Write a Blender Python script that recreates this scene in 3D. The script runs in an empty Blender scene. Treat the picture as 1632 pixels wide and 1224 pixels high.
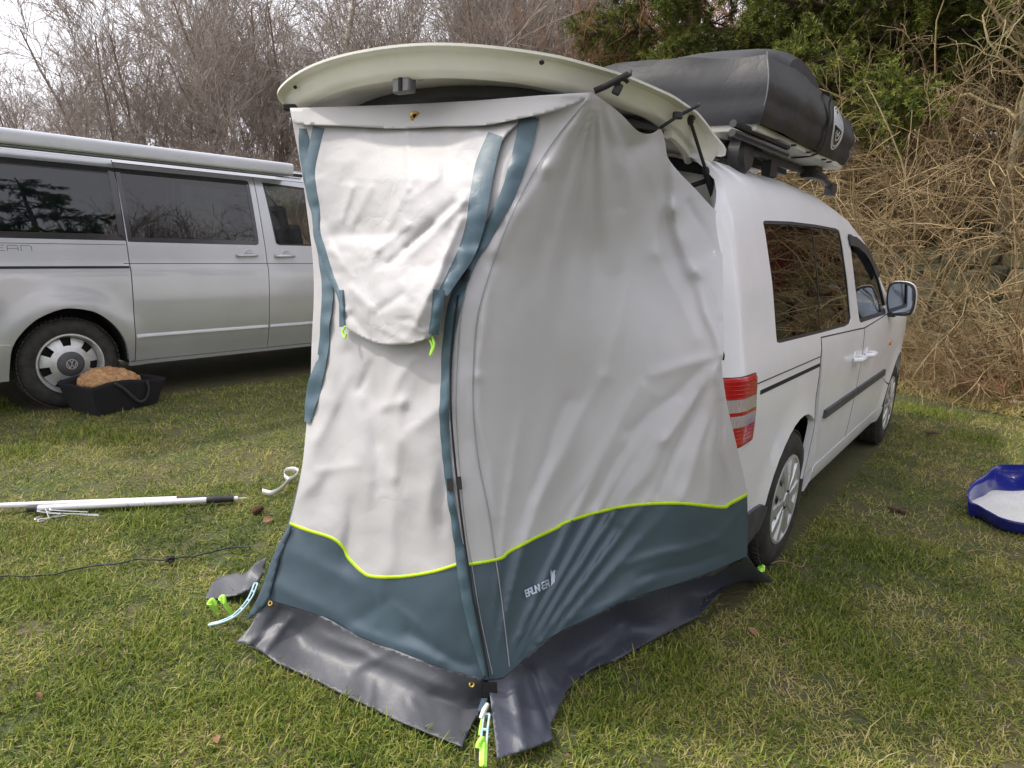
import bpy, math, random
import numpy as np
from mathutils import Matrix, Vector, noise
from mathutils.geometry import delaunay_2d_cdt

SC = bpy.context.scene
COL = SC.collection
sin, cos, pi = math.sin, math.cos, math.pi
rnd = random.Random(7)

# ------------------------------------------------------------------ camera
FPX, PITCH, ROLL, CAMH = 1085.3, .214, .0483, 1.423
R0 = np.array([1, 0, 0.]); U0 = np.array([0, sin(PITCH), cos(PITCH)]); FW = np.array([0, cos(PITCH), -sin(PITCH)])
RT = cos(ROLL)*R0+sin(ROLL)*U0
UP = -sin(ROLL)*R0+cos(ROLL)*U0
CAM = np.array([0, 0, CAMH])
cam = bpy.data.cameras.new('camera'); cam_o = bpy.data.objects.new('camera', cam); COL.objects.link(cam_o)
cam.sensor_fit = 'HORIZONTAL'; cam.sensor_width = 36; cam.lens = FPX/1632*36
cam.clip_start = .05; cam.clip_end = 900
cam_o.matrix_world = Matrix(((RT[0], UP[0], -FW[0], 0), (RT[1], UP[1], -FW[1], 0), (RT[2], UP[2], -FW[2], CAMH), (0, 0, 0, 1)))
SC.camera = cam_o

# ------------------------------------------------------------------ light
SUN_AZ, SUN_EL = math.radians(-84), math.radians(48)     # azimuth from +Y, clockwise
W = bpy.data.worlds.new('World'); SC.world = W; W.use_nodes = True
nt = W.node_tree; nt.nodes.clear()
sky = nt.nodes.new('ShaderNodeTexSky'); sky.sky_type = 'NISHITA'; sky.sun_disc = False
sky.sun_elevation = SUN_EL; sky.sun_rotation = SUN_AZ
sky.air_density = 1.3; sky.dust_density = 9; sky.ozone_density = 1.0
hsv = nt.nodes.new('ShaderNodeHueSaturation'); hsv.inputs['Saturation'].default_value = .30; hsv.inputs['Value'].default_value = 1.0
mixw = nt.nodes.new('ShaderNodeMix'); mixw.data_type = 'RGBA'; mixw.inputs[0].default_value = .62
mixw.inputs[7].default_value = (8.4, 8.3, 9.0, 1)          # thin bright high cloud
bg = nt.nodes.new('ShaderNodeBackground'); bg.inputs[1].default_value = .15
wo = nt.nodes.new('ShaderNodeOutputWorld')
nt.links.new(sky.outputs[0], hsv.inputs['Color']); nt.links.new(hsv.outputs[0], mixw.inputs[6])
nt.links.new(mixw.outputs[2], bg.inputs[0]); nt.links.new(bg.outputs[0], wo.inputs[0])
sl = bpy.data.lights.new('sun', 'SUN'); sl.energy = 1.9; sl.angle = math.radians(2.5); sl.color = (1, .93, .82)
so = bpy.data.objects.new('sun', sl); COL.objects.link(so)
sd = Vector((sin(SUN_AZ)*cos(SUN_EL), cos(SUN_AZ)*cos(SUN_EL), sin(SUN_EL)))
so.rotation_euler = sd.to_track_quat('Z', 'Y').to_euler(); so.location = (-6, -3, 9)
SC.view_settings.view_transform = 'Standard'; SC.view_settings.look = 'None'
SC.view_settings.gamma = 1; SC.view_settings.exposure = 0.6
try: SC.view_settings.use_curve_mapping = False
except Exception: pass
SC.render.engine = 'CYCLES'
SC.cycles.max_bounces = 8; SC.cycles.transparent_max_bounces = 12

# ------------------------------------------------------------------ photograph geometry helpers (for measuring real positions)
def ray(x, y): return (x-816)*RT-(y-612)*UP+FPX*FW
def gz(x, y, z=0.):
    d = ray(x, y); return CAM+d*(z-CAMH)/d[2]
def zc_of(P): return float((np.asarray(P)-CAM)@FW)
def dep(x, y, z):
    return CAM+ray(x, y)*z/FPX

# ------------------------------------------------------------------ materials
MATS = {}
def mat(name, col, rough=.6, metal=0, spec=.5, coat=0, var=.0, vscale=8., bump=0, bscale=60., trans=0, col2=None, sheen=0, bdist=.003, detail=4, stretch=None):
    if name in MATS: return MATS[name]
    m = bpy.data.materials.new(name); m.use_nodes = True; MATS[name] = m
    t = m.node_tree; N = t.nodes; L = t.links
    b = N['Principled BSDF']; out = N['Material Output']
    c = tuple(col)+(1,)
    b.inputs['Base Color'].default_value = c
    b.inputs['Roughness'].default_value = rough; b.inputs['Metallic'].default_value = metal
    b.inputs['Specular IOR Level'].default_value = spec
    b.inputs['Coat Weight'].default_value = coat; b.inputs['Coat Roughness'].default_value = .06
    if sheen: b.inputs['Sheen Weight'].default_value = sheen
    tc = N.new('ShaderNodeTexCoord'); src = tc.outputs['Object']
    if stretch:
        mp = N.new('ShaderNodeMapping'); mp.inputs['Scale'].default_value = stretch; L.new(src, mp.inputs[0]); src = mp.outputs[0]
    colsock = None
    if var or col2:
        n = N.new('ShaderNodeTexNoise'); n.inputs['Scale'].default_value = vscale; n.inputs['Detail'].default_value = detail; n.inputs['Roughness'].default_value = .62
        L.new(src, n.inputs['Vector'])
        r = N.new('ShaderNodeValToRGB'); r.color_ramp.elements[0].position = .32; r.color_ramp.elements[1].position = .68
        if col2: r.color_ramp.elements[0].color = c; r.color_ramp.elements[1].color = tuple(col2)+(1,)
        else:
            r.color_ramp.elements[0].color = tuple(max(0, a*(1-var)) for a in col)+(1,); r.color_ramp.elements[1].color = tuple(min(1, a*(1+var)) for a in col)+(1,)
        L.new(n.outputs[0], r.inputs[0]); L.new(r.outputs[0], b.inputs['Base Color']); colsock = r.outputs[0]
    if bump:
        n2 = N.new('ShaderNodeTexNoise'); n2.inputs['Scale'].default_value = bscale; n2.inputs['Detail'].default_value = 6
        L.new(src, n2.inputs['Vector'])
        bm = N.new('ShaderNodeBump'); bm.inputs['Strength'].default_value = bump; bm.inputs['Distance'].default_value = bdist
        L.new(n2.outputs[0], bm.inputs['Height']); L.new(bm.outputs[0], b.inputs['Normal'])
    if trans:
        tr = N.new('ShaderNodeBsdfTranslucent'); tr.inputs[0].default_value = c
        if colsock: L.new(colsock, tr.inputs[0])
        mx = N.new('ShaderNodeMixShader'); mx.inputs[0].default_value = trans
        L.new(b.outputs[0], mx.inputs[1]); L.new(tr.outputs[0], mx.inputs[2]); L.new(mx.outputs[0], out.inputs[0])
    return m
def glass(name, tint, ior=1.5, dirt=.0):
    m = bpy.data.materials.new(name); m.use_nodes = True; MATS[name] = m
    t = m.node_tree; N = t.nodes; L = t.links; N.clear()
    out = N.new('ShaderNodeOutputMaterial'); tr = N.new('ShaderNodeBsdfTransparent'); tr.inputs[0].default_value = tuple(tint)+(1,)
    gl = N.new('ShaderNodeBsdfGlossy'); gl.inputs['Roughness'].default_value = .012
    fr = N.new('ShaderNodeFresnel'); fr.inputs[0].default_value = ior
    mx = N.new('ShaderNodeMixShader'); L.new(fr.outputs[0], mx.inputs[0]); L.new(tr.outputs[0], mx.inputs[1]); L.new(gl.outputs[0], mx.inputs[2])
    L.new(mx.outputs[0], out.inputs[0]); return m

M_white = mat('car_white', (.84, .84, .88), .36, coat=.4, var=.04, vscale=3)
M_cream = mat('tailgate_white', (.82, .81, .745), .34, coat=.35, var=.05, vscale=5)
M_silver = mat('car_silver', (.50, .51, .535), .30, metal=.5, coat=.7, var=.05, vscale=2)
M_awn = mat('awning_aluminium', (.58, .60, .64), .38, metal=.4, var=.04, vscale=3)
M_blk = mat('black_plastic', (.022, .022, .024), .5, var=.3, vscale=20, bump=.15, bscale=120)
M_grey = mat('grey_bumper_plastic', (.06, .063, .07), .55, var=.3, vscale=14, bump=.2, bscale=200)
M_rub = mat('tyre_rubber', (.026, .025, .024), .75, var=.5, vscale=18, bump=.3, bscale=90)
M_dust = mat('tyre_tread', (.05, .044, .038), .85, var=.6, vscale=30, bump=.4, bscale=60)
M_rim = mat('rim_silver', (.55, .56, .57), .38, metal=.6, var=.12, vscale=20)
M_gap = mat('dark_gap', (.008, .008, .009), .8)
M_inter = mat('cabin_dark', (.03, .03, .033), .8)
M_seat = mat('seat_grey', (.07, .075, .085), .85)
G_dark = glass('privacy_glass', (.045, .055, .065), 1.52)
G_clear = glass('door_glass', (.62, .68, .66), 1.5)
G_t5 = glass('van_glass', (.10, .14, .17), 1.75)
M_red = mat('lamp_red', (.42, .006, .008), .22, coat=.4, var=.25, vscale=60, stretch=(1, 1, 8))
M_lclear = mat('lamp_clear', (.40, .34, .34), .15, coat=.5, var=.4, vscale=50, stretch=(12, 12, 1))
M_chrome = mat('mirror_glass', (.35, .40, .46), .03, metal=1)

def fabric(name, col, col2, rough, trans, scale, strength, spec=.3, sheen=.0, dist=.006, stretch=(1, 1, 1), weave=.04):
    """thin coated cloth: crumple relief from warped noise plus a fine weave"""
    m = bpy.data.materials.new(name); m.use_nodes = True; MATS[name] = m
    t = m.node_tree; N = t.nodes; L = t.links; b = N['Principled BSDF']; out = N['Material Output']
    tc = N.new('ShaderNodeTexCoord'); mp = N.new('ShaderNodeMapping'); mp.inputs['Scale'].default_value = stretch; L.new(tc.outputs['Object'], mp.inputs[0])
    n0 = N.new('ShaderNodeTexNoise'); n0.inputs['Scale'].default_value = 3.0; L.new(mp.outputs[0], n0.inputs[0])
    r0 = N.new('ShaderNodeMix'); r0.data_type = 'RGBA'; r0.inputs[6].default_value = tuple(col)+(1,); r0.inputs[7].default_value = tuple(col2)+(1,)
    L.new(n0.outputs[0], r0.inputs[0]); L.new(r0.outputs[2], b.inputs['Base Color'])
    w = N.new('ShaderNodeTexNoise'); w.inputs['Scale'].default_value = scale*.5; w.inputs['Detail'].default_value = 2; L.new(mp.outputs[0], w.inputs[0])
    ad = N.new('ShaderNodeVectorMath'); ad.operation = 'MULTIPLY_ADD'; ad.inputs[1].default_value = (.35, .35, .35)
    L.new(w.outputs['Color'], ad.inputs[0]); L.new(mp.outputs[0], ad.inputs[2])
    v = N.new('ShaderNodeTexVoronoi'); v.feature = 'DISTANCE_TO_EDGE'; v.inputs['Scale'].default_value = scale; L.new(ad.outputs[0], v.inputs['Vector'])
    pw = N.new('ShaderNodeMath'); pw.operation = 'SQRT'; L.new(v.outputs['Distance'], pw.inputs[0])
    n2 = N.new('ShaderNodeTexNoise'); n2.inputs['Scale'].default_value = scale*1.7; n2.inputs['Detail'].default_value = 5; n2.inputs['Roughness'].default_value = .55; n2.inputs['Distortion'].default_value = .6
    L.new(mp.outputs[0], n2.inputs[0])
    mk = N.new('ShaderNodeTexNoise'); mk.inputs['Scale'].default_value = scale*.35; L.new(mp.outputs[0], mk.inputs[0])
    mr = N.new('ShaderNodeMapRange'); mr.inputs[1].default_value = .42; mr.inputs[2].default_value = .68; L.new(mk.outputs[0], mr.inputs[0])
    mu = N.new('ShaderNodeMath'); mu.operation = 'MULTIPLY'; L.new(pw.outputs[0], mu.inputs[0]); L.new(mr.outputs[0], mu.inputs[1])
    ad2 = N.new('ShaderNodeMath'); ad2.operation = 'ADD'; L.new(mu.outputs[0], ad2.inputs[0]); L.new(n2.outputs[0], ad2.inputs[1])
    bp = N.new('ShaderNodeBump'); bp.inputs['Strength'].default_value = strength; bp.inputs['Distance'].default_value = dist; L.new(ad2.outputs[0], bp.inputs['Height'])
    n3 = N.new('ShaderNodeTexNoise'); n3.inputs['Scale'].default_value = 700; L.new(tc.outputs['Object'], n3.inputs[0])
    bp2 = N.new('ShaderNodeBump'); bp2.inputs['Strength'].default_value = weave; bp2.inputs['Distance'].default_value = .001
    L.new(n3.outputs[0], bp2.inputs['Height']); L.new(bp.outputs[0], bp2.inputs['Normal']); L.new(bp2.outputs[0], b.inputs['Normal'])
    b.inputs['Roughness'].default_value = rough; b.inputs['Specular IOR Level'].default_value = spec
    if sheen: b.inputs['Sheen Weight'].default_value = sheen
    if trans:
        tr = N.new('ShaderNodeBsdfTranslucent'); L.new(r0.outputs[2], tr.inputs[0])
        mx = N.new('ShaderNodeMixShader'); mx.inputs[0].default_value = trans
        L.new(b.outputs[0], mx.inputs[1]); L.new(tr.outputs[0], mx.inputs[2]); L.new(mx.outputs[0], out.inputs[0])
    return m
F_white = fabric('tent_white', (.56, .552, .56), (.52, .515, .53), .55, .16, 6, .22, dist=.010)
F_flap = fabric('flap_white', (.555, .548, .556), (.52, .516, .53), .5, .14, 8, .28, dist=.010)
F_side = fabric('tent_light_grey', (.66, .655, .675), (.63, .628, .65), .6, .24, 6, .20, dist=.005)
F_slate = fabric('tent_slate', (.068, .104, .136), (.058, .091, .121), .38, .05, 7, .2, spec=.6, dist=.005)
F_strip = fabric('strip_slate', (.065, .115, .15), (.08, .13, .165), .42, .0, 14, .2, spec=.45)
F_skirt = fabric('skirt_grey', (.062, .067, .082), (.085, .088, .10), .48, .0, 14, .22, spec=.5, dist=.006)
F_skirt2 = fabric('skirt_navy', (.046, .053, .074), (.058, .065, .086), .50, .0, 9, .35, spec=.5, dist=.008)
F_lime = mat('lime_piping', (.50, .72, .015), .5, var=.1, vscale=40)
M_neon = mat('neon_plastic', (.50, .92, .12), .35, var=.06, vscale=30)
M_iceblue = mat('ladder_strap', (.42, .60, .66), .4, var=.1, vscale=30)
M_brass = mat('brass', (.70, .48, .14), .28, metal=1)
M_print = mat('logo_print', (.48, .56, .68), .6)
M_web = mat('black_webbing', (.014, .014, .017), .75, bump=.3, bscale=400)
M_pvc = fabric('black_pvc', (.020, .021, .024), (.028, .029, .032), .50, 0, 5, .22, spec=.32, dist=.012)
M_base = mat('tent_base_white', (.52, .52, .46), .5, var=.08, vscale=6)
M_whiteplastic = mat('white_plastic', (.72, .72, .72), .35, var=.05, vscale=10)
M_steel = mat('galvanised_steel', (.62, .63, .64), .35, metal=.8, var=.1, vscale=50)

# ------------------------------------------------------------------ mesh helpers
ROOT = {}
class MB:
    def __init__(s): s.v = []; s.f = []; s.n = 0
    def add(s, v, f):
        v = np.asarray(v, float); s.v.append(v); s.f += [tuple(i+s.n for i in q) for q in f]; s.n += len(v); return s
    def box(s, c, d, R=None):
        c = np.array(c, float); h = np.array(d, float)/2
        v = np.array([[x, y, z] for x in (-1, 1) for y in (-1, 1) for z in (-1, 1)], float)*h
        if R is not None: v = v@np.array(R).T
        return s.add(v+c, [(0, 1, 3, 2), (4, 6, 7, 5), (0, 4, 5, 1), (2, 3, 7, 6), (0, 2, 6, 4), (1, 5, 7, 3)])
    def tube(s, pts, r, sides=8, cap=True):
        P = np.asarray(pts, float); n = len(P)
        r = np.full(n, r) if np.isscalar(r) else np.asarray(r, float)
        T = np.gradient(P, axis=0); T /= np.linalg.norm(T, axis=1)[:, None]+1e-12
        a = np.array([0, 0, 1.]) if abs(T[0][2]) < .9 else np.array([1., 0, 0])
        N = np.cross(T[0], a); N /= np.linalg.norm(N)
        ring = []
        for i in range(n):
            N = N-T[i]*(N@T[i]); N /= np.linalg.norm(N)+1e-12; B = np.cross(T[i], N)
            for k in range(sides):
                an = 2*pi*k/sides; ring.append(P[i]+r[i]*(cos(an)*N+sin(an)*B))
        f = [(i*sides+k, i*sides+(k+1) % sides, (i+1)*sides+(k+1) % sides, (i+1)*sides+k) for i in range(n-1) for k in range(sides)]
        if cap: f += [tuple(range(sides))[::-1], tuple((n-1)*sides+k for k in range(sides))]
        return s.add(ring, f)
    def lathe(s, prof, c, ax, seg=32, up=(0, 0, 1), close=False):
        """prof: list of (radius, distance along ax)"""
        ax = np.array(ax, float); ax /= np.linalg.norm(ax); e1 = np.array(up, float); e1 -= ax*(e1@ax); e1 /= np.linalg.norm(e1); e2 = np.cross(ax, e1)
        c = np.array(c, float); v = []
        for (r, h) in prof:
            for k in range(seg):
                a = 2*pi*k/seg; v.append(c+ax*h+r*(cos(a)*e1+sin(a)*e2))
        m = len(prof)
        f = [(i*seg+k, i*seg+(k+1) % seg, (i+1)*seg+(k+1) % seg, (i+1)*seg+k) for i in range(m-1) for k in range(seg)]
        if close: f += [tuple(range(seg))[::-1], tuple((m-1)*seg+k for k in range(seg))]
        return s.add(v, f)
    def prism(s, poly, fn, d0, d1):
        """2D polygon extruded between fn(a,b,d0) and fn(a,b,d1)"""
        n = len(poly); v = [fn(a, b, d0) for a, b in poly]+[fn(a, b, d1) for a, b in poly]
        f = [tuple(range(n))[::-1], tuple(range(n, 2*n))]+[(i, (i+1) % n, n+(i+1) % n, n+i) for i in range(n)]
        return s.add(v, f)
    def verts(s): return np.concatenate(s.v) if s.v else np.zeros((0, 3))

def empty(name, loc, rz=0, label=None, cat=None, group=None):
    o = bpy.data.objects.new(name, None); COL.objects.link(o); o.location = loc; o.rotation_euler = (0, 0, rz); o.empty_display_size = .2
    ROOT[o] = Matrix.Translation(loc)@Matrix.Rotation(rz, 4, 'Z')
    if label: o['label'] = label
    if cat: o['category'] = cat
    if group: o['group'] = group
    return o
def root_matrix(o):
    while o is not None:
        if o in ROOT: return ROOT[o]
        o = o.parent
    return Matrix.Identity(4)
def meshdata(name, v, f, m, smooth=True, angle=None):
    me = bpy.data.meshes.new(name)
    v = np.asarray(v, np.float32)
    if isinstance(f, np.ndarray):
        me.vertices.add(len(v)); me.vertices.foreach_set('co', v.ravel())
        k = f.shape[1]; me.loops.add(f.size); me.loops.foreach_set('vertex_index', f.ravel().astype(np.int32))
        me.polygons.add(len(f)); me.polygons.foreach_set('loop_start', np.arange(0, f.size, k, dtype=np.int32))
        me.update(calc_edges=True); me.validate()
    else:
        me.from_pydata(v.tolist(), [], [list(q) for q in f])
    if m is not None:
        for q in (m if isinstance(m, (list, tuple)) else [m]): me.materials.append(q)
    if smooth:
        me.shade_smooth()
        if angle: me.set_sharp_from_angle(angle=math.radians(angle))
    me.update(); return me
def mk(name, mb, m, parent=None, world=True, smooth=True, angle=35, bevel=0, solid=0):
    """link an MB (or (v,f)) as ONE mesh object. world verts are converted to the parent's local space"""
    v, f = (mb.verts(), mb.f) if isinstance(mb, MB) else mb
    v = np.asarray(v, float)
    loc = np.zeros(3)
    if parent is not None:
        if world:
            Mi = np.array(root_matrix(parent).inverted()); v = v@Mi[:3, :3].T+Mi[:3, 3]
    else:
        loc = np.array([(v[:, 0].min()+v[:, 0].max())/2, (v[:, 1].min()+v[:, 1].max())/2, v[:, 2].min()]); v = v-loc
    me = meshdata(name, v, f, m, smooth, angle)
    o = bpy.data.objects.new(name, me); COL.objects.link(o)
    if parent is not None: o.parent = parent
    else: o.location = loc
    if bevel:
        b = o.modifiers.new('bevel', 'BEVEL'); b.width = bevel; b.segments = 2; b.limit_method = 'ANGLE'; b.angle_limit = math.radians(40)
    if solid:
        s_ = o.modifiers.new('solid', 'SOLIDIFY'); s_.thickness = solid; s_.offset = -1
    return o
def tag(o, label=None, cat=None, group=None, kind=None):
    if label: o['label'] = label
    if cat: o['category'] = cat
    if group: o['group'] = group
    if kind: o['kind'] = kind
    return o
def copy_tree(o, parent=None):
    c = o.copy(); COL.objects.link(c)
    if parent is not None: c.parent = parent
    for ch in [x for x in o.children]: copy_tree(ch, c)
    return c
def inpoly(P, poly):
    P = np.asarray(P); poly = np.asarray(poly); x, y = P[:, 0], P[:, 1]; r = np.zeros(len(P), bool); j = len(poly)-1
    for i in range(len(poly)):
        xi, yi = poly[i]; xj, yj = poly[j]
        if yi != yj:
            c = ((yi > y) != (yj > y)) & (x < (xj-xi)*(y-yi)/(yj-yi)+xi); r ^= c
        j = i
    return r
def segdist(P, a, b):
    a = np.array(a, float); b = np.array(b, float); d = b-a; L = d@d+1e-12
    t = np.clip(((P-a)@d)/L, 0, 1); q = P-(a+t[:, None]*d); return np.hypot(q[:, 0], q[:, 1]), t
def polydist(P, line):
    D = np.full(len(P), 1e9)
    for a, b in zip(line[:-1], line[1:]): D = np.minimum(D, segdist(P, a, b)[0])
    return D
def resample(poly, step, closed=True):
    out = []; n = len(poly)
    for i in range(n if closed else n-1):
        a = np.array(poly[i], float); b = np.array(poly[(i+1) % n], float); k = max(1, int(round(np.linalg.norm(b-a)/step)))
        for j in range(k): out.append(a+(b-a)*j/k)
    if not closed: out.append(np.array(poly[-1], float))
    return np.array(out)
def smoothline(pts, k=8, closed=False):
    """Catmull-Rom through points"""
    P = [np.array(p, float) for p in pts]; n = len(P); out = []
    rng = range(n if closed else n-1)
    for i in rng:
        if closed: a, b, c, d = P[(i-1) % n], P[i], P[(i+1) % n], P[(i+2) % n]
        else: a, b, c, d = P[max(i-1, 0)], P[i], P[i+1], P[min(i+2, n-1)]
        for j in range(k):
            t = j/k; out.append(.5*((2*b)+(c-a)*t+(2*a-5*b+4*c-d)*t*t+(3*b-a-3*c+d)*t**3))
    if not closed: out.append(P[-1])
    return np.array(out)
def cdt(outline, holes, step, grid=None, eps=1e-6):
    O = resample(outline, step); H = [resample(h, step) for h in holes]
    V = [tuple(p) for p in O]; E = [(i, (i+1) % len(O)) for i in range(len(O))]
    for h in H:
        s = len(V); V += [tuple(p) for p in h]; E += [(s+i, s+(i+1) % len(h)) for i in range(len(h))]
    g = grid or step
    x0, y0 = O.min(0); x1, y1 = O.max(0)
    if (x1-x0) > g and (y1-y0) > g:
        gx, gy = np.meshgrid(np.arange(x0+g/2, x1, g), np.arange(y0+g/2, y1, g*.87))
        gx[1::2] += g/2; G = np.c_[gx.ravel(), gy.ravel()]
        k = inpoly(G, O)
        for h in H: k &= ~inpoly(G, h)
        G = G[k]
        B = np.concatenate([O]+H)
        if len(G):
            # drop points close to the border (bucketed)
            keys = {}
            for p in B: keys.setdefault((int(p[0]//g), int(p[1]//g)), []).append(p)
            keep = []
            for p in G:
                cx, cy = int(p[0]//g), int(p[1]//g); ok = True
                for a in (-1, 0, 1):
                    for b in (-1, 0, 1):
                        for q in keys.get((cx+a, cy+b), ()):
                            if (q[0]-p[0])**2+(q[1]-p[1])**2 < (.5*g)**2: ok = False; break
                        if not ok: break
                    if not ok: break
                if ok: keep.append(tuple(p))
            V += keep
    r = delaunay_2d_cdt([Vector(p) for p in V], E, [], 0, eps)
    vo = np.array([tuple(p) for p in r[0]]); F = np.array([f for f in r[2] if len(f) == 3])
    ce = vo[F].mean(1); k = inpoly(ce, O)
    for h in H: k &= ~inpoly(ce, h)
    F = F[k]
    a = vo[F[:, 1]]-vo[F[:, 0]]; b = vo[F[:, 2]]-vo[F[:, 0]]; cr = a[:, 0]*b[:, 1]-a[:, 1]*b[:, 0]
    F = F[np.abs(cr) > 1e-12]; cr = cr[np.abs(cr) > 1e-12]
    F[cr < 0] = F[cr < 0][:, ::-1]
    return vo, F
def border(F):
    d = {}
    for f in F:
        for a, b in ((f[0], f[1]), (f[1], f[2]), (f[2], f[0])): d[(a, b)] = 1
    return [(a, b) for (a, b) in d if (b, a) not in d]
def sheet(outline, holes, step, fn, thick=0, grid=None, flip=False, back=False):
    """2D region -> surface fn(P2 array, offset)-> 3D; rim folded back by thick; back=True closes it"""
    v2, F = cdt(outline, holes, step, grid)
    V = fn(v2, 0.); faces = [tuple(map(int, f)) for f in F]
    if thick:
        n = len(V); Vb = fn(v2, -thick); B = border(F)
        if back:
            V = np.concatenate([V, Vb]); faces += [(int(f[2])+n, int(f[1])+n, int(f[0])+n) for f in F]
            faces += [(int(b), int(a), int(a)+n, int(b)+n) for a, b in B]
        else:
            ids = sorted({int(i) for e in B for i in e}); mp = {i: n+k for k, i in enumerate(ids)}
            V = np.concatenate([V, Vb[ids]]); faces += [(int(b), int(a), mp[int(a)], mp[int(b)]) for a, b in B]
    if flip: faces = [f[::-1] for f in faces]
    return V, faces
def strokes(mb, lines, w, fn, d0, d1):
    """flat lettering strokes: polylines of constant width laid on fn(a,b,d)"""
    for ln in lines:
        P = [np.array(p, float) for p in ln]
        for a, b in zip(P[:-1], P[1:]):
            d = b-a; L = np.linalg.norm(d)
            if L < 1e-9: continue
            d /= L; n = np.array([-d[1], d[0]])*w/2; e = d*w*.5
            mb.prism([a-e-n, b+e-n, b+e+n, a-e+n], fn, d0, d1)
# ================================================================== white car with roof tent and raised tailgate
CTH = .6432
CO = np.array([1.263, 2.915, 0]); CU = np.array([sin(CTH), cos(CTH), 0]); CN = np.array([cos(CTH), -sin(CTH), 0]); ZZ = np.array([0, 0, 1.])
def cad(u, n, z): return CO+CU*u+CN*n+ZZ*z
def on_plane(x, y, O, U_, N_, n):
    d = ray(x, y); P = CAM+d*(((O+N_*n)-CAM)@N_)/(d@N_); q = P-O; return q@U_, q[2]
RFU = [-1.2, .2, .8, 1.2, 1.6, 2.0, 2.35, 2.8, 3.6]; RFZ = [1.718, 1.722, 1.70, 1.655, 1.57, 1.41, 1.22, 1.08, .98]
CZ = [.15, .24, .30, .42, .62, .85, 1.0, 1.08, 1.30, 1.50, 1.60, 1.66, 1.70, 1.735]
CX = [-.06, -.035, -.012, .0, .012, .018, .010, -.008, -.045, -.092, -.125, -.155, -.195, -.27]
def caddy_n(u, z):
    u = np.asarray(u, float); z = np.asarray(z, float)
    zR = np.interp(u, RFU, RFZ); ze = np.where(z > 1.0, 1.0+(z-1.0)*.735/np.maximum(zR-1.0, .12), z)
    n = np.interp(ze, CZ, CX)
    # smooth the cross-section a little
    n = (n+np.interp(ze-.02, CZ, CX)+np.interp(ze+.02, CZ, CX))/3
    n = n-.16*np.clip((-u-.80)/.22, 0, 1.3)**2-.10*np.clip((u-2.3)/1.2, 0, 2)**2
    for hu in (0., 2.68):
        d = np.hypot(u-hu, z-.31); n = n+.016*np.clip((.52-d)/.13, 0, 1)**1.5
    return n
def pc(pts, sink=0.):
    """photograph pixels -> (u, z) on the car's right flank"""
    out = []
    for x, y in pts:
        n = 0.
        for _ in range(12):
            u, z = on_plane(x, y, CO, CU, CN, n-sink); n = n*.4+.6*float(caddy_n(u, z))
        out.append((u, z))
    return out
def cfn(off0=0., mirror=False):
    def fn(P, off):
        P = np.asarray(P, float); n = caddy_n(P[:, 0], P[:, 1])+off0+off
        return np.c_[-1.79-n if mirror else n, P[:, 0], P[:, 1]]
    return fn
def cfn1(a, b, d): return (float(caddy_n(a, b))+d, a, b)

car = empty('parked_car', tuple(CO), -CTH, 'white compact family van with its tailgate raised, tent fixed to its rear', 'car')
def cpart(name, mb, m, **k): return mk(name, mb, m, car, world=False, **k)
def arc(cx, cz, r, a0, a1, n): return [(cx+r*cos(math.radians(a0+(a1-a0)*i/n)), cz+r*sin(math.radians(a0+(a1-a0)*i/n))) for i in range(n+1)]

win_r = pc([(1216, 354), (1219, 351.5), (1260, 353), (1300, 358), (1332, 364), (1338, 368), (1342, 385), (1350, 440), (1356.5, 508), (1354, 516), (1348, 520), (1300, 533), (1243, 547), (1238, 545)])
win_f = pc([(1351, 373), (1356, 373.5), (1366, 381), (1383, 402), (1395, 424), (1406, 461), (1414, 494), (1412, 501), (1373, 514.5), (1370, 512), (1362, 450)])
xC = pc([(1305.5, 537), (1303.5, 589), (1302, 638), (1300.5, 675)]); xB = pc([(1373.6, 517), (1371, 589), (1365.5, 631), (1352, 675)]); xA = pc([(1413.5, 505), (1412.5, 560)])
uC, uB, uA = float(np.mean([p[0] for p in xC])), float(np.mean([p[0] for p in xB])), xA[1][0]
lamp = pc([(1203.5, 593.5), (1204, 606), (1202, 654), (1197, 697), (1192, 706.5), (1181, 710)])
lu, lz0, lz1 = lamp[0][0], lamp[-1][1], lamp[0][1]
lampO = [(-1.03, lz1+.003), (lu-.01, lz1), (lu, lz1-.012)]+lamp[1:-1]+[(lamp[-1][0], lz0), (-1.03, lz0-.004)]
track = pc([(1212, 619.5), (1303.2, 587)])
SILL = .262
# ---- one-piece body shell on each flank: pillars, roof rail, quarter, wing; holes for glass and lamp
def shell(mirror):
    top = [(u, float(np.interp(u, RFU, RFZ))) for u in np.linspace(3.5, -.98, 30)]
    archR = arc(0, .31, .375, 188, -8, 18)[::-1]
    archF = arc(2.68, .31, .375, 188, -8, 18)[::-1]
    # quarter + upper body, down to the doors' outline
    zb = win_r[-2][1]-.028
    q = [(-.82, .40), (-.43, .40)]+arc(0, .33, .385, 170, 8, 16)+[(uC-.006, .36), (uC-.006, zb)]
    q += [(uB-.004, xB[0][1]-.02)] + [(uA-.003, 1.045)] + [(uA-.003, .62)] + arc(2.68, .33, .385, 150, 8, 14)+[(3.1, .36), (3.5, .42)]+top
    hs = [win_r, win_f] + [[(-1.02+.03, lz1+.002)]+lampO[1:-1]+[(-1.02+.03, lz0-.004)]]
    hs[2] = [(max(a, -.965), b) for a, b in hs[2]]
    rear = pc([(1152, 286), (1151, 340), (1151, 400), (1151, 480), (1151.5, 560)])
    q = [p for p in q if not (p[1] > 1.5 and p[0] < rear[0][0]+.01)]
    q += [(rear[0][0], 1.728)]+rear[:] + [(-.98, min(1.05, rear[-1][1]-.02)), (-.98, .66)]
    v, f = sheet(q, hs, .045, cfn(0, mirror), .03, flip=mirror); return v, f
cpart('body_shell', shell(False), M_white, angle=45)
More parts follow.
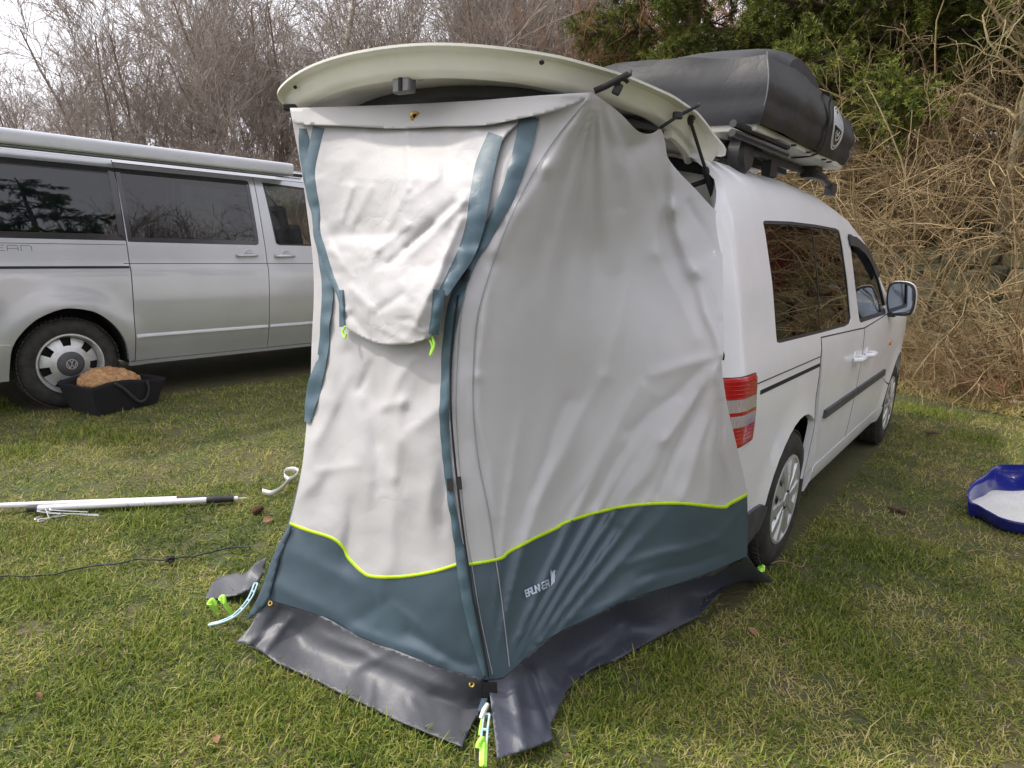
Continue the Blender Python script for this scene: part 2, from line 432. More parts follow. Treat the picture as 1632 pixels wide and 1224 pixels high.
cpart('body_shell', shell(True), M_white, angle=45)
def flank(name, out, m, off=0., thick=.03, step=.045, holes=(), **k):
    o = cpart(name, sheet(out, holes, step, cfn(off), thick), m, **k)
    v, f = sheet(out, holes, step, cfn(off, True), thick, flip=True); cpart(name, (v, f), m, **k); return o
g = .0035
zb = win_r[-2][1]-.028
sd_out = [(uC+g, SILL+.10), (uB-.006-g, SILL+.10), (uB-.006-g, xB[0][1]-.022-g), (uC+g, zb-2*g)]
sd_out = [(max(a, .386) if b < .5 else a, b) for a, b in sd_out]
slide_door = flank('sliding_door', sd_out, M_white, angle=45)
fd_out = [(uB-.006+g, SILL+.10), (2.29, SILL+.10), (2.30, .42)]+arc(2.68, .33, .388, 168, 152, 3)+[(uA-.004-g, .62), (uA-.004-g, 1.040), (uB-.006+g, xB[0][1]-.024-g)]
fdo = []
for a, b in fd_out: fdo.append((a, b))
front_door = flank('front_door', fdo, M_white, angle=45)
wing = [(uA+.001, .62+.003), (uA+.001, 1.04)]
flank('sill', [(.375, SILL-.015), (2.32, SILL-.015), (2.30, SILL+.094), (.385, SILL+.094)], M_white, off=.004, angle=45)
# dark liner behind the gaps
for mir in (False, True):
    cpart('gap_liner', sheet([(.38, SILL), (2.30, SILL), (2.28, 1.02), (uA+.05, 1.02), (uA+.05, .6), (2.2, .5), (2.2, 1.0), (.40, 1.0)][:4]+[(.42, 1.02)], [], .12, cfn(-.028, mir), .01, flip=mir), M_gap)
# glass and its black surround
cpart('rear_side_window', sheet(win_r, [], .06, cfn(-.006), .004), G_dark)
cpart('rear_side_window', sheet(win_r, [], .06, cfn(-.006, True), .004, flip=True), G_dark)
uw = uC+.01
mbd = sheet([(uw-.005, win_r[-2][1]+.006), (uw+.005, win_r[-2][1]+.008), (uw+.005, 1.565), (uw-.005, 1.565)], [], .02, cfn(-.0045), .001)
cpart('window_bar', mbd, M_blk)
cpart('front_side_window', sheet(win_f, [], .06, cfn(-.012), .004), G_clear)
cpart('front_side_window', sheet(win_f, [], .06, cfn(-.012, True), .004, flip=True), G_clear)
def inset(poly, d):
    P = resample(poly, .03); n = len(P); out = []
    for i in range(n):
        t = P[(i+1) % n]-P[i-1]; t /= np.linalg.norm(t)+1e-9; out.append(P[i]+np.array([-t[1], t[0]])*d)
    return np.array(out)
def area(p): p = np.asarray(p); return .5*np.sum(p[:, 0]*np.roll(p[:, 1], -1)-np.roll(p[:, 0], -1)*p[:, 1])
def frame_ring(name, poly, w, m, off, thick):
    P = np.asarray(poly, float)
    if area(P) < 0: P = P[::-1]
    O = resample(P, .03); I = inset(P, w)
    n = len(O); v = []; 
    for (pp, dd) in ((O, off), (I, off), (I, off-thick), (O, off-thick)):
        v += [(float(caddy_n(a, b))+dd, a, b) for a, b in pp]
    f = [(k*n+i, k*n+(i+1) % n, ((k+1) % 4)*n+(i+1) % n, ((k+1) % 4)*n+i) for k in range(4) for i in range(n)]
    return cpart(name, (v, f), m)
frame_ring('window_seal', win_r, .012, M_blk, -.003, .012)
frame_ring('window_seal', win_f, .022, M_blk, -.004, .016)
# wind deflector over the front side window
wd = pc([(1350, 375), (1362, 377.5), (1378, 392), (1392, 415), (1400, 437), (1396, 445), (1386, 420), (1376, 404), (1364, 394), (1353, 391)])
cpart('wind_deflector', sheet(wd, [], .05, cfn(.012), .008), M_blk)
# rub strip, slider track, seams
rb = pc([(1313, 653.5), (1408, 591.5), (1408.5, 599), (1313.5, 664.5)])
for i, (a0, a1) in enumerate(((rb[0][0], uB-.01), (uB+.004, rb[1][0]))):
    z0 = rb[0][1]; z1 = rb[3][1]
    cpart('rub_strip', sheet([(a0, z1), (a1, z1), (a1, z0), (a0, z0)], [], .06, cfn(.014), .014), M_grey)
zt = (track[0][1]+track[1][1])/2
m_ = sheet([(track[0][0], zt-.009), (uC-.01, zt-.009), (uC-.01, zt+.007), (track[0][0], zt+.007)], [], .02, cfn(.0014), .004); cpart('slider_track', m_, M_gap, smooth=False)
P_ = pc([(1205.4, 600.5), (1305, 569.4)]); zz_ = P_[1][1]
m_ = sheet([(P_[0][0], zz_-.0022), (uC-.008, zz_-.0022), (uC-.008, zz_+.0022), (P_[0][0], zz_+.0022)], [], .02, cfn(.0010), .004); cpart('panel_seam', m_, M_gap, smooth=False)
for (us_, name_) in (((uB-.006), 'shut_line'), (uC, 'shut_line')):
    zt2 = xB[0][1]-.024 if us_ != uC else zb-.004
    cpart(name_, sheet([(us_-.0032, SILL+.10), (us_+.0032, SILL+.10), (us_+.0032, zt2), (us_-.0032, zt2)], [], .03, cfn(.0007), .004), M_gap)
zt2 = xB[0][1]-.024
cpart('shut_line', sheet([(uC, zb-.005), (uB, zt2-.003), (uA-.01, 1.0405), (uA-.01, 1.0445), (uB, zt2+.001), (uC, zb-.001)], [], .03, cfn(.0007), .004), M_gap)
# door handles
for (hx, hy) in ((1364, 571), (1382, 564)):
    hu, hz = pc([(hx, hy)])[0]
    n0 = float(caddy_n(hu, hz))
    hb = MB(); hb.lathe([(.0, .002), (.028, .003), (.040, .001), (.042, -.004)], (n0, hu-.015, hz), (1, 0, 0), 20); cpart('handle_cup', hb, M_white)
    hm = MB(); pts = smoothline([(n0+.004, hu-.085, hz), (n0+.034, hu-.06, hz+.002), (n0+.040, hu, hz+.004), (n0+.034, hu+.055, hz+.002), (n0+.006, hu+.075, hz)], 5)
    hm.tube(pts, [.014]*len(pts), 10); cpart('door_handle', hm, M_white)
# indicator repeater
iu, iz = pc([(1418, 546)])[0]; mm = MB(); mm.lathe([(.0, .012), (.015, .010), (.02, 0)], (float(caddy_n(iu, iz)), iu, iz), (1, 0, 0), 14); cpart('side_repeater', mm, mat('amber_lens', (.6, .2, .03), .2, coat=1))
# tail lamp (both sides)
H = lz1-lz0
cuts = [lz1-H*c for c in (0, .29, .475, .52, .69, 1.0)]
lpz = [p[1] for p in lamp][::-1]; lpu = [p[0] for p in lamp][::-1]
def lamp_part(za, zb2, m, mir):
    nr, nc = 14, 20; v = []
    for i in range(nr+1):
        z = zb2+(za-zb2)*i/nr; uR = float(np.interp(z, lpz, lpu))
        for j in range(nc+1):
            t = j/nc; u = -.985+(uR+.985)*t; e = .013*(1-max(0, (t-.93)/.07)**2)*(1-.5*max(0, abs(2*(z-lz0)/H-1)-.94)/.06)
            x = float(caddy_n(u, z))+e
            v.append((x if not mir else -1.79-x, u, z))
    f = [(i*(nc+1)+j, i*(nc+1)+j+1, (i+1)*(nc+1)+j+1, (i+1)*(nc+1)+j) for i in range(nr) for j in range(nc)]
    if mir: f = [q[::-1] for q in f]
    cpart('tail_lamp_lens', (v, f), m, angle=60)
for mir in (False, True):
    for i, m in enumerate((M_red, M_lclear, M_red, M_lclear, M_red)): lamp_part(cuts[i], cuts[i+1]+.001, m, mir)
sl_ = MB(); ln_ = [(-.97, lz1+.001)]+[(float(np.interp(z, lpz, lpu))+.002, z) for z in np.linspace(lz1-.002, lz0+.004, 26)]+[(-.97, lz0-.001)]
sl_.tube([(float(caddy_n(u, z))+.0015, u, z) for u, z in resample(ln_, .02, False)], .0022, 5, cap=False); cpart('lamp_gap', sl_, M_gap)
# ribs inside the lamp
rbm = MB()
for k in range(16):
    zz = lz1-.012-k*(H-.02)/16
    if cuts[4] < zz < cuts[1]: continue
    rbm.tube([(float(caddy_n(u, zz))+.0135, u, zz) for u in np.linspace(-.96, lu-.016, 8)], .0013, 5)
cpart('lamp_ribs', rbm, M_red)['kind'] = 'stuff'
# wheels
def make_wheel(parent, cx, cu, cz, R, w, rimR, spokes=10, side=1):
    """hub cap wheel, outer face at x = cx pointing to +side"""
    ax = (side, 0, 0)
    wm = MB(); wm.lathe([(rimR-.004, -.012), (rimR+.012, .0), (rimR+.05, .004), (R-.035, .0), (R-.012, -.016), (R-.003, -.03), (R, -.05), (R, -w+.05), (R-.02, -w+.01), (rimR+.02, -w)], (cx, cu, cz), ax, 56)
    ty = mk('tyre', wm, M_rub, parent, world=False, angle=60)
    tr = MB()
    for k in range(60):
        a = 2*pi*k/60
        for j, (off, ln) in enumerate(((-.032, .03), (-.075, .036), (-.12, .036), (-.165, .036))):
            b = a+(.5 if j % 2 else 0)*2*pi/60
            e = np.array([0, cos(b), sin(b)]); t_ = np.array([0, -sin(b), cos(b)])
            tr.box(np.array([cx+side*off, cu, cz])+e*(R+.0005), (ln, .022, .006), np.c_[[1, 0, 0], t_, e])
    mk('tread', tr, M_dust, ty, world=False, smooth=False)
    cap = MB(); cap.lathe([(.0, .004), (.030, .004), (.036, -.004), (.055, -.010), (rimR*.55, -.004), (rimR*.62, -.002)], (cx, cu, cz), ax, 48, )
    cap.lathe([(rimR-.020, -.016), (rimR-.016, -.003), (rimR-.008, .002), (rimR+.004, .0), (rimR+.006, -.012)], (cx, cu, cz), ax, 56)
    for k in range(spokes):
        a = 2*pi*k/spokes+.1
        wd0, wd1 = .30, .21
        r0, r1 = .045, rimR-.010
        for s0, aw in ((0, .11),):
            P = []
            for r, ww, h in ((r0, .012, .002), (rimR*.55, .020, .004), (r1, .024, .000)):
                for sg in (-1, 1):
                    P.append((r, sg*ww, h))
            v = []
            for (r, ss, h) in P:
                e = np.array([0, cos(a), sin(a)]); t_ = np.array([0, -sin(a), cos(a)])
                v.append(np.array([cx+side*h, cu, cz])+e*r+t_*ss)
            for (r, ss, h) in P:
                e = np.array([0, cos(a), sin(a)]); t_ = np.array([0, -sin(a), cos(a)])
                v.append(np.array([cx+side*(h-.016), cu, cz])+e*r+t_*ss*1.35)
            cap.add(v, [(0, 1, 3, 2), (2, 3, 5, 4), (0, 2, 8, 6), (2, 4, 10, 8), (1, 7, 9, 3), (3, 9, 11, 5)])
    # dished web between the spokes, with slots
    seg = 80; rr = [.05, rimR*.58, rimR*.66, rimR*.80, rimR*.88, rimR-.012]; v = []
    for r in rr:
        for k in range(seg):
            a = 2*pi*k/seg+.1; v.append((cx+side*(-.016), cu+r*cos(a), cz+r*sin(a)))
    f = []
    for i in range(len(rr)-1):
        for k in range(seg):
            ph = (k % (seg//spokes))/(seg//spokes)
            if i in (2,) and .35 < ph < .70: continue
            f.append((i*seg+k, i*seg+(k+1) % seg, (i+1)*seg+(k+1) % seg, (i+1)*seg+k))
    cap.add(v, f)
    mk('hub_cap', cap, M_rim, ty, world=False, angle=30)
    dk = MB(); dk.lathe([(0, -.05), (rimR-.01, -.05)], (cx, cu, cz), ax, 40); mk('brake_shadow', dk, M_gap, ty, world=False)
    return ty
for (wu, sd, wx) in ((0, 1, .0), (2.68, 1, .0), (0, -1, -1.79), (2.68, -1, -1.79)):
    w_ = make_wheel(car, wx, wu, .316, .316, .205, .203, side=sd); w_.name = 'wheel'
# wheel-arch liners, bumpers, mud flap
for wu in (0, 2.68):
    for x0, x1 in ((-.012, -.30), (-1.778, -1.49)):
        v = []; n_ = 24
        A = arc(wu, .33, .386, -12, 192, n_)
        for x in (x0, x1): v += [(x, a, b) for a, b in A]
        f = [(i, i+1, n_+2+i, n_+1+i) for i in range(n_)]
        f += [tuple(n_+1+i for i in range(n_+1))]
        cpart('wheel_arch_liner', (v, f), M_gap)
# rear bumper corner: dark textured wrap, in photograph outline
bp = [(-.84, .26), (-.60, .20), (-.46, .225), (-.40, .31), (-.375, .40), (-.43, .425), (-.84, .425)]
for mir in (False, True):
    cpart('rear_bumper_corner', sheet(bp, [], .05, cfn(.012, mir), .05, flip=mir), M_grey, angle=50)
# back face of the body around the load opening, bumper across
mbk = MB(); mbk.box((-.895, -.83, .42), (1.50, .10, .30)); cpart('rear_bumper', mbk, M_grey, bevel=.02)
# D-pillar channel and opening frame
def pil(side):
    v = []; zs = np.linspace(.42, 1.72, 24)
    for z in zs:
        n = float(caddy_n(-.90, z)); ub = -.98+.0*z
        for (dn, uu) in ((0.0, -.97), (-.03, -.985), (-.09, -.93), (-.14, -.86)):
            uu2 = uu+.28*max(0, (z-1.0)/.72)**1.5
            x = float(caddy_n(min(uu2, -.6), z))+dn*.9
            v.append(((x) if side > 0 else (-1.79-x), uu2, z))
    f = [(i*4+j, i*4+j+1, (i+1)*4+j+1, (i+1)*4+j) for i in range(len(zs)-1) for j in range(3)]
    return v, f
# roof
ru = np.linspace(-.78, 1.45, 20); rn = np.linspace(0, 1, 15); v = []
for u in ru:
    zR = float(np.interp(u, RFU, RFZ)); e0 = float(caddy_n(u, zR))+.012
    for t in rn:
        x = e0+(-1.79-2*e0)*t; v.append((x, u, zR-.012+.075*(1-(2*t-1)**2)))
k_ = len(rn)
cpart('roof_panel', (v, [(i*k_+j, (i+1)*k_+j, (i+1)*k_+j+1, i*k_+j+1) for i in range(len(ru)-1) for j in range(k_-1)]), M_white)
wu_ = np.linspace(1.45, 2.75, 14); v = []
for u in wu_:
    zR = float(np.interp(u, RFU, RFZ)); e0 = float(caddy_n(u, zR))+.012
    for t in rn:
        x = e0+(-1.79-2*e0)*t; v.append((x, u+.10*(1-(2*t-1)**2), zR-.012+.075*(1-(2*t-1)**2)))
cpart('windscreen', (v, [(i*k_+j, (i+1)*k_+j, (i+1)*k_+j+1, i*k_+j+1) for i in range(len(wu_)-1) for j in range(k_-1)]), G_clear)
hu_ = np.linspace(2.70, 3.50, 10); v = []
for u in hu_:
    zR = float(np.interp(u, RFU, RFZ)); e0 = float(caddy_n(u, zR))+.012
    for t in rn:
        x = e0+(-1.79-2*e0)*t; v.append((x, u+.08*(1-(2*t-1)**2), zR-.012+.05*(1-(2*t-1)**2)**.75))
cpart('bonnet', (v, [(i*k_+j, (i+1)*k_+j, (i+1)*k_+j+1, i*k_+j+1) for i in range(len(hu_)-1) for j in range(k_-1)]), M_white)
mf = MB(); mf.box((-.895, 3.47, .66), (1.45, .10, .60)); cpart('front_end', mf, M_white, bevel=.04)
mf = MB(); mf.box((-.895, 3.45, .34), (1.5, .10, .20)); cpart('front_bumper', mf, M_grey, bevel=.03)
# cabin: floor, seats, far trim
ci = MB(); ci.box((-.895, .9, .40), (1.40, 3.6, .06)); ci.box((-.895, 2.62, .80), (1.40, .25, .5)); cpart('cabin_floor', ci, M_inter)
for su, sx in ((1.50, -.48), (1.50, -1.30), (.45, -.48), (.45, -.90), (.45, -1.30)):
    s = MB(); R_ = np.array(Matrix.Rotation(math.radians(12), 3, 'X'))
    s.box((sx, su+.22, .72), (.44, .50, .14)); s.box((sx, su-.08, 1.02), (.44, .14, .62), R_); cpart('seat', s, M_seat, bevel=.04)
    s = MB(); s.box((sx, su-.17, 1.40), (.25, .09, .19), R_); cpart('headrest', s, mat('headrest_blue_grey', (.11, .14, .18), .8), bevel=.03)
sw = MB(); an = np.linspace(0, 2*pi, 25); sw.tube([(-1.30+.18*cos(a), 2.12+.06*sin(a), 1.02+.16*sin(a)) for a in an], .013, 8, cap=False); cpart('steering_wheel', sw, M_blk)
# door mirror
mu = 1.95
def mirror_housing():
    g0 = [(1415.5, 495), (1413.5, 480), (1415, 462), (1420, 451.5), (1430, 448.5), (1445, 449.5), (1455, 454), (1459.5, 464), (1459, 482), (1455, 497), (1450, 502.5), (1435, 503.5), (1420, 501.5)]
    q = []
    for x, y in g0:
        d = ray(x, y); P = CAM+d*(((CO+CU*mu)-CAM)@CU)/(d@CU); r = P-CO; q.append((r@CN, r[2]))
    return smoothline(q, 4, closed=True)
MH = mirror_housing(); mc = MH.mean(0)
v = []; n_ = len(MH)
for (sc, du) in ((1, 0), (1.03, .02), (1.02, .06), (.9, .11), (.6, .145), (.1, .155)):
    v += [(mc[0]+(a-mc[0])*sc, mu+du, mc[1]+(b-mc[1])*sc) for a, b in MH]
f = [(i*n_+j, i*n_+(j+1) % n_, (i+1)*n_+(j+1) % n_, (i+1)*n_+j) for i in range(5) for j in range(n_)]
mir = cpart('door_mirror', (v, f), M_white, angle=60)
v = []
for (sc, du) in ((1, .0), (.97, -.006), (.86, -.006), (.84, .004)):
    v += [(mc[0]-.004+(a-mc[0])*sc, mu+du, mc[1]+(b-mc[1])*sc) for a, b in MH]
f = [(i*n_+j, i*n_+(j+1) % n_, (i+1)*n_+(j+1) % n_, (i+1)*n_+j) for i in range(3) for j in range(n_)]
mk('mirror_rim', (v, f), M_blk, mir, world=False)
v = [(mc[0]-.004+(a-mc[0])*.86, mu-.002, mc[1]+(b-mc[1])*.86) for a, b in MH]
mk('mirror_glass', (v, [tuple(range(n_))]), M_chrome, mir, world=False, smooth=False)
ma = MB(); ma.box((mc[0]-.115, mu+.04, mc[1]-.075), (.12, .07, .05)); mk('mirror_arm', ma, M_white, mir, world=False, bevel=.01)
mb2 = MB(); mb2.box((mc[0]-.10, mu+.04, mc[1]-.112), (.16, .08, .022)); mk('mirror_foot', mb2, M_blk, mir, world=False, bevel=.006)

# ---- raised tailgate, built in car space (x = n, y = u)
TGu = np.array([-.64, -.70, -.80, -.92, -1.1, -1.35, -1.55, -1.70]); TGz = np.array([1.762, 1.795, 1.835, 1.868, 1.885, 1.887, 1.877, 1.857])
def tg_top(x, u):
    xx = np.clip((np.asarray(x)+.895)/.68, -1.15, 1.15); return np.interp(u, TGu[::-1], TGz[::-1])+.095*(1-np.abs(xx)**2.2)-.03
tgO = smoothline([(-.222, -.645), (-.203, -.80), (-.205, -1.0), (-.215, -1.25), (-.255, -1.45), (-.36, -1.585), (-.60, -1.67), (-.895, -1.69), (-1.19, -1.67), (-1.43, -1.61), (-1.545, -1.52), (-1.58, -1.42), (-1.59, -1.25), (-1.59, -1.0), (-1.58, -.80), (-1.55, -.66), (-1.2, -.63), (-.6, -.63)], 6, closed=True)
if area(tgO) < 0: tgO = tgO[::-1]
def insetP(P, d):
    n = len(P); out = []
    for i in range(n):
        t = P[(i+1) % n]-P[i-1]; t /= np.linalg.norm(t)+1e-9; out.append(P[i]+np.array([-t[1], t[0]])*d)
    return np.array(out)
loops = [(0, 0), (.001, -.007), (.010, -.012), (.026, -.017), (.036, -.034), (.046, -.058), (.056, -.074), (.076, -.084)]
v = []; n_ = len(tgO)
for d, h in loops:
    Q = insetP(tgO, d); v += [(a, b, float(tg_top(a, b))+h) for a, b in Q]
f = [(i*n_+j, (i+1)*n_+j, (i+1)*n_+(j+1) % n_, i*n_+(j+1) % n_) for i in range(len(loops)-1) for j in range(n_)]
tailgate = cpart('tailgate', (v, f), M_cream, angle=50)
def tgf(h):
    def fn(P, off): return np.c_[P[:, 0], P[:, 1], tg_top(P[:, 0], P[:, 1])+h+off]
    return fn
mk('tailgate_skin', sheet(insetP(tgO, .001), [], .06, tgf(.0005), 0), M_white, tailgate, world=False)
inner = insetP(tgO, .075)
trimO = smoothline([(-.42, -1.315), (-.43, -1.36), (-.56, -1.42), (-.9, -1.455), (-1.24, -1.42), (-1.37, -1.36), (-1.38, -1.315), (-1.1, -1.31), (-.68, -1.31)], 5, closed=True)
glO = smoothline([(-.37, -.835), (-.315, -.92), (-.30, -1.10), (-.33, -1.21), (-.45, -1.275), (-.9, -1.29), (-1.35, -1.275), (-1.47, -1.21), (-1.49, -1.10), (-1.475, -.92), (-1.42, -.835), (-1.2, -.825), (-.6, -.825)], 5, closed=True)
mk('inner_panel', sheet(inner, [trimO, glO], .05, tgf(-.084), 0), M_cream, tailgate, world=False, angle=50)
mk('trim_panel', sheet(trimO, [], .06, tgf(-.115), -.03), mat('tailgate_trim', (.075, .075, .085), .6, bump=.2, bscale=150), tailgate, world=False)
mk('rear_window', sheet(glO, [], .05, tgf(-.070), -.012), mat('rear_glass', (.012, .014, .016), .06, coat=1), tailgate, world=False)
# pressed rib running along the right side of the inner panel
pr = MB(); pr.tube([(a, b, float(tg_top(a, b))-.094) for a, b in smoothline([(-.30, -.74), (-.285, -.82), (-.283, -.90), (-.282, -.96)], 8)], .016, 8); mk('pressed_rib', pr, M_cream, tailgate, world=False)
# bolts holes
bh = MB()
for (x, y) in ((864, 96), (471, 139)):
    P = gz(x, y, 1.86); q = P-CO; xx, uu = q@CN, q@CU
    bh.lathe([(0, .0), (.006, .0), (.006, .006)], (xx, uu+.0, q[2]), -CU@np.c_[CN, CU, ZZ], 12)
# latch in the middle of the lower edge
def tgpx(x, y, h=-.05):
    z = 1.88
    for _ in range(8):
        P = gz(x, y, z)-CO; z = .5*z+.5*(float(tg_top(P@CN, P@CU))+h)
    return np.array([P@CN, P@CU, z])
lp = tgpx(650, 122, -.075)
lt = MB(); c0 = lp
lt.box((c0[0]-.004, c0[1]-.01, c0[2]-.004), (.072, .030, .088)); lt.box((c0[0]+.042, c0[1]+.012, c0[2]+.012), (.03, .02, .045))
latch = mk('latch', lt, mat('latch_grey', (.16, .16, .17), .5, metal=.3), tailgate, world=False, bevel=.006)
ls = MB(); ls.box((c0[0]-.004, c0[1]-.0265, c0[2]-.024), (.012, .004, .036)); mk('latch_slot', ls, M_gap, latch, world=False)
for (x, y) in ((864, 96), (471, 140)):
    q = tgpx(x, y, -.030); s = MB(); s.lathe([(0, .0), (.0055, .0), (.006, -.006)], q+np.array([0, -.004, 0]), (0, -1, -.6), 12); mk('bolt_hole', s, M_gap, tailgate, world=False)
# hinge bracket with two bolts
hp = np.array([-.40, -.70, 1.70])
hm = MB(); hm.box(hp+np.array([0, -.02, -.015]), (.075, .09, .012)); hm.box(hp+np.array([0, .03, -.06]), (.07, .014, .10))
hg = cpart('tailgate_hinge', hm, M_cream, bevel=.004)
for dx in (-.018, .018):
    b_ = MB(); b_.lathe([(0, .012), (.009, .012), (.010, 0)], hp+np.array([dx, -.03, -.021]), (0, -.3, -1), 6, close=True); mk('bolt', b_, M_steel, hg, world=False)
# gas strut
s0 = np.array([-.20, -.66, 1.50]); s1 = np.array([-.235, -.985, 1.80])
P_ = on_plane(1098, 186, CO, CU, CN, -.235); s1 = np.array([-.235, P_[0], P_[1]]); P_ = on_plane(1147, 342, CO, CU, CN, -.20); s0 = np.array([-.20, P_[0], P_[1]])
gs = MB(); mid = s0+(s1-s0)*.50; gs.tube([s0, mid-.02*(s1-s0), mid], [.0125, .0125, .010], 12)
st = cpart('gas_strut', gs, M_blk); r_ = MB(); r_.tube([mid, s1], .0055, 10); mk('strut_rod', r_, M_blk, st, world=False)
r_ = MB(); r_.tube([s1-(s1-s0)*.06, s1], [.010, .012], 10); r_.lathe([(0, .02), (.012, .018), (.012, -.01)], s1, (1, 0, 0), 12); mk('ball_joint', r_, M_blk, st, world=False)
# roof end: header and black seal between hinge and roof
hd = MB(); hd.tube([(x, -.70+.02*0, 1.675+.07*(1-((x+.895)/.7)**2)) for x in np.linspace(-1.55, -.24, 20)], .022, 8); cpart('tailgate_seal', hd, M_web)
hd = MB()
for x in np.linspace(-1.5, -.29, 2): pass
v = []; xs = np.linspace(-1.56, -.23, 20)
for x in xs:
    zt_ = 1.70+.075*(1-((x+.895)/.7)**2)
    v += [(x, -.70, zt_), (x, -.66, zt_-.02), (x, -.62, zt_-.12), (x, -.60, zt_-.16)]
cpart('roof_header', (v, [(i*4+j, (i+1)*4+j, (i+1)*4+j+1, i*4+j+1) for i in range(len(xs)-1) for j in range(3)]), M_cream)
# D-pillar return (cream, seen in the gap between tent and car)
for sdx in (1, -1):
    v = []; zs = np.linspace(.62, 1.70, 26)
    for z in zs:
        e = float(caddy_n(-.98, z))
        lean = .30*max(0, (z-1.15)/.55)**1.3
        for (dn, du) in ((.0, -.98), (-.012, -1.0), (-.05, -.985), (-.09, -.93), (-.10, -.86)):
            x = e+dn; u = du+lean
            if u > -.98: x = float(caddy_n(u, z))+dn-.004
            v.append((x if sdx > 0 else -1.79-x, u, z))
    f = [(i*5+j, (i+1)*5+j, (i+1)*5+j+1, i*5+j+1) for i in range(len(zs)-1) for j in range(4)]
    if sdx < 0: f = [q[::-1] for q in f]
    cpart('rear_pillar', (v, f), M_white, angle=60)

# ---- roof rails and crossbars (parts of the car)
for x in (-.30, -1.49):
    rl = MB(); rl.tube(smoothline([(x, -.62, 1.755), (x, -.50, 1.80), (x, .2, 1.815), (x, 1.1, 1.81), (x, 1.35, 1.765)], 8), .017, 10)
    for uu in (-.55, .15, 1.28): rl.box((x, uu, 1.772), (.04, .10, .07))
    cpart('roof_rail', rl, M_blk, angle=40)
for uu in (-.32, .72):
    cb = MB(); cb.box((-.895, uu, 1.855), (1.34, .075, .028)); o = cpart('crossbar', cb, M_blk, bevel=.012)
    for x in (-.27, -1.52):
        ft = MB(); ft.box((x, uu, 1.82), (.075, .13, .075)); ft.tube([(x+.03, uu-.06, 1.80), (x+.05, uu+.06, 1.79)], .02, 8); mk('bar_foot', ft, M_blk, o, world=False, bevel=.012)
# rounded dark fairing of the rear bar foot as seen beside the tailgate
ff = MB(); ff.lathe([(.0, .03), (.055, .028), (.072, .012), (.074, -.03)], (-.235, -.40, 1.765), (1, 0, 0), 24); cpart('bar_end_cap', ff, M_blk)

# ---- rooftop tent: its own thing, strapped on the bars
rt = empty('rooftop_tent', tuple(cad(.2, -.8, 1.87)), -CTH, 'folded rooftop tent under a black vinyl cover, strapped on the white car roof', 'roof tent')
def rtw(x, u, z): return cad(u, x, z)
RX1, RU0, RU1, RZ0, RZ1 = -.15, -.50, .87, 1.86, 2.10
RX0 = -1.62
def rt_cover():
    # closed rounded box with bulges, saggy seams
    nu, nx, nz = 34, 34, 10; mb_ = MB()
    def P(a, b, c):
        # a in 0..1 along u, b along x, c along z
        u = RU0+(RU1-RU0)*a; x = RX0+(RX1-RX0)*b; z = RZ0+(RZ1-RZ0)*c
        s = noise.noise(Vector((u*2.2, x*2.2, z*3)))*.024+noise.noise(Vector((u*6, x*6, z*7)))*.010
        # the middle is humped across x (poles inside), front end drops
        hump = .012*c*(math.exp(-((b-.62)/.28)**2))*math.exp(-((a-.12)/.35)**2)
        hump -= .030*c*max(0, a-.45)
        hump += .0*b
        rr = .02
        eu = 1 if a > .999 else (-1 if a < .001 else 0); ex = 1 if b > .999 else (-1 if b < .001 else 0)
        bul = .030*math.sin(pi*min(1, c*1.05))
        # tuck a fold near the base
        tuck = -.012*math.exp(-((c-.34)/.08)**2)
        x2 = x+ex*(bul+tuck+s); u2 = u+eu*(bul+tuck+s); z2 = z+hump+(s if c > .99 else 0)
        return rtw(x2, u2, z2)
    def face(fn, na, nb, flip):
        v = [fn(i/na, j/nb) for i in range(na+1) for j in range(nb+1)]
        f = [(i*(nb+1)+j, (i+1)*(nb+1)+j, (i+1)*(nb+1)+j+1, i*(nb+1)+j+1) for i in range(na) for j in range(nb)]
        mb_.add(v, [q[::-1] for q in f] if flip else f)
    face(lambda a, b: P(a, b, 1), nu, nx, True)
    face(lambda a, c: P(a, 1, c), nu, nz, False)
    face(lambda a, c: P(a, 0, c), nu, nz, True)
    face(lambda b, c: P(0, b, c), nx, nz, True)
    face(lambda b, c: P(1, b, c), nx, nz, False)
    return mb_
cv = rt_cover()
cover = mk('vinyl_cover', cv, M_pvc, rt, angle=50)
# second hump at the front: the rolled bedding under the cover
mb_ = MB(); nA, nB = 20, 28; v = []
for i in range(nA+1):
    t = i/nA; x = -1.35+1.07*t
    for j in range(nB+1):
        an = pi*j/nB; c_, s_ = cos(an), sin(an); w = 1-abs(2*t-1)**8*.2
        du = math.copysign(abs(c_)**.62, c_)*.37*w; dz = (s_**.55)*.262*w*(1+.14*c_*-1)+.010*noise.noise(Vector((t*5, an*2, 1)))
        v.append(rtw(x, .46+du, 2.05+dz))
mb_.add(v, [(i*(nB+1)+j, (i+1)*(nB+1)+j, (i+1)*(nB+1)+j+1, i*(nB+1)+j+1) for i in range(nA) for j in range(nB)])
mb_.add([v[i] for i in range(nB+1)], [tuple(range(nB+1))]); mb_.add([v[nA*(nB+1)+i] for i in range(nB+1)], [tuple(range(nB+1))[::-1]])
mk('cover_hump', mb_, M_pvc, rt, angle=50)
bs = MB(); c_ = rtw((RX0+RX1)/2, (RU0+RU1)/2, RZ0-.008); Rm = np.c_[CN, CU, ZZ]
bs.box(c_, (RX1-RX0-.02, RU1-RU0-.02, .028), Rm); mk('base_board', bs, M_base, rt, bevel=.004)
al = MB()
for x in (-.45, -1.3): al.box(rtw(x, .2, RZ0-.035), (.05, 1.25, .028), Rm)
mk('base_channel', al, M_blk, rt)
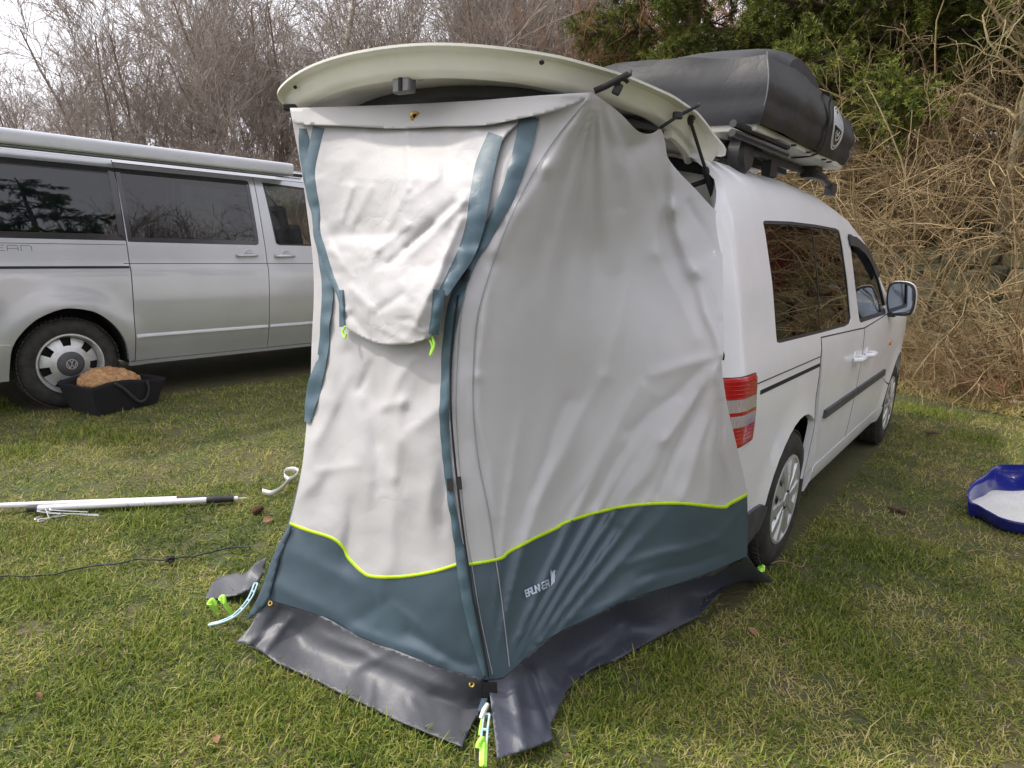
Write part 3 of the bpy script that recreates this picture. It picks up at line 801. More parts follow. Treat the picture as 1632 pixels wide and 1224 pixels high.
# hem of the cover and corner seams
M_pip = mat('piping_grey', (.10, .105, .11), .5)
for uu, sg, dz in ((RU0, -1, 0), (RU1, 1, .03)):
    sm = MB(); sm.tube([rtw(RX1+.026*sin(pi*min(1, c*1.05)), uu+sg*(.026*sin(pi*min(1, c*1.05))), RZ0+(RZ1-RZ0-dz)*c) for c in np.linspace(0, 1, 12)], .003, 6)
    mk('cover_piping', sm, M_pip, rt)
# pocket patch at the rear lower corner
pk = MB(); v = [rtw(RX1-.10-.20*a, RU0-.036, RZ0+.004+.115*c) for a in (0, 1) for c in (0, 1)]
# straps around
for uu in (.28,):
    s = MB(); pts = [rtw(RX1-.10, uu, RZ0-.03), rtw(RX1+.012, uu, RZ0-.012), rtw(RX1+.044, uu, RZ0+.09), rtw(RX1+.035, uu, RZ0+.19), rtw(RX1+.0, uu, RZ1+.012), rtw(RX1-.35, uu, RZ1+.02)]
    pts = smoothline(pts, 5); v = []
    for p in pts: v += [p-CU*.014, p+CU*.014]
    s.add(v, [(2*i, 2*i+1, 2*i+3, 2*i+2) for i in range(len(pts)-1)]); mk('cover_strap', s, M_web, rt, solid=.003)
for uu in (-.05, .18, .45, .55):
    hk = MB(); hk.box(rtw(RX1-.015, uu, RZ0-.018), (.05, .012, .008), Rm); mk('hem_hook', hk, M_blk, rt)
# emblem: shield with lines (generic oval badge)
def sidefn(a, b, d):   # a along u, b height on the bulged right side
    c = (b-RZ0)/(RZ1-RZ0); return rtw(RX1+.030*sin(pi*min(1, max(0, c*1.05)))+.008+d, a, b)
eO = smoothline([(.43, 2.07), (.37, 2.02), (.365, 1.95), (.41, 1.905), (.47, 1.89), (.525, 1.92), (.54, 1.99), (.50, 2.05)], 6, closed=True)
em = MB()
for sc_ in (1.0, .86):
    c2 = eO.mean(0); Q = [tuple(c2+(p-c2)*sc_) for p in eO]; strokes(em, [Q+[Q[0]]], .005, sidefn, .006, .0085)
mk('emblem_outline', em, mat('emblem_white', (.62, .62, .58), .5), rt, smooth=False)
em = MB(); Q = [(.395, 2.035), (.385, 1.985), (.515, 1.975), (.515, 2.01), (.47, 2.05), (.44, 2.03), (.42, 2.055)]
em.prism(Q, sidefn, .006, .0085); mk('emblem_patch', em, mat('emblem_grey', (.42, .47, .52), .5), rt, smooth=False)
em = MB(); strokes(em, [[(.42, 1.955), (.45, 1.925), (.49, 1.935), (.50, 1.955)], [(.43, 1.965), (.46, 1.945), (.48, 1.965)]], .004, sidefn, .006, .0085); mk('emblem_lines', em, M_brass if False else mat('emblem_white', (.6, .6, .6)), rt, smooth=False)
# folding ladder tubes tucked under the base
ld = MB()
for dz in (0, .03): ld.tube([rtw(-.20, -.62, 1.815+dz), rtw(-.16, -.10, 1.80+dz)], .014, 8)
ladder = mk('ladder_tube', ld, M_blk, rt)
bo = MB(); bo.tube([rtw(-.245, -.44, 1.855), rtw(-.245, -.44, 1.78)], .004, 8); bo.box(rtw(-.245, -.44, 1.805), (.022, .022, .010), Rm); mk('clamp_bolt', bo, M_steel, rt)
# ================================================================== silver camper van on the left
TTH = .6828
TO = np.array([-3.29, 4.961, 0]); TU = np.array([sin(TTH), cos(TTH), 0]); TN = np.array([cos(TTH), -sin(TTH), 0])
def t5w(u, n, z): return TO+TU*u+TN*n+ZZ*z
VZ = [.20, .34, .40, .46, .60, .80, .98, 1.045, 1.06, 1.075, 1.12, 1.22, 1.45, 1.65, 1.76, 1.83, 1.88]
VX = [-.03, .0, .015, .030, .045, .058, .058, .052, .040, .036, .030, .012, -.040, -.090, -.122, -.155, -.22]
def van_n(u, z):
    u = np.asarray(u, float); z = np.asarray(z, float)
    n = (np.interp(z, VZ, VX)*2+np.interp(z-.015, VZ, VX)+np.interp(z+.015, VZ, VX))/4
    n = n-.14*np.clip((-u-.75)/.35, 0, 1.2)**2-.10*np.clip((u-2.4)/1.2, 0, 2)**2
    d = np.hypot(u, z-.335); n = n+.022*np.clip((.60-d)/.13, 0, 1)**1.6*np.clip((d-.30)/.05, 0, 1)
    d = np.hypot(u-3.0, z-.335); n = n+.022*np.clip((.60-d)/.13, 0, 1)**1.6
    return n
def pv(pts, sink=0.):
    out = []
    for x, y in pts:
        n = 0.
        for _ in range(14):
            u, z = on_plane(x, y, TO, TU, TN, n-sink); n = n*.4+.6*float(van_n(u, z))
        out.append((u, z))
    return out
def vfn(off0=0., mirror=False):
    def fn(P, off):
        P = np.asarray(P, float); n = van_n(P[:, 0], P[:, 1])+off0+off
        return np.c_[-1.84-n if mirror else n, P[:, 0], P[:, 1]]
    return fn
def vfn1(a, b, d): return (float(van_n(a, b))+d, a, b)
van = empty('camper_van', tuple(TO), -TTH, 'silver camper van with a long awning case along its roof edge', 'camper van')
def vpart(name, mb, m, **k): return mk(name, mb, m, van, world=False, **k)
wA = pv([(0, 253), (90, 258), (179, 264.2)]); wAb = pv([(200.8, 383.5), (100, 381.5), (0, 379.2)])
zt_, zb_ = float(np.mean([p[1] for p in wA])), float(np.mean([p[1] for p in wAb]))
cT, cB = pv([(180.5, 264)])[0], pv([(201.5, 384)])[0]
uCt, uCb = cT[0], cB[0]
w2 = pv([(184, 265), (388, 287.5), (394.5, 289), (397, 294), (412.4, 384), (412, 389), (408, 390.8), (206, 385.5)])
w3 = pv([(417.5, 292), (484, 300.6), (520, 306)]); w3b = pv([(515, 395.3), (443, 392.8), (440, 390)])
ztop = w2[1][1]; zbot = w2[-1][1]
Bl = pv([(403, 285), (426.4, 422), (432, 500), (433, 548)]); Cl = pv([(180, 262), (207, 421), (211, 460), (218.5, 572)])
zgr = float(np.mean([p[1] for p in pv([(0, 419), (205, 419.5), (495, 421)])])); zgr2 = pv([(100, 425.5)])[0][1]
zcr = pv([(215, 535), (432, 519)]); zsl = pv([(230, 574), (490, 546)])
zS = float(np.mean([p[1] for p in zsl])); zC = float(np.mean([p[1] for p in zcr]))
g = .0035
uB0, uB1 = Bl[1][0], Bl[0][0]
uC0, uC1 = Cl[2][0], Cl[0][0]
archO = pv([(14.4, 598.6), (18, 561), (32, 534), (59, 509), (93.5, 494), (118.6, 491.7), (153, 498), (180, 516), (197.7, 539), (205, 564.5), (205.5, 578)])
archO = [tuple(p) for p in smoothline(archO, 4)]
ZT = 1.855
def vflank(name, out, holes, m, off=0., thick=.03, step=.05, **k):
    o = vpart(name, sheet(out, holes, step, vfn(off), thick), m, **k)
    vpart(name, sheet(out, holes, step, vfn(off, True), thick, flip=True), m, **k); return o
# window openings are dark one-piece glass, doors split at the vertical gaps
ruq = [(-1.10, .30), (archO[0][0], .30)]+archO[:-1]+[(uC0-g, zS+.005), (uC0-g, zgr2), (uC0-g+.0, zgr), (uC1-g, ztop+.02), (uC1-g, ZT), (-1.05, ZT)]
wq = [(-.92, zb_), (cB[0]-.004, zb_), (cT[0]-.004, zt_), (-.88, zt_)]
vflank('rear_quarter', ruq, [wq], M_silver, angle=40)
sdo = [(uC0+g, zS), (uB0-g, zS), (uB0-g, zgr), (Bl[0][0]-g, ztop+.035), (uC1+g, ztop+.035), (uC0+g, zgr)]
w2c = [(cT[0]+.002, ztop)]+w2[1:-1]+[(cB[0]+.002, zbot)]
w2c = [(max(a, uC0+.012) if i in (len(w2c)-1,) else a, b) for i, (a, b) in enumerate(w2c)]
slid = vflank('sliding_door', sdo, [w2c], M_silver, angle=40)
w3o = [(w3[0][0], ztop), (2.55, ztop-.03), (2.72, ztop-.14), (3.02, zbot+.02), (3.0, zbot), (w3b[1][0]+.015, zbot), (w3b[2][0], zbot+.015)]
fdo = [(uB0+g, zS), (2.35, zS), (2.52, .60), (2.70, .80), (2.80, zgr), (3.08, zbot+.01), (2.76, ztop-.10), (2.58, ztop+.03), (Bl[0][0]+g, ztop+.035), (uB0+g, zgr)]
vflank('front_door', fdo, [w3o], M_silver, angle=40)
vflank('roof_side', [(uC1+g, ztop+.042), (2.60, ztop+.036), (2.60, ZT), (uC1-g+.004, ZT)], [], M_silver)
vflank('front_wing', [(2.37, .34), (2.50, .34)]+arc(3.0, .335, .41, 175, 5, 16)+[(3.62, .34), (3.70, .70), (3.55, 1.0), (3.10, zbot+.0), (2.81, zgr), (2.71, .80), (2.53, .60)], [], M_silver, angle=40)
vflank('sill', [(archO[-1][0]+.005, zS-.035), (2.48, zS-.035), (2.36, zS-.006), (uC0-.02, zS-.006), (archO[-5][0]+.004, zS+.004)], [], mat('sill_silver', (.42, .43, .45), .4, metal=.4), off=.006)
# pressed crease of the lower doors
for a, b in ((uC0+.01, uB0-.01), (uB0+.01, 2.36)):
    m_ = sheet([(a, zC-.016), (b, zC-.016), (b, zC+.010), (a, zC+.010)], [], .03, lambda P, off: np.c_[van_n(P[:, 0], P[:, 1])+off+.001+.010*np.clip((zC+.008-P[:, 1])/.018, 0, 1), P[:, 0], P[:, 1]], .012, grid=.012); vpart('door_crease', m_, M_silver, angle=60)
# horizontal seam and slider rail
m_ = sheet([(-.95, zgr-.0025), (2.75, zgr-.0025), (2.75, zgr+.0025), (-.95, zgr+.0025)], [], .04, vfn(.0014), .004); vpart('belt_seam', m_, M_gap, smooth=False)
m_ = sheet([(-.95, zgr2-.010), (uC0-.006, zgr2-.010), (uC0-.006, zgr2+.006), (-.95, zgr2+.006)], [], .03, vfn(.0028), .004); vpart('slider_rail', m_, M_gap, smooth=False)
sm_ = pv([(0, 388), (202, 390)]); m_ = sheet([(-.95, sm_[0][1]-.0015), (uC0-.01, sm_[1][1]-.0015), (uC0-.01, sm_[1][1]+.0015), (-.95, sm_[0][1]+.0015)], [], .03, vfn(.0014), .004); vpart('trim_seam', m_, M_gap, smooth=False)
for mir in (False, True):
    vpart('gap_liner', sheet([(archO[-1][0]+.03, zS), (2.34, zS), (2.5, .62), (2.78, zbot-.04), (archO[-1][0]+.03, zbot-.04)], [], .12, vfn(-.03, mir), .01, flip=mir), M_gap)
    vpart('gap_liner', sheet([(uC1-.02, ztop+.01), (2.50, ztop+.01), (2.50, ztop+.06), (uC1-.02, ztop+.06)], [], .12, vfn(-.02, mir), .01, flip=mir), M_gap)
# glass
for mir in (False, True):
    vpart('rear_side_window', sheet([(-.92, zb_), (cB[0]-.004, zb_), (cT[0]-.004, zt_), (-.88, zt_)], [], .08, vfn(-.004, mir), .004, flip=mir), G_t5)
    vpart('door_window', sheet(w2c, [], .08, vfn(-.004, mir), .004, flip=mir), G_t5)
    vpart('cab_window', sheet(w3o, [], .08, vfn(-.010, mir), .004, flip=mir), G_clear)
def vring(name, poly, w, m, off, thick):
    P = np.asarray(poly, float)
    if area(P) < 0: P = P[::-1]
    O = resample(P, .03); I = inset(P, w); n = len(O); v = []
    for (pp, dd) in ((O, off), (I, off), (I, off-thick), (O, off-thick)): v += [(float(van_n(a, b))+dd, a, b) for a, b in pp]
    f = [(k*n+i, k*n+(i+1) % n, ((k+1) % 4)*n+(i+1) % n, ((k+1) % 4)*n+i) for k in range(4) for i in range(n)]
    return vpart(name, (v, f), m)
M_band = mat('glass_border', (.018, .017, .022), .12, coat=.6)
vring('window_border', wq, .045, M_band, -.0015, .002)
vring('window_border', w2c, .035, M_band, -.0015, .002)
vring('window_seal', w3o, .014, M_blk, -.002, .01)
# door handles with dished cups
for (hx, hy) in ((396, 407), (456, 408)):
    hu, hz = pv([(hx, hy)])[0]; n0 = float(van_n(hu, hz))
    cup = MB(); cup.lathe([(0, -.001), (.03, .001), (.052, .004), (.056, .0), (.057, -.006)], (n0+.001, hu+.0, hz), (1, 0, 0), 24); vpart('handle_cup', cup, M_silver)
    hm = MB(); pts = smoothline([(n0+.006, hu-.105, hz), (n0+.038, hu-.085, hz), (n0+.044, hu-.01, hz+.001), (n0+.036, hu+.055, hz), (n0+.010, hu+.075, hz)], 5)
    hm.tube(pts, np.linspace(.016, .012, len(pts)), 10); vpart('door_handle', hm, M_silver)
# lettering of the version name in thin outline capitals
lu0, lz0_ = pv([(51, 400)])[0]; l1 = pv([(6, 398)])[0]
Lh = pv([(50, 392)])[0][1]-lz0_
Lw = .062; gap_ = .018; n_end = lu0
letters = {'O': [[(0, .15), (0, .85), (.12, 1), (.88, 1), (1, .85), (1, .15), (.88, 0), (.12, 0), (0, .15)]],
 'C': [[(1, 1), (.12, 1), (0, .85), (0, .15), (.12, 0), (1, 0)]], 'E': [[(1, 1), (.12, 1), (0, .85), (0, .15), (.12, 0), (1, 0)], [(0, .52), (.9, .52)]],
 'A': [[(0, 0), (0, .85), (.12, 1), (.88, 1), (1, .85), (1, 0)], [(0, .42), (1, .42)]], 'N': [[(0, 0), (0, 1), (.82, 1), (1, .85), (1, 0)]]}
m_ = MB()
for i, ch in enumerate('OCEAN'):
    u0 = n_end-(5-i)*Lw-(4-i)*gap_
    for ln in letters[ch]: strokes(m_, [[(u0+p[0]*Lw, lz0_+p[1]*.036) for p in ln]], .0036, vfn1, .0, .0014)
vpart('version_lettering', m_, mat('letter_grey', (.10, .10, .11), .4), smooth=False)['kind'] = 'stuff'
# roof: pop-up roof shell and awning case
ru = np.linspace(-.98, 2.75, 18); v = []; K = 15
for u in ru:
    e0 = float(van_n(max(u, -.7), ZT))+.01
    for t in np.linspace(0, 1, K):
        x = e0+(-1.84-2*e0)*t; v.append((x, u, ZT-.01+.13*(1-(2*t-1)**2)**.5-.06*max(0, (u-2.2)/.55)**2))
vpart('roof_panel', (v, [(i*K+j, (i+1)*K+j, (i+1)*K+j+1, i*K+j+1) for i in range(len(ru)-1) for j in range(K-1)]), M_silver)
# awning: profile extruded along u
pr = [(-.125, 1.842), (-.02, 1.845), (.014, 1.853), (.024, 1.868), (.026, 1.935), (.020, 1.950), (-.004, 1.958), (-.13, 1.962)]
aw0, aw1 = -1.15, 2.00
P0 = on_plane(464, 272, TO, TU, TN, .01); aw1 = P0[0]
v = []; us = [aw0]+[aw0+(aw1-aw0)*k/20 for k in range(1, 21)]
for u in us: v += [(x-.02, u, z+.012) for x, z in pr]
K = len(pr); f = [(i*K+j, (i+1)*K+j, (i+1)*K+(j+1) % K, i*K+(j+1) % K) for i in range(len(us)-1) for j in range(K)]; f += [tuple(range(K)), tuple((len(us)-1)*K+j for j in range(K))[::-1]]
awn = vpart('awning_case', (v, f), M_awn, angle=50)
v = []
for u in (aw1+.001, aw1+.030): v += [(x*.98-.022, u, (z-1.91)*(.97)+1.91+.012) for x, z in pr]
f = [(j, K+j, K+(j+1) % K, (j+1) % K) for j in range(K)]+[tuple(range(K, 2*K))[::-1]]
mk('awning_end_cap', (v, f), M_awn, awn, world=False, angle=50)
ab = MB(); ab.box((-.12, (aw0+aw1)/2, 1.865), (.05, aw1-aw0-.02, .03)); mk('awning_rail', ab, M_blk, awn, world=False)
ab = MB(); ab.box((-.015, (aw0+aw1)/2, 1.866), (.012, aw1-aw0-.02, .010)); mk('awning_seal', ab, M_gap, awn, world=False)
ab = MB(); ab.box((-.20, aw1+.12, 1.885), (.03, .26, .03)); vpart('roof_rail', ab, M_blk, bevel=.008)
# rear end: bumper, back
bz = [(-1.12, .26), (archO[0][0]-.004, .26), (archO[0][0]-.004, .30), (archO[4][0]-.002, .52), (-1.12, .52)]
for mir in (False, True): vpart('rear_bumper', sheet(bz, [], .05, vfn(.016, mir), .05, flip=mir), M_silver, angle=50)
m_ = MB(); m_.box((-.92, -1.13, .41), (1.55, .10, .30)); vpart('bumper_bar', m_, M_silver, bevel=.03)
v = []; zs = np.linspace(.40, ZT+.05, 12); K = 9
for z in zs:
    for t in np.linspace(0, 1, K): v.append((-.12+(-1.60)*t, -1.10+.16*max(0, (z-1.1)/.8)-.05*(1-(2*t-1)**2), z))
vpart('tailgate', (v, [(i*K+j, i*K+j+1, (i+1)*K+j+1, (i+1)*K+j) for i in range(len(zs)-1) for j in range(K-1)]), M_silver)
v = []; 
for z in np.linspace(1.15, 1.88, 8):
    for t in np.linspace(0, 1, K): v.append((-.12+(-1.60)*t, 3.30-.75*(z-1.15)/.73+.12*(1-(2*t-1)**2), z))
vpart('windscreen', (v, [(i*K+j, (i+1)*K+j, (i+1)*K+j+1, i*K+j+1) for i in range(7) for j in range(K-1)]), G_clear)
v = []
for z, uu in ((.30, 3.78), (.6, 3.80), (.85, 3.74), (1.0, 3.60), (1.16, 3.28)):
    for t in np.linspace(0, 1, K): v.append((-.14+(-1.56)*t, uu+.06*(1-(2*t-1)**2), z))
vpart('front_end', (v, [(i*K+j, (i+1)*K+j, (i+1)*K+j+1, i*K+j+1) for i in range(4) for j in range(K-1)]), M_silver)
# cabin
ci = MB(); ci.box((-.92, 1.1, .42), (1.55, 4.2, .05)); vpart('cabin_floor', ci, M_inter)
ci = MB(); ci.box((-1.60, .2, 1.0), (.30, 2.2, 1.1)); vpart('kitchen_unit', ci, mat('cabinet_grey', (.12, .125, .13), .6))
ci = MB(); ci.box((-.92, 3.12, 1.0), (1.5, .35, .30)); vpart('dashboard', ci, M_inter, bevel=.04)
for su, sx in ((2.25, -.50), (2.25, -1.33), (.55, -.70)):
    s = MB(); R_ = np.array(Matrix.Rotation(math.radians(12), 3, 'X')); w_ = .5 if su > 1 else .95
    s.box((sx, su+.2, .80), (w_, .5, .15)); s.box((sx, su-.1, 1.12), (w_, .14, .62), R_); s.box((sx, su-.2, 1.50), (.26, .09, .2), R_); vpart('seat', s, M_seat, bevel=.04)
# pale teal curtain drawn inside the rear side window
v = []; us = np.linspace(-.80, uC0-.10, 60); 
for u in us:
    for z in (zb_+.055, (zb_+zt_)/2, zt_-.05): v.append((float(van_n(u, z))-.05-.012*sin(u*34+z*3)-.01*noise.noise(Vector((u*6, z*6, 0))), u, z))
vpart('curtain', (v, [(i*3+j, (i+1)*3+j, (i+1)*3+j+1, i*3+j+1) for i in range(59) for j in range(2)]), mat('curtain_teal', (.40, .55, .58), .8))
# wheels: steel, with black centre and emblem
def van_wheel(cx, cu, side):
    cz, R, w = .335, .340, .225; ax = (side, 0, 0); rimR = .222
    wm = MB(); wm.lathe([(rimR-.004, -.016), (rimR+.012, .0), (rimR+.05, .006), (R-.040, .0), (R-.014, -.016), (R-.003, -.034), (R, -.05), (R, -w+.05), (R-.02, -w+.01), (rimR, -w)], (cx, cu, cz), ax, 60)
    ty = mk('tyre', wm, M_rub, van, world=False, angle=60); ty.name = 'wheel'
    tr = MB()
    for k in range(64):
        a = 2*pi*k/64
        for j, off in enumerate((-.036, -.085, -.14, -.19)):
            b = a+(.5 if j % 2 else 0)*2*pi/64; e = np.array([0, cos(b), sin(b)]); t_ = np.array([0, -sin(b), cos(b)])
            tr.box(np.array([cx+side*off, cu, cz])+e*(R+.0005), (.036, .023, .006), np.c_[[1, 0, 0], t_, e])
    mk('tread', tr, M_dust, ty, world=False, smooth=False)
    rm = MB(); rm.lathe([(rimR+.006, -.012), (rimR+.004, .002), (rimR-.006, .003), (rimR-.014, -.008), (rimR-.020, -.04), (rimR-.028, -.055)], (cx, cu, cz), ax, 60)
    seg = 84; rr = [.085, .105, .135, .165, .192]; hh = [-.004, -.008, -.024, -.034, -.048]; v = []
    for r, h in zip(rr, hh):
        for k in range(seg): a = 2*pi*k/seg+.25; v.append((cx+side*h, cu+r*cos(a), cz+r*sin(a)))
    f = []
    for i in range(4):
        for k in range(seg):
            ph = (k % 12)
            if i in (2, 3) and 4 <= ph < 9: continue
            f.append((i*seg+k, i*seg+(k+1) % seg, (i+1)*seg+(k+1) % seg, (i+1)*seg+k))
    rm.add(v, f); mk('rim', rm, M_rim, ty, world=False, angle=40)
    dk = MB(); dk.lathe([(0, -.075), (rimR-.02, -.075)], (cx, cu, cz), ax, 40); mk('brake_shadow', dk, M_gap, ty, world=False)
    hc = MB(); hc.lathe([(0, .012), (.05, .012), (.070, .007), (.090, -.002), (.098, -.012)], (cx, cu, cz), ax, 40); mk('centre_cap', hc, M_grey, ty, world=False, angle=60)
    ef = lambda a, b, d: (cx+side*(.0125+d), cu+side*a, cz+b)
    em = MB(); q = [(.036*cos(t), .036*sin(t)) for t in np.linspace(0, 2*pi, 33)]; strokes(em, [q], .006, ef, 0, .003)
    s_ = .030
    strokes(em, [[(-.42*s_, 1.05*s_), (0, .26*s_), (.42*s_, 1.05*s_)], [(-1.02*s_, .50*s_), (-.46*s_, -.98*s_), (0, -.08*s_), (.46*s_, -.98*s_), (1.02*s_, .50*s_)]], .0046, ef, 0, .003)
    mk('wheel_emblem', em, mat('emblem_silver', (.6, .6, .6), .3, metal=.5), ty, world=False, smooth=False)['kind'] = 'stuff'
    return ty
van_wheel(.0, 0, 1); van_wheel(.0, 3.0, 1); van_wheel(-1.84, 0, -1); van_wheel(-1.84, 3.0, -1)
for wu in (0, 3.0):
    for x0, x1 in ((.02, -.32), (-1.86, -1.52)):
        A = archO[:] if wu == 0 else arc(wu, .335, .41, -5, 185, 20)
        if wu == 0: A = [(a, b+.006) for a, b in A]+[(A[-1][0], .30)]; A = [(archO[0][0], .30)]+A
        n_ = len(A)-1; v = []
        for x in (x0, x1): v += [(x, a, b) for a, b in A]
        vpart('wheel_arch_liner', (v, [(i, i+1, n_+2+i, n_+1+i) for i in range(n_)]+[tuple(n_+1+i for i in range(n_+1))]), M_gap)
# ================================================================== tailgate tent
def cadx(u, n, z): return cad(u, n, z)
# control points: photograph position and true distance, derived from where tent is fixed (tailgate, corners, car flank)
FL = gz(428, 955, .15); FC = gz(768, 1085, .12); SR = gz(1192, 885, .12)
def lerp(a, b, t): return a+(b-a)*t
def FLK(x, y, n): return (lambda q: cad(q[0], n, q[1]))(on_plane(x, y, CO, CU, CN, n))
def pxof(P):
    d = np.array(P)-CAM; z = d@FW; return (816+FPX*(d@RT)/z, 612-FPX*(d@UP)/z, z)
SR = FLK(1192, 885, .05)
CT = [(463, 175, 1/zc_of(cad(-1.58, -1.34, 1.80))), (700, 163, 1/zc_of(cad(-1.50, -.78, 1.80))), (945, 146, 1/zc_of(cad(-1.46, -.262, 1.80))),
      (1050, 208, 1/zc_of(cad(-1.12, -.24, 1.75))), (1150, 345, 1/zc_of(cad(-.88, -.16, 1.55))),
      (1152, 570, 1/zc_of(cad(-1.03, .01, 1.07))), (1190, 790, 1/zc_of(FLK(1190, 790, .05))), (1192, 885, 1/zc_of(FLK(1192, 885, .05))),
      (768, 1085, 1/zc_of(FC)), (428, 955, 1/zc_of(FL))]
iTL, iTR, iFL, iFC, iSR = CT[0][2], CT[2][2], CT[-1][2], CT[-2][2], CT[-3][2]
for y, x in ((400, 497), (600, 498), (835, 462)): CT.append((x, y, lerp(iTL, iFL, (y-175)/(955-175))))
for y, x in ((330, 815), (480, 735), (640, 712), (800, 722), (950, 745)): CT.append((x, y, lerp(iTR, iFC, ((y-146)/(1085-146)))*(1+.0*sin(pi*(y-146)/940))))
for y, x in ((420, 620), (640, 600), (860, 590)):
    t = (y-175)/(1000-175); CT.append((x, y, .5*(lerp(iTL, iFL, t)+lerp(iTR, iFC, t))*.985))
CT.append((600, 1022, .5*(iFL+iFC)*.995)); CT.append((985, 985, .5*(iFC+iSR)*.99))
for y, x, a in ((400, 930, .5), (640, 920, .5), (820, 960, .52)):
    t = (y-146)/(1000-146); l = lerp(iTR, iFC, t); r = lerp(CT[4][2], iSR, max(0, (y-345)/540)); CT.append((x, y, lerp(l, r, a)*.985))
for zz_ in (.30, .55, .75, .95): q_ = pxof(cad(-1.03 if zz_ > .5 else -.96, -.05, zz_)); CT.append((q_[0], q_[1], 1/(q_[2]-.02)))
CTa = np.array(CT); XY = CTa[:, :2]/500.; Wv = CTa[:, 2]
def _phi(r): return np.where(r > 1e-9, r*r*np.log(r+1e-12), 0)
def tps(XY, Wv, lam=2e-4):
    n = len(XY); K = _phi(np.linalg.norm(XY[:, None]-XY[None], axis=2))+lam*np.eye(n); Pm = np.c_[np.ones(n), XY]
    A = np.zeros((n+3, n+3)); A[:n, :n] = K; A[:n, n:] = Pm; A[n:, :n] = Pm.T; s_ = np.linalg.solve(A, np.r_[Wv, 0, 0, 0])
    def ev(Q):
        Q = np.asarray(Q, float)/500.; out = np.zeros(len(Q))
        for i in range(n): out += s_[i]*_phi(np.hypot(Q[:, 0]-XY[i, 0], Q[:, 1]-XY[i, 1]))
        return out+s_[n]+Q@s_[n+1:]
    return ev
tentW = tps(XY, Wv)
# --- folds: (x0,y0,x1,y1,width_px,height_m): rounded ridges (+ towards the viewer) or valleys (-)
FOLDS = [
 # front panel below the door flap
 (552, 535, 520, 640, 16, .012), (520, 640, 488, 760, 20, .010), (560, 560, 600, 640, 12, -.012), (600, 548, 602, 700, 12, -.010), (602, 700, 575, 900, 16, -.010),
 (655, 575, 612, 645, 9, .014), (612, 645, 640, 640, 9, .012), (640, 640, 628, 760, 11, .012), (628, 760, 622, 905, 14, .008), (690, 560, 640, 690, 18, -.008),
 (640, 700, 700, 650, 12, .008), (575, 640, 540, 850, 22, .010), (540, 700, 500, 820, 15, -.006), (660, 760, 690, 880, 26, -.010), (612, 900, 600, 990, 14, .006),
 (470, 800, 520, 745, 12, .006), (505, 748, 565, 742, 7, .005), (590, 585, 575, 620, 6, -.010), (505, 700, 555, 600, 10, .008), (520, 545, 510, 620, 9, -.006),
 (560, 800, 553, 905, 10, -.006), (585, 770, 580, 905, 10, .006), (700, 700, 690, 800, 16, .006),
 # slate foot of the front
 (470, 880, 560, 935, 14, .005), (560, 1000, 700, 1052, 12, .012), (620, 960, 560, 990, 12, -.006), (630, 965, 690, 1030, 7, .005), (600, 930, 602, 1000, 8, -.005), (650, 1010, 750, 1060, 10, -.010), (440, 930, 560, 990, 18, .008),
 # side panel: long tension folds
 (1062, 212, 1075, 330, 18, .030), (1075, 330, 1110, 430, 20, .028), (1110, 430, 1150, 560, 18, .022), (1040, 230, 1050, 400, 20, .010), (1050, 400, 1110, 540, 22, .008),
 (945, 150, 870, 260, 22, .016), (870, 260, 790, 400, 22, .012), (960, 165, 985, 420, 26, .008), (985, 230, 1050, 225, 30, -.018), (1000, 215, 985, 330, 20, -.010),
 (1148, 575, 1060, 700, 12, .012), (1060, 700, 990, 830, 16, .010), (1148, 580, 1090, 800, 12, .010), (1146, 590, 1130, 800, 10, .008), (1150, 600, 1168, 800, 9, .010), (1145, 572, 1000, 690, 14, -.008),
 (1150, 565, 1040, 600, 12, .006), (1120, 620, 1050, 790, 8, -.008), (1150, 640, 1155, 800, 6, -.008), (1135, 400, 1100, 320, 8, -.008), (1150, 500, 1120, 440, 7, .008),
 (860, 800, 960, 600, 16, .006), (960, 600, 1010, 450, 16, .004), (830, 840, 900, 640, 12, -.005), (900, 820, 1020, 620, 14, .005), (950, 800, 1040, 640, 10, -.005), (985, 800, 1085, 640, 9, .006),
 (780, 440, 760, 600, 14, .008), (760, 600, 790, 820, 14, .006), (740, 560, 745, 700, 10, -.006),
 # slate foot of the side
 (1000, 900, 1140, 860, 9, .006), (1020, 920, 1150, 885, 9, -.006), (900, 990, 1040, 925, 8, .005), (1140, 860, 1185, 800, 8, .006), (860, 900, 880, 1000, 9, .0),
]
def fan(P, cx, cy, k, a0, a1, r0, r1, amp, ph=0.):
    d = P-np.array([cx, cy]); r = np.hypot(d[:, 0], d[:, 1]); an = np.degrees(np.arctan2(-d[:, 1], d[:, 0]))
    w = np.clip((an-a0)/8, 0, 1)*np.clip((a1-an)/8, 0, 1)*np.clip((r-r0)/60, 0, 1)*np.clip((r1-r)/160, 0, 1)
    s = np.sin(np.radians(an)*k+ph+1.6*np.sin(an*.21+1.3*ph)+.004*r)
    return amp*w*(1-np.abs(s)**.7*1.6)*np.minimum(1, r/260.)
def vnoise(P, sx, sy, seed):
    return np.array([noise.noise(Vector((x/sx, y/sy, seed))) for x, y in P])
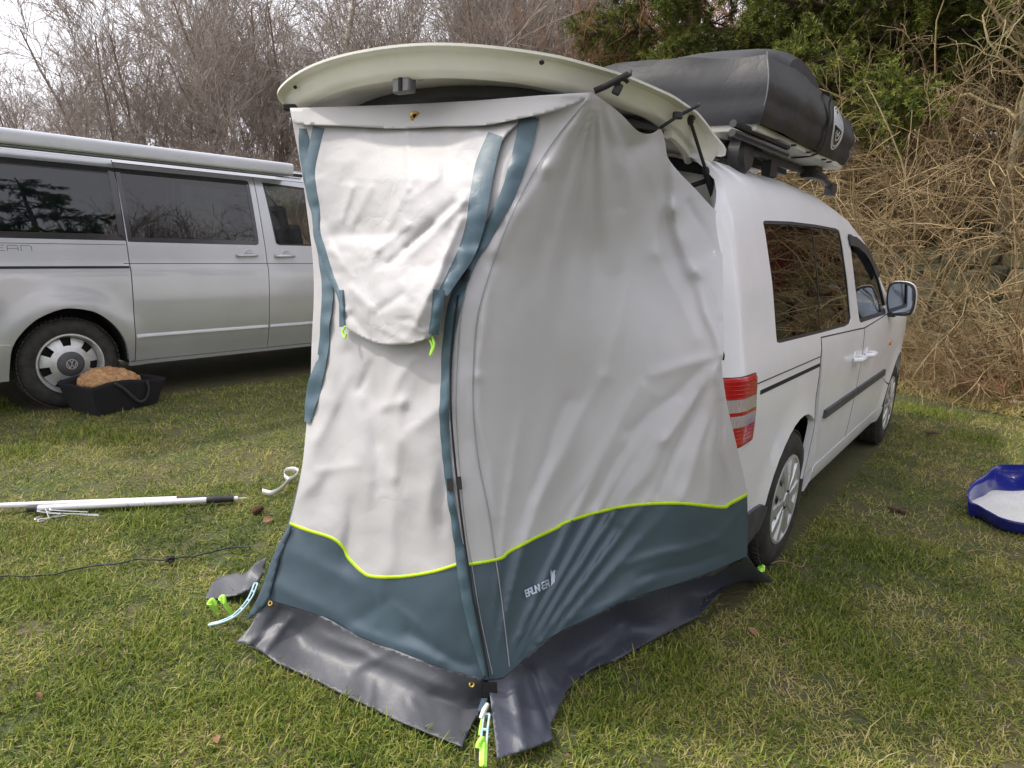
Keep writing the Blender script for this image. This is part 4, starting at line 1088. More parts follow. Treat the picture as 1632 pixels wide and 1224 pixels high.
def relief(P):
    P = np.asarray(P, float); z = np.zeros(len(P))
    # jitter the plane so that no fold is ruler-straight
    wob = np.c_[vnoise(P, 70, 70, 3.1), vnoise(P, 70, 70, 8.7)]*9
    Q = P+wob
    for x0, y0, x1, y1, w, a in FOLDS:
        d, t = segdist(Q, (x0, y0), (x1, y1)); w_ = w*1.0
        if x0 > 745: w_ = w*.7; a = a*1.45
        z += a*1.25*np.exp(-(d/w_)**1.6)*(1-.25*np.abs(2*t-1))
    z += fan(P, 772, 1150, 30, 50, 88, 90, 520, .016)+fan(P, 772, 1150, 24, 36, 62, 160, 480, .011, 1.)
    z += fan(P, 955, 120, 22, 238, 280, 0, 0, 0.)
    xf = np.interp(Q[:, 1], [150, 212, 330, 430, 500, 560, 575], [1045, 1060, 1072, 1098, 1125, 1148, 1160]); dx = Q[:, 0]-xf
    z += np.where(dx > 0, .022-.040*(1-np.exp(-np.maximum(dx, 0)/16.)), .022*np.exp(np.minimum(dx, 0)/30.))*np.clip((600-P[:, 1])/260, 0, 1)*np.clip((P[:, 1]-200)/20, 0, 1)+facet(P+wob, 80, 9, .003, 1.6)*np.clip((P[:, 0]-760)/50, 0, 1)
    a = np.degrees(np.arctan2(P[:, 1]-130, P[:, 0]-950)); r = np.hypot(P[:, 0]-950, P[:, 1]-130)
    z += .0075*np.clip((a-60)/10, 0, 1)*np.clip((128-a)/10, 0, 1)*np.clip(r/80, 0, 1)*np.clip((420-r)/200, 0, 1)*np.sin(a*.55+2*np.sin(a*.13))
    z += .006*vnoise(P, 60, 110, 1.5)+.0024*vnoise(P, 22, 34, 5.5)
    fr = np.clip((735-P[:, 0])/30, 0, 1)*np.clip((900-P[:, 1])/60, 0, 1); z += fr*(.0075*np.sin(P[:, 0]/13.+1.5*np.sin(P[:, 1]/80.)+vnoise(P, 90, 150, 7.)*4)*np.clip((P[:, 1]-540)/100, 0, 1)+facet(P+wob, 62, 5, .0056, 2.2)+facet(P+wob, 34, 6, .0026, 2.2)+facet(P+wob, 15, 7, .0010, 1.6))
    return z
def crease(P, s, seed, amp):
    """crumple: ridged noise"""
    out = np.zeros(len(P))
    for i, (x, y) in enumerate(P):
        n1 = noise.noise(Vector((x/s+seed, y/s*.8, seed))); n2 = noise.noise(Vector((x/s*2.3+n1, y/s*2.1+seed, 4.2)))
        out[i] = (1-abs(n1)*2.6)*.65+(1-abs(n2)*2.6)*.30
    return amp*out
FCACHE = {}
def facet(P, s, seed, amp, asp=1.):
    """creased cloth: flat facets meeting in straight folds"""
    P = np.asarray(P, float)*[1, 1/asp]
    if (s, seed) not in FCACHE:
        rg = np.random.default_rng(seed); gx_, gy_ = np.meshgrid(np.arange(240, 1330, s), np.arange(60, 1330/asp, s)); Gp = np.c_[gx_.ravel(), gy_.ravel()]+rg.uniform(-.48, .48, (gx_.size, 2))*s; hgt = rg.normal(0, 1, len(Gp))
        r = delaunay_2d_cdt([Vector(p) for p in Gp], [], [], 0, 1e-4); FCACHE[(s, seed)] = (np.array([tuple(p) for p in r[0]]), np.array([hgt[o_[0]] if len(o_) else 0 for o_ in r[3]]), [tuple(f) for f in r[2]])
    vo, hh, FF = FCACHE[(s, seed)]
    out = np.zeros(len(P)); order = np.argsort(P[:, 0]); xs = P[order, 0]
    for f in FF:
        a, b, c = vo[f[0]], vo[f[1]], vo[f[2]]; lo = np.searchsorted(xs, min(a[0], b[0], c[0])); hi = np.searchsorted(xs, max(a[0], b[0], c[0]), 'right')
        if hi <= lo: continue
        ii = order[lo:hi]; q = P[ii]; d = (b[1]-c[1])*(a[0]-c[0])+(c[0]-b[0])*(a[1]-c[1])
        if abs(d) < 1e-9: continue
        l1 = ((b[1]-c[1])*(q[:, 0]-c[0])+(c[0]-b[0])*(q[:, 1]-c[1]))/d; l2 = ((c[1]-a[1])*(q[:, 0]-c[0])+(a[0]-c[0])*(q[:, 1]-c[1]))/d; l3 = 1-l1-l2
        k = (l1 >= -1e-9) & (l2 >= -1e-9) & (l3 >= -1e-9); out[ii[k]] = (l1*hh[f[0]]+l2*hh[f[1]]+l3*hh[f[2]])[k]
    return amp*out
def tent3(P, off=0., rel=1.):
    P = np.asarray(P, float); W_ = tentW(P); z = 1/W_
    if rel: z = z-rel*relief(P)
    z = z-off
    rx = (P[:, 0]-816)[:, None]*RT-(P[:, 1]-612)[:, None]*UP+FPX*FW
    return CAM+rx*(z/FPX)[:, None]
def tfn(off0=0., rel=1.):
    def fn(P, off): return tent3(P, off0+off, rel)
    return fn
tent = empty('tailgate_tent', tuple(np.array([.1, 2.2, 0])), 0, 'light grey and slate awning tent hooked under the raised tailgate of the white car', 'tent')
def tpart(name, mb, m, **k): return mk(name, mb, m, tent, **k)

zipL = smoothline([(855, 183), (838, 250), (812, 315), (775, 383), (745, 430), (727, 480), (715, 560), (709, 640), (714, 740), (730, 850), (748, 960), (775, 1075)], 6)
sil = smoothline([(462, 172), (468, 205), (480, 270), (491, 350), (499, 420), (500, 480), (497, 540), (495, 600), (490, 660), (482, 740), (470, 800), (461, 834)], 6)
limeF = smoothline([(461, 834), (490, 845), (530, 858), (548, 874), (556, 890), (578, 912), (596, 919), (640, 919), (690, 911), (727, 900)], 5)
limeS = smoothline([(742, 900), (770, 896), (800, 889), (812, 879), (850, 859), (888, 841), (900, 833), (950, 817), (1010, 805), (1080, 802), (1150, 808), (1163, 803), (1191, 788)], 5)
seamF = smoothline([(432, 957), (470, 968), (520, 985), (570, 1012), (640, 1040), (700, 1062), (770, 1082)], 5)
seamS = smoothline([(770, 1084), (800, 1080), (816, 1068), (870, 1020), (940, 984), (1010, 952), (1080, 930), (1140, 908), (1191, 886)], 5)
rightE = smoothline([(1150, 345), (1152, 450), (1153, 560), (1150, 580), (1158, 640), (1174, 710), (1186, 760), (1191, 788)], 5)
topS = smoothline([(943, 147), (965, 162), (990, 182), (1012, 205), (1026, 213), (1040, 212), (1053, 206), (1060, 226), (1064, 250), (1080, 272), (1105, 298), (1130, 325), (1150, 345)], 5)
def yat(line, x): return float(np.interp(x, [p[0] for p in line], [p[1] for p in line]))
topF = smoothline([(462, 172), (540, 170), (650, 166), (760, 160), (860, 152), (943, 147)], 5)
STEP = 5.5
def L(a): return [tuple(p) for p in a]
zipUp = [p for p in L(zipL) if p[1] < 899]; zipDn = [p for p in L(zipL) if p[1] >= 899]
front = L(topF)[:-1]+[(943, 147), (900, 165)]+zipUp+[(734, 901)]+L(limeF)[::-1][1:]+L(sil)[::-1][1:-1]
fp = tpart('front_panel', sheet(front, [], STEP, tfn(0), 0), F_white, angle=None)
side = [(943, 147)]+L(topS)[1:]+L(rightE)[1:]+L(limeS)[::-1][1:]+[(738, 902)]+zipUp[::-1]+[(900, 165)]
sp = tpart('side_panel', sheet(side, [], STEP, tfn(0), 0), F_side, angle=None)
slF = L(limeF)+[(734, 901)]+zipDn+L(seamF)[::-1]+[(428, 955), (440, 900)]
tpart('front_foot_band', sheet(slF, [], STEP, tfn(0), 0), F_slate, angle=None)
slS = [(738, 902)]+L(limeS)+[(1192, 840), (1191, 886)]+L(seamS)[::-1][1:]+[(775, 1076)]+zipDn[::-1]
tpart('side_foot_band', sheet(slS, [], STEP, tfn(0), 0), F_slate, angle=None)
def band(name, line, w, m, off, wob=0., rel=1., cap=None):
    P = np.array(line, float); T = np.gradient(P, axis=0); T /= np.linalg.norm(T, axis=1)[:, None]+1e-9; N = np.c_[-T[:, 1], T[:, 0]]
    w = np.full(len(P), w) if np.isscalar(w) else np.interp(np.linspace(0, 1, len(P)), np.linspace(0, 1, len(w)), w)
    K = 5; v2 = []
    for i in range(len(P)):
        for j in range(K): v2.append(P[i]+N[i]*w[i]*(j/(K-1)-.5))
    v2 = np.array(v2); pr = np.tile([.25, 1, 1, 1, .25], len(P)) if cap is None else np.tile(cap, len(P))
    V = tent3(v2, 0, rel); V2 = tent3(v2, off, rel); V = V+(V2-V)*pr[:, None]
    if wob:
        for i in range(len(V)): V[i] += np.array([-.2, -1, 0])*wob*(.45+.9*noise.noise(Vector((v2[i][0]/25., v2[i][1]/28., 2.))))
    f = [(i*K+j, i*K+j+1, (i+1)*K+j+1, (i+1)*K+j) for i in range(len(P)-1) for j in range(K-1)]
    return tpart(name, (V, f), m, angle=None)
band('lime_piping', limeF, 5, F_lime, .004); band('lime_piping', limeS, 5.2, F_lime, .006)
# zip border strips of the door opening
band('zip_strip', smoothline([(844, 186), (834, 235), (812, 305), (778, 372), (748, 425), (728, 475), (716, 540), (712, 600), (709, 660), (713, 740), (722, 810), (732, 870)], 8), [32, 28, 22, 15, 22, 19, 16, 14, 12, 12], F_strip, .005, .012)
band('zip_strip', smoothline([(732, 868), (738, 905), (748, 960), (760, 1020), (774, 1076)], 8), [14, 18, 22, 16, 8], F_strip, .005, .008)
band('zip_strip', smoothline([(486, 205), (485, 240), (492, 285), (503, 330), (508, 372), (518, 425), (523, 470), (519, 520), (514, 570), (500, 625), (491, 672)], 8), [17, 15, 14, 15, 12, 16, 18, 17, 17, 22, 9], F_strip, .005, .014)
# black zip teeth line and stitched seams
zl = smoothline([(727, 470), (716, 560), (715, 650), (722, 740), (735, 850), (750, 950), (762, 1010), (775, 1078)], 10)
zm = MB(); zm.tube(tent3(zl+np.array([3.5, 0]), .014), .0035, 6); tpart('zip', zm, M_web)
sm1 = smoothline([(935, 160), (890, 215), (850, 275), (812, 350), (782, 430), (762, 500), (755, 570), (754, 650), (762, 730), (780, 820), (790, 890), (800, 960), (812, 1062)], 10)
M_st = mat('seam_grey', (.30, .31, .34), .7)
zm = MB(); zm.tube(tent3(sm1, .0045), .0018, 5); tpart('seam', zm, M_st)
sm2 = smoothline([(748, 440), (735, 500), (730, 560), (727, 650), (732, 740), (742, 840), (752, 900), (765, 980), (785, 1074)], 10)
zm = MB(); zm.tube(tent3(sm2, .004), .0014, 5); tpart('seam', zm, M_st)
# black hook tabs beside the zip
def tab(x, y, w, h, ang):
    mb_ = MB(); c, s = cos(math.radians(ang)), sin(math.radians(ang)); q = [(x+(a*c-b*s), y+(a*s+b*c)) for a, b in ((-w/2, -h/2), (w/2, -h/2), (w/2, h/2), (-w/2, h/2))]
    v = np.concatenate([tent3(q, .022), tent3(q, .010)]); mb_.add(v, [(0, 1, 2, 3), (7, 6, 5, 4)]+[(i, i+4, (i+1) % 4+4, (i+1) % 4) for i in range(4)])
    return tpart('hook_tab', mb_, M_web, smooth=False)
tab(742, 438, 10, 20, 18); tab(732, 770, 8, 21, -6); tab(717, 773, 9, 20, -4)
# eyelet and hem band hanging over the panel's top
hem_lo = smoothline([(474, 199), (540, 201), (600, 204), (645, 205), (700, 202), (770, 200), (830, 189), (880, 178), (930, 160), (943, 150)], 5)
hem = L(topF)+L(hem_lo)[::-1]+[(466, 195)]
def hemf(P, off):
    t = np.clip((P[:, 1]-160)/40, 0, 1); return tent3(P, .016+.026*t+.004*vnoise(P, 40, 30, 2.)+off, .3)
tpart('hem_band', sheet(hem, [], STEP, hemf, .002, back=True), F_white, angle=None)
def eyelet(P3, nrm, r, m=None):
    n_ = np.array(nrm, float); n_ /= np.linalg.norm(n_); mb_ = MB(); mb_.lathe([(r*.42, .0), (r*.45, .003), (r*.7, .0045), (r*.95, .003), (r, -.001)], P3, n_, 24)
    e = mk('eyelet', mb_, M_brass, tent); h = MB(); h.lathe([(0, .0006), (r*.44, .0006)], P3, n_, 16); mk('eyelet_hole', h, M_gap, e); return e
pe = hemf(np.array([(661., 185.)]), .004)[0]; eyelet(pe, CAM-pe+np.array([.25, 0, 0]), .0155)
# ---- door flap pinned up at the top, hanging in a tapering sheet
flapO = L(smoothline([(487, 198), (500, 250), (503, 300), (508, 350), (512, 395), (522, 430), (535, 462), (549, 500), (553, 524)], 5))+L(smoothline([(562, 530), (585, 541), (610, 549), (650, 549), (672, 543), (688, 536)], 4))+L(smoothline([(688, 520), (692, 488), (716, 452), (737, 420), (752, 380), (762, 330), (776, 280), (800, 225), (826, 196)], 5))+[(770, 196), (640, 200), (540, 197)]
def flap_off(P):
    P = np.asarray(P, float)
    t = np.clip((P[:, 1]-195)/90, 0, 1); b = .012+.060*t*np.exp(-((P[:, 0]-640)/120)**2)
    # belly and crumples
    b = b+.030*np.exp(-(((P[:, 0]-640)/70)**2+((P[:, 1]-470)/60)**2))-.010*np.exp(-(((P[:, 0]-600)/60)**2+((P[:, 1]-330)/40)**2))
    low = np.clip((P[:, 1]-330)/120, 0, 1)
    jt = np.c_[vnoise(P, 50, 50, 3.1), vnoise(P, 50, 50, 8.7)]*7
    b = b+facet(P+jt, 58, 21, .0105)*(.55+.45*low)+facet(P+jt, 27, 22, .0055)*(.35+.65*low)+facet(P+jt, 14, 23, .0020)*(.2+.8*low)
    for x0, y0, x1, y1, w, a in ((540, 375, 640, 372, 14, -.012), (690, 300, 740, 270, 8, .0), (600, 400, 650, 360, 8, .010), (650, 395, 725, 325, 8, -.014), (655, 402, 740, 320, 8, .014), (620, 420, 690, 360, 7, -.010),
                                 (590, 300, 560, 360, 8, .006), (650, 200, 650, 300, 5, .004), (650, 300, 590, 420, 5, .005), (700, 440, 660, 520, 12, .014), (720, 420, 690, 480, 8, -.008), (560, 460, 600, 500, 9, .010), (600, 500, 640, 470, 8, -.010),
                                 (530, 400, 560, 440, 8, .008), (735, 350, 700, 430, 7, .008), (700, 280, 650, 320, 7, .004), (760, 210, 690, 270, 10, .004), (640, 540, 600, 520, 8, .006), (560, 500, 590, 540, 7, -.008), (505, 330, 540, 400, 7, -.006), (545, 350, 560, 300, 6, .006)):
        d, tt_ = segdist(P, (x0, y0), (x1, y1)); b = b+1.5*a*np.exp(-(d/w)**1.5)
    return b
def flapf(P, off): return tent3(P, 0, .25)+(tent3(P, 1., 0)-tent3(P, 0, 0))*(flap_off(P)+off)[:, None]
flap = tpart('door_flap', sheet(flapO, [], 4.2, flapf, .002, back=True), F_flap, angle=None)
def fband(name, line, w, m, off, parent):
    P = np.array(line, float); T = np.gradient(P, axis=0); T /= np.linalg.norm(T, axis=1)[:, None]+1e-9; N = np.c_[-T[:, 1], T[:, 0]]
    w = np.full(len(P), w) if np.isscalar(w) else np.interp(np.linspace(0, 1, len(P)), np.linspace(0, 1, len(w)), w)
    K = 5; v2 = np.array([P[i]+N[i]*w[i]*(j/(K-1)-.5) for i in range(len(P)) for j in range(K)])
    V = flapf(v2, off); V0 = flapf(v2, 0.); pr = np.tile([.1, 1, 1, 1, .1], len(P))[:, None]; V = V0+(V-V0)*pr
    f = [(i*K+j, i*K+j+1, (i+1)*K+j+1, (i+1)*K+j) for i in range(len(P)-1) for j in range(K-1)]
    return mk(name, (V, f), m, parent, angle=None)
fband('flap_border', smoothline([(508, 203), (500, 238), (494, 272), (497, 305), (504, 340), (505, 372), (514, 402), (527, 440), (541, 472), (547, 500)], 8), [19, 17, 16, 16, 11, 13, 11, 7, 8], F_strip, .004, flap)
fband('flap_border', smoothline([(790, 214), (774, 262), (764, 315), (757, 360), (742, 405), (722, 440), (706, 468)], 8), [24, 32, 32, 30, 28, 22, 16], F_strip, .004, flap)
fband('flap_tail', smoothline([(700, 462), (696, 500), (691, 533)], 8), [20, 17, 17], F_strip, .012, flap)
fband('flap_tail', smoothline([(544, 462), (545, 490), (546, 521)], 8), [8, 9, 11], F_strip, .012, flap)
# neon ties
for pts in ([(550, 520), (546, 530), (550, 538), (552, 531)], [(688, 536), (692, 550), (686, 566), (689, 552), (684, 540)]):
    P = tent3(smoothline(pts, 6), .055, 0); mb_ = MB(); mb_.tube(P, .0038, 7); tpart('neon_tie', mb_, M_neon)
# ---- side logo: bold slanted capitals and a small standing-bear mark, printed on the slate band
gl = {'B': [[(0, 0), (0, 1), (.8, 1), (.8, .5), (0, .5)], [(.8, .5), (.8, 0), (0, 0)]], 'R': [[(0, 0), (0, 1), (.8, 1), (.8, .5), (0, .5)], [(.35, .5), (.8, 0)]],
      'U': [[(0, 1), (0, 0), (.8, 0), (.8, 1)]], 'N': [[(0, 0), (0, 1), (.8, 0), (.8, 1)]], 'E': [[(.8, 1), (0, 1), (0, 0), (.8, 0)], [(0, .5), (.65, .5)]]}
A0 = np.array([839, 951.]); AX = np.array([38, -17.5])/7.; AYv = np.array([-2.2, -9.5])
def logof(a, b, d): return tent3([A0+AX*a+AYv*b], .0075+d, 1.)[0]
lm = MB()
for i, ch in enumerate('BRUNNER'):
    for ln in gl[ch]: strokes(lm, [[(i+p[0], p[1]) for p in ln]], .24, logof, 0, .0012)
lo = tpart('logo_lettering', lm, M_print, smooth=False); lo['kind'] = 'stuff'
lm = MB(); Q = [(7.2, -.1), (8.4, .25), (8.9, 1.0), (9.0, 1.6), (9.35, 2.0), (8.9, 2.1), (8.4, 1.9), (8.1, 2.4), (7.8, 1.9), (7.7, 1.2)]
lm.prism(Q, logof, 0, .0012); tpart('logo_bear', lm, M_print, smooth=False)['kind'] = 'stuff'
# ---- mud skirts: sheets running from the foot seam out over the grass
def skirtmap(ctrl):
    C_ = np.array([(x, y, 1/zc_of(P)) for x, y, P in ctrl]); return tps(C_[:, :2]/500., C_[:, 2], 1e-5)
def G(x, y, z=.015): return (x, y, gz(x, y, z))
def W3(x, y): return (x, y, tent3([(x, y)], 0)[0])
swF = skirtmap([W3(432, 957), W3(520, 985), W3(640, 1040), W3(766, 1082), G(378, 1022, .03), G(440, 1060), G(560, 1114), G(650, 1155), G(737, 1190, .02), G(770, 1110, .03), G(480, 1010, .04), G(600, 1065, .05), G(700, 1110, .045)])
swS = skirtmap([W3(778, 1084), W3(870, 1020), W3(1010, 952), W3(1190, 887), G(790, 1208, .03), G(880, 1180, .03), G(905, 1090, .02), G(1000, 1042, .02), G(1110, 985, .02), G(1232, 928, .02), G(1190, 925, .03), G(840, 1120, .07), G(900, 1040, .06), G(1000, 990, .06), G(1100, 945, .05)])
def skf(ev, amp, folds, seed):
    def fn(P, off):
        P = np.asarray(P, float); z = 1/ev(P)
        r = .004*vnoise(P, 40, 30, seed)+facet(P, 46, int(seed*10)+1, amp*1.5)+facet(P, 20, int(seed*10)+2, amp*.5)
        for x0, y0, x1, y1, w, a in folds:
            d, t = segdist(P, (x0, y0), (x1, y1)); r = r+a*np.exp(-(d/w)**1.6)
        z = z-r-off; rx = (P[:, 0]-816)[:, None]*RT-(P[:, 1]-612)[:, None]*UP+FPX*FW
        V = CAM+rx*(z/FPX)[:, None]; V[:, 2] = np.maximum(V[:, 2], .012+.002*np.sin(P[:, 0]*.1)); return V
    return fn
skO = [(428, 957)]+L(seamF)+[(772, 1100), (768, 1128), (760, 1152), (745, 1170), (737, 1191), (690, 1172), (640, 1152), (560, 1114), (500, 1084), (440, 1056), (415, 1037), (406, 1034), (400, 1028), (376, 1024), (398, 1000), (412, 975)]
FSK = skf(swF, .004, [(450, 970, 405, 1032, 7, -.016), (462, 985, 420, 1040, 6, .014), (440, 1000, 395, 1026, 5, .010), (600, 1060, 590, 1125, 10, .008), (505, 1010, 720, 1100, 12, .011), (690, 1110, 760, 1140, 10, -.008), (560, 1070, 620, 1040, 8, .006)], .9)
skirt = tpart('mud_skirt', sheet(skO, [], 5, FSK, .002, back=True), F_skirt, angle=None)
skO2 = [(778, 1084)]+L(seamS)[1:]+[(1205, 905), (1232, 926), (1210, 940), (1180, 952), (1150, 963), (1110, 985), (1060, 1010), (1000, 1042), (960, 1065), (920, 1084), (902, 1102), (893, 1122), (886, 1138), (878, 1152), (882, 1178), (850, 1192), (792, 1210), (788, 1170), (782, 1120)]
SSK = skf(swS, .003, [(1000, 955, 990, 1030, 9, .010), (1020, 975, 930, 1060, 9, .012), (830, 1060, 850, 1150, 12, -.020), (846, 1068, 880, 1160, 8, -.034), (820, 1100, 835, 1190, 9, .016), (1000, 1000, 1100, 950, 14, .010), (870, 1075, 900, 1105, 6, .012), (1180, 915, 1228, 930, 8, .012), (905, 1060, 890, 1100, 7, -.012), (940, 1040, 930, 1075, 5, .008)], 2.9)
tpart('mud_skirt', sheet(skO2, [], 5, SSK, .002, back=True), F_skirt2, angle=None)
# folded-over corner of the side skirt
P_ = [(845, 1203), (870, 1204), (881, 1180)]
for (x, y) in ((431, 962), (752, 1091)):
    p = FSK(np.array([(x, y)], float), .006)[0]; eyelet(p, np.array([-.25, -.8, .6]), .0095)
# left side wall turning away, its slate foot and the skirt lying out to the left
BL = cad(-1.0, -1.80, 0)
lw_top0 = cad(-1.58, -1.34, 1.80); lw_top1 = cad(-.95, -1.60, 1.62); lw_b0 = tent3([(462, 834)], 0)[0]; lw_bot0 = tent3([(430, 955)], 0)[0]; lw_bot1 = gz(392, 905, .05)*0+cad(-1.02, -1.86, .12)
v = []; nr, nc = 46, 22
silp = [p for p in L(sil)]
sl3 = tent3(silp, -.002); hts = sl3[:, 2]
for i in range(nr+1):
    t = i/nr; z0 = 1.80*(1-t)+.13*t
    if z0 > hts.min(): p0 = np.array([np.interp(z0, hts[::-1], sl3[::-1, k]) for k in range(3)])
    else:
        s = (hts.min()-z0)/(hts.min()-.13); p0 = lerp(sl3[-1], lw_bot0+np.array([-.03*sin(pi*s), .0, 0]), s)
    p1 = lerp(lw_top1, lw_bot1, t)
    for j in range(nc+1):
        s = j/nc; p = lerp(p0, p1, s); n_ = np.cross(p1-p0, ZZ); n_ /= np.linalg.norm(n_)
        p = p+n_*(-(.05*sin(pi*s))+.010*sin(s*9+3*t)+.008*noise.noise(Vector((s*4, t*7, 3)))); v.append(p)
cut = int(nr*.72)
fq = lambda i0, i1: [(i*(nc+1)+j, i*(nc+1)+j+1, (i+1)*(nc+1)+j+1, (i+1)*(nc+1)+j) for i in range(i0, i1) for j in range(nc)]
tpart('far_side_panel', (v, fq(0, cut)), F_side, angle=None); tpart('far_foot_band', (v, fq(cut, nr)), F_slate, angle=None)
# slate corner flap hanging left of the front panel
cf = L(smoothline([(463, 836), (452, 852), (440, 875), (430, 900), (420, 930), (406, 962), (392, 988)], 4))+[(400, 986), (412, 975), (428, 957), (436, 925), (445, 890), (462, 850)]
tpart('corner_flap', sheet(cf, [], 5, lambda P, off: tent3(P, .012+off, .0)+np.c_[np.zeros(len(P)), np.zeros(len(P)), np.zeros(len(P))], .002, back=True), F_slate, angle=None)
lsk = skirtmap([(432, 895, gz(432, 895, .16)), (418, 930, gz(418, 930, .06)), G(328, 950, .02), G(345, 924, .02), G(385, 960, .03), G(375, 915, .04), G(400, 900, .09), G(400, 935, .06)])
LSK = skf(lsk, .003, [(400, 900, 385, 950, 6, .016), (375, 912, 390, 925, 6, -.010)], 5.)
tpart('mud_skirt', sheet([(425, 888), (408, 896), (397, 908), (388, 916), (378, 913), (350, 919), (338, 930), (326, 955), (350, 954), (378, 949), (398, 940), (412, 930), (420, 915)], [], 5, LSK, .002, back=True), F_skirt, angle=None)
# black webbing tabs at the near corner
tb = MB(); q = [(769, 1087), (792, 1087), (793, 1110), (770, 1113)]; v = np.concatenate([tent3(q, .030, 0), tent3(q, .018, 0)]); tb.add(v, [(0, 1, 2, 3), (7, 6, 5, 4)]+[(i, i+4, (i+1) % 4+4, (i+1) % 4) for i in range(4)]); tpart('corner_webbing', tb, M_web, smooth=False)
tb = MB(); q = [(768, 1112), (777, 1113), (770, 1134), (761, 1132)]; v = np.array([gz(x, y, .06) for x, y in q]); v = np.concatenate([v, v-ZZ*.004]); tb.add(v, [(0, 1, 2, 3), (7, 6, 5, 4)]+[(i, i+4, (i+1) % 4+4, (i+1) % 4) for i in range(4)]); tpart('corner_webbing', tb, F_strip, smooth=False)
# hooks and straps holding the tent to the tailgate
def strap(pts, w, m, name='tailgate_strap'):
    pts = [np.array(p, float) for p in pts]; P = smoothline(pts, 4); T = np.gradient(P, axis=0); v = []
    for p, t in zip(P, T):
        s = np.cross(t, CAM-p); s /= np.linalg.norm(s)+1e-9; v += [p-s*w/2, p+s*w/2]
    return mk(name, (np.array(v), [(2*i, 2*i+1, 2*i+3, 2*i+2) for i in range(len(P)-1)]), m, tent, solid=.004)
def Dp(x, y, z): return dep(x, y, z)
zA = zc_of(cad(-1.40, -.21, 1.85)); strap([Dp(947, 145, zA-.02), Dp(968, 136, zA-.03), Dp(1001, 118, zA-.03), Dp(1001, 114, zA+.01)], .016, M_web)
strap([Dp(984, 124, zA-.03), Dp(996, 127, zA-.03), Dp(1001, 132, zA-.02)], .010, M_web)
bk = MB(); bk.box(Dp(984, 142, zA-.01), (.022, .014, .030), np.array(Matrix.Rotation(.4, 3, 'Y'))); bk.box(Dp(980, 131, zA-.015), (.030, .016, .016)); tpart('plastic_hook', bk, M_blk, bevel=.004)
zB = zc_of(cad(-.97, -.215, 1.84)); strap([Dp(1052, 204, zB-.05), Dp(1070, 192, zB-.05), Dp(1085, 183, zB-.03), Dp(1112, 168, zB-.02), Dp(1113, 165, zB+.01)], .010, M_web)
bk = MB(); bk.box(Dp(1080, 184, zB-.03), (.030, .016, .022)); tpart('plastic_hook', bk, M_blk, bevel=.004)
zD = zc_of(cad(-.72, -.22, 1.62)); strap([Dp(1085, 302, zD), Dp(1120, 290, zD-.02), Dp(1149, 279, zD-.02)], .018, M_web)
strap([Dp(1151, 560, 2.16), Dp(1153, 566, 2.15), Dp(1152, 574, 2.16)], .008, M_web)
# dark corner hook under the tailgate's far corner
bk = MB(); bk.box(Dp(470, 172, 2.36), (.075, .03, .022)); tpart('plastic_hook', bk, M_web, bevel=.004)

# ================================================================== pegs and ladder straps at the three corners
def ladder_strap(pts, w, label):
    P = smoothline(pts, 6); T = np.gradient(P, axis=0); T /= np.linalg.norm(T, axis=1)[:, None]; mb_ = MB()
    S = []
    for t in T:
        s = np.cross(t, ZZ if abs(t[2]) < .8 else np.array([0, 1, 0])); S.append(s/np.linalg.norm(s))
    S = np.array(S)
    for sg in (-1, 1): mb_.tube(P+S*sg*w/2, .0035, 6)
    Ls = np.r_[0, np.cumsum(np.linalg.norm(np.diff(P, axis=0), axis=1))]; n_ = max(2, int(Ls[-1]/.038))
    for k in range(n_+1):
        d = Ls[-1]*k/n_; p = np.array([np.interp(d, Ls, P[:, i]) for i in range(3)]); s = np.array([np.interp(d, Ls, S[:, i]) for i in range(3)]); mb_.tube([p-s*w/2, p+s*w/2], .0040, 6)
    o = mk('ladder_strap', mb_, M_iceblue); tag(o, label, 'tent strap', 'rubber ladder straps at the tent corners'); return o
def peg(name, head, foot, label, r=.009):
    """neon plastic peg: T-beam shaft, hooked head"""
    head = np.array(head, float); foot = np.array(foot, float); ax = foot-head; ax /= np.linalg.norm(ax)
    sd = np.cross(ax, ZZ); sd /= np.linalg.norm(sd)+1e-9; up = np.cross(sd, ax)
    e = empty('tent_peg', tuple((min(foot[0], 9), foot[1], max(0, foot[2]))), 0, label, 'tent peg', 'neon green tent pegs')
    m_ = MB(); Rm2 = np.c_[ax, sd, up]; L_ = np.linalg.norm(foot-head)
    m_.box(head+ax*L_/2, (L_, .020, .007), Rm2); m_.box(head+ax*L_/2+up*.006, (L_, .006, .012), Rm2); mk('shaft', m_, M_neon, e, bevel=.0015)
    h = MB(); h.tube(smoothline([head+ax*.012, head-ax*.004+up*.004, head-ax*.006+up*.014+sd*.006, head+ax*.004+sd*.014+up*.010, head+ax*.014+sd*.017+up*.004], 5), [.0065]*21, 8)
    h.box(head+ax*.004, (.014, .017, .010), Rm2); mk('hook_head', h, M_neon, e, bevel=.002); return e
ladder_strap([gz(408, 930, .10), gz(400, 950, .085), gz(388, 967, .07), gz(372, 982, .06), gz(352, 991, .05), gz(334, 995, .035)], .012, 'pale blue rubber ladder strap arching out from the left tent corner')
peg('p', gz(351, 955, .10), gz(370, 982, .02), 'neon green peg driven through the strap at the left tent corner')
peg('p', gz(334, 962, .075), gz(345, 975, .02), 'short-looking neon green peg outermost left of the tent corner')
ladder_strap([gz(776, 1138, .075), gz(773, 1160, .06), gz(771, 1185, .05), gz(770, 1212, .035)], .016, 'pale blue rubber ladder strap at the near tent corner between the skirts')
peg('p', gz(771, 1184, .06), gz(770, 1222, .03), 'neon green peg lying through the strap at the near tent corner')
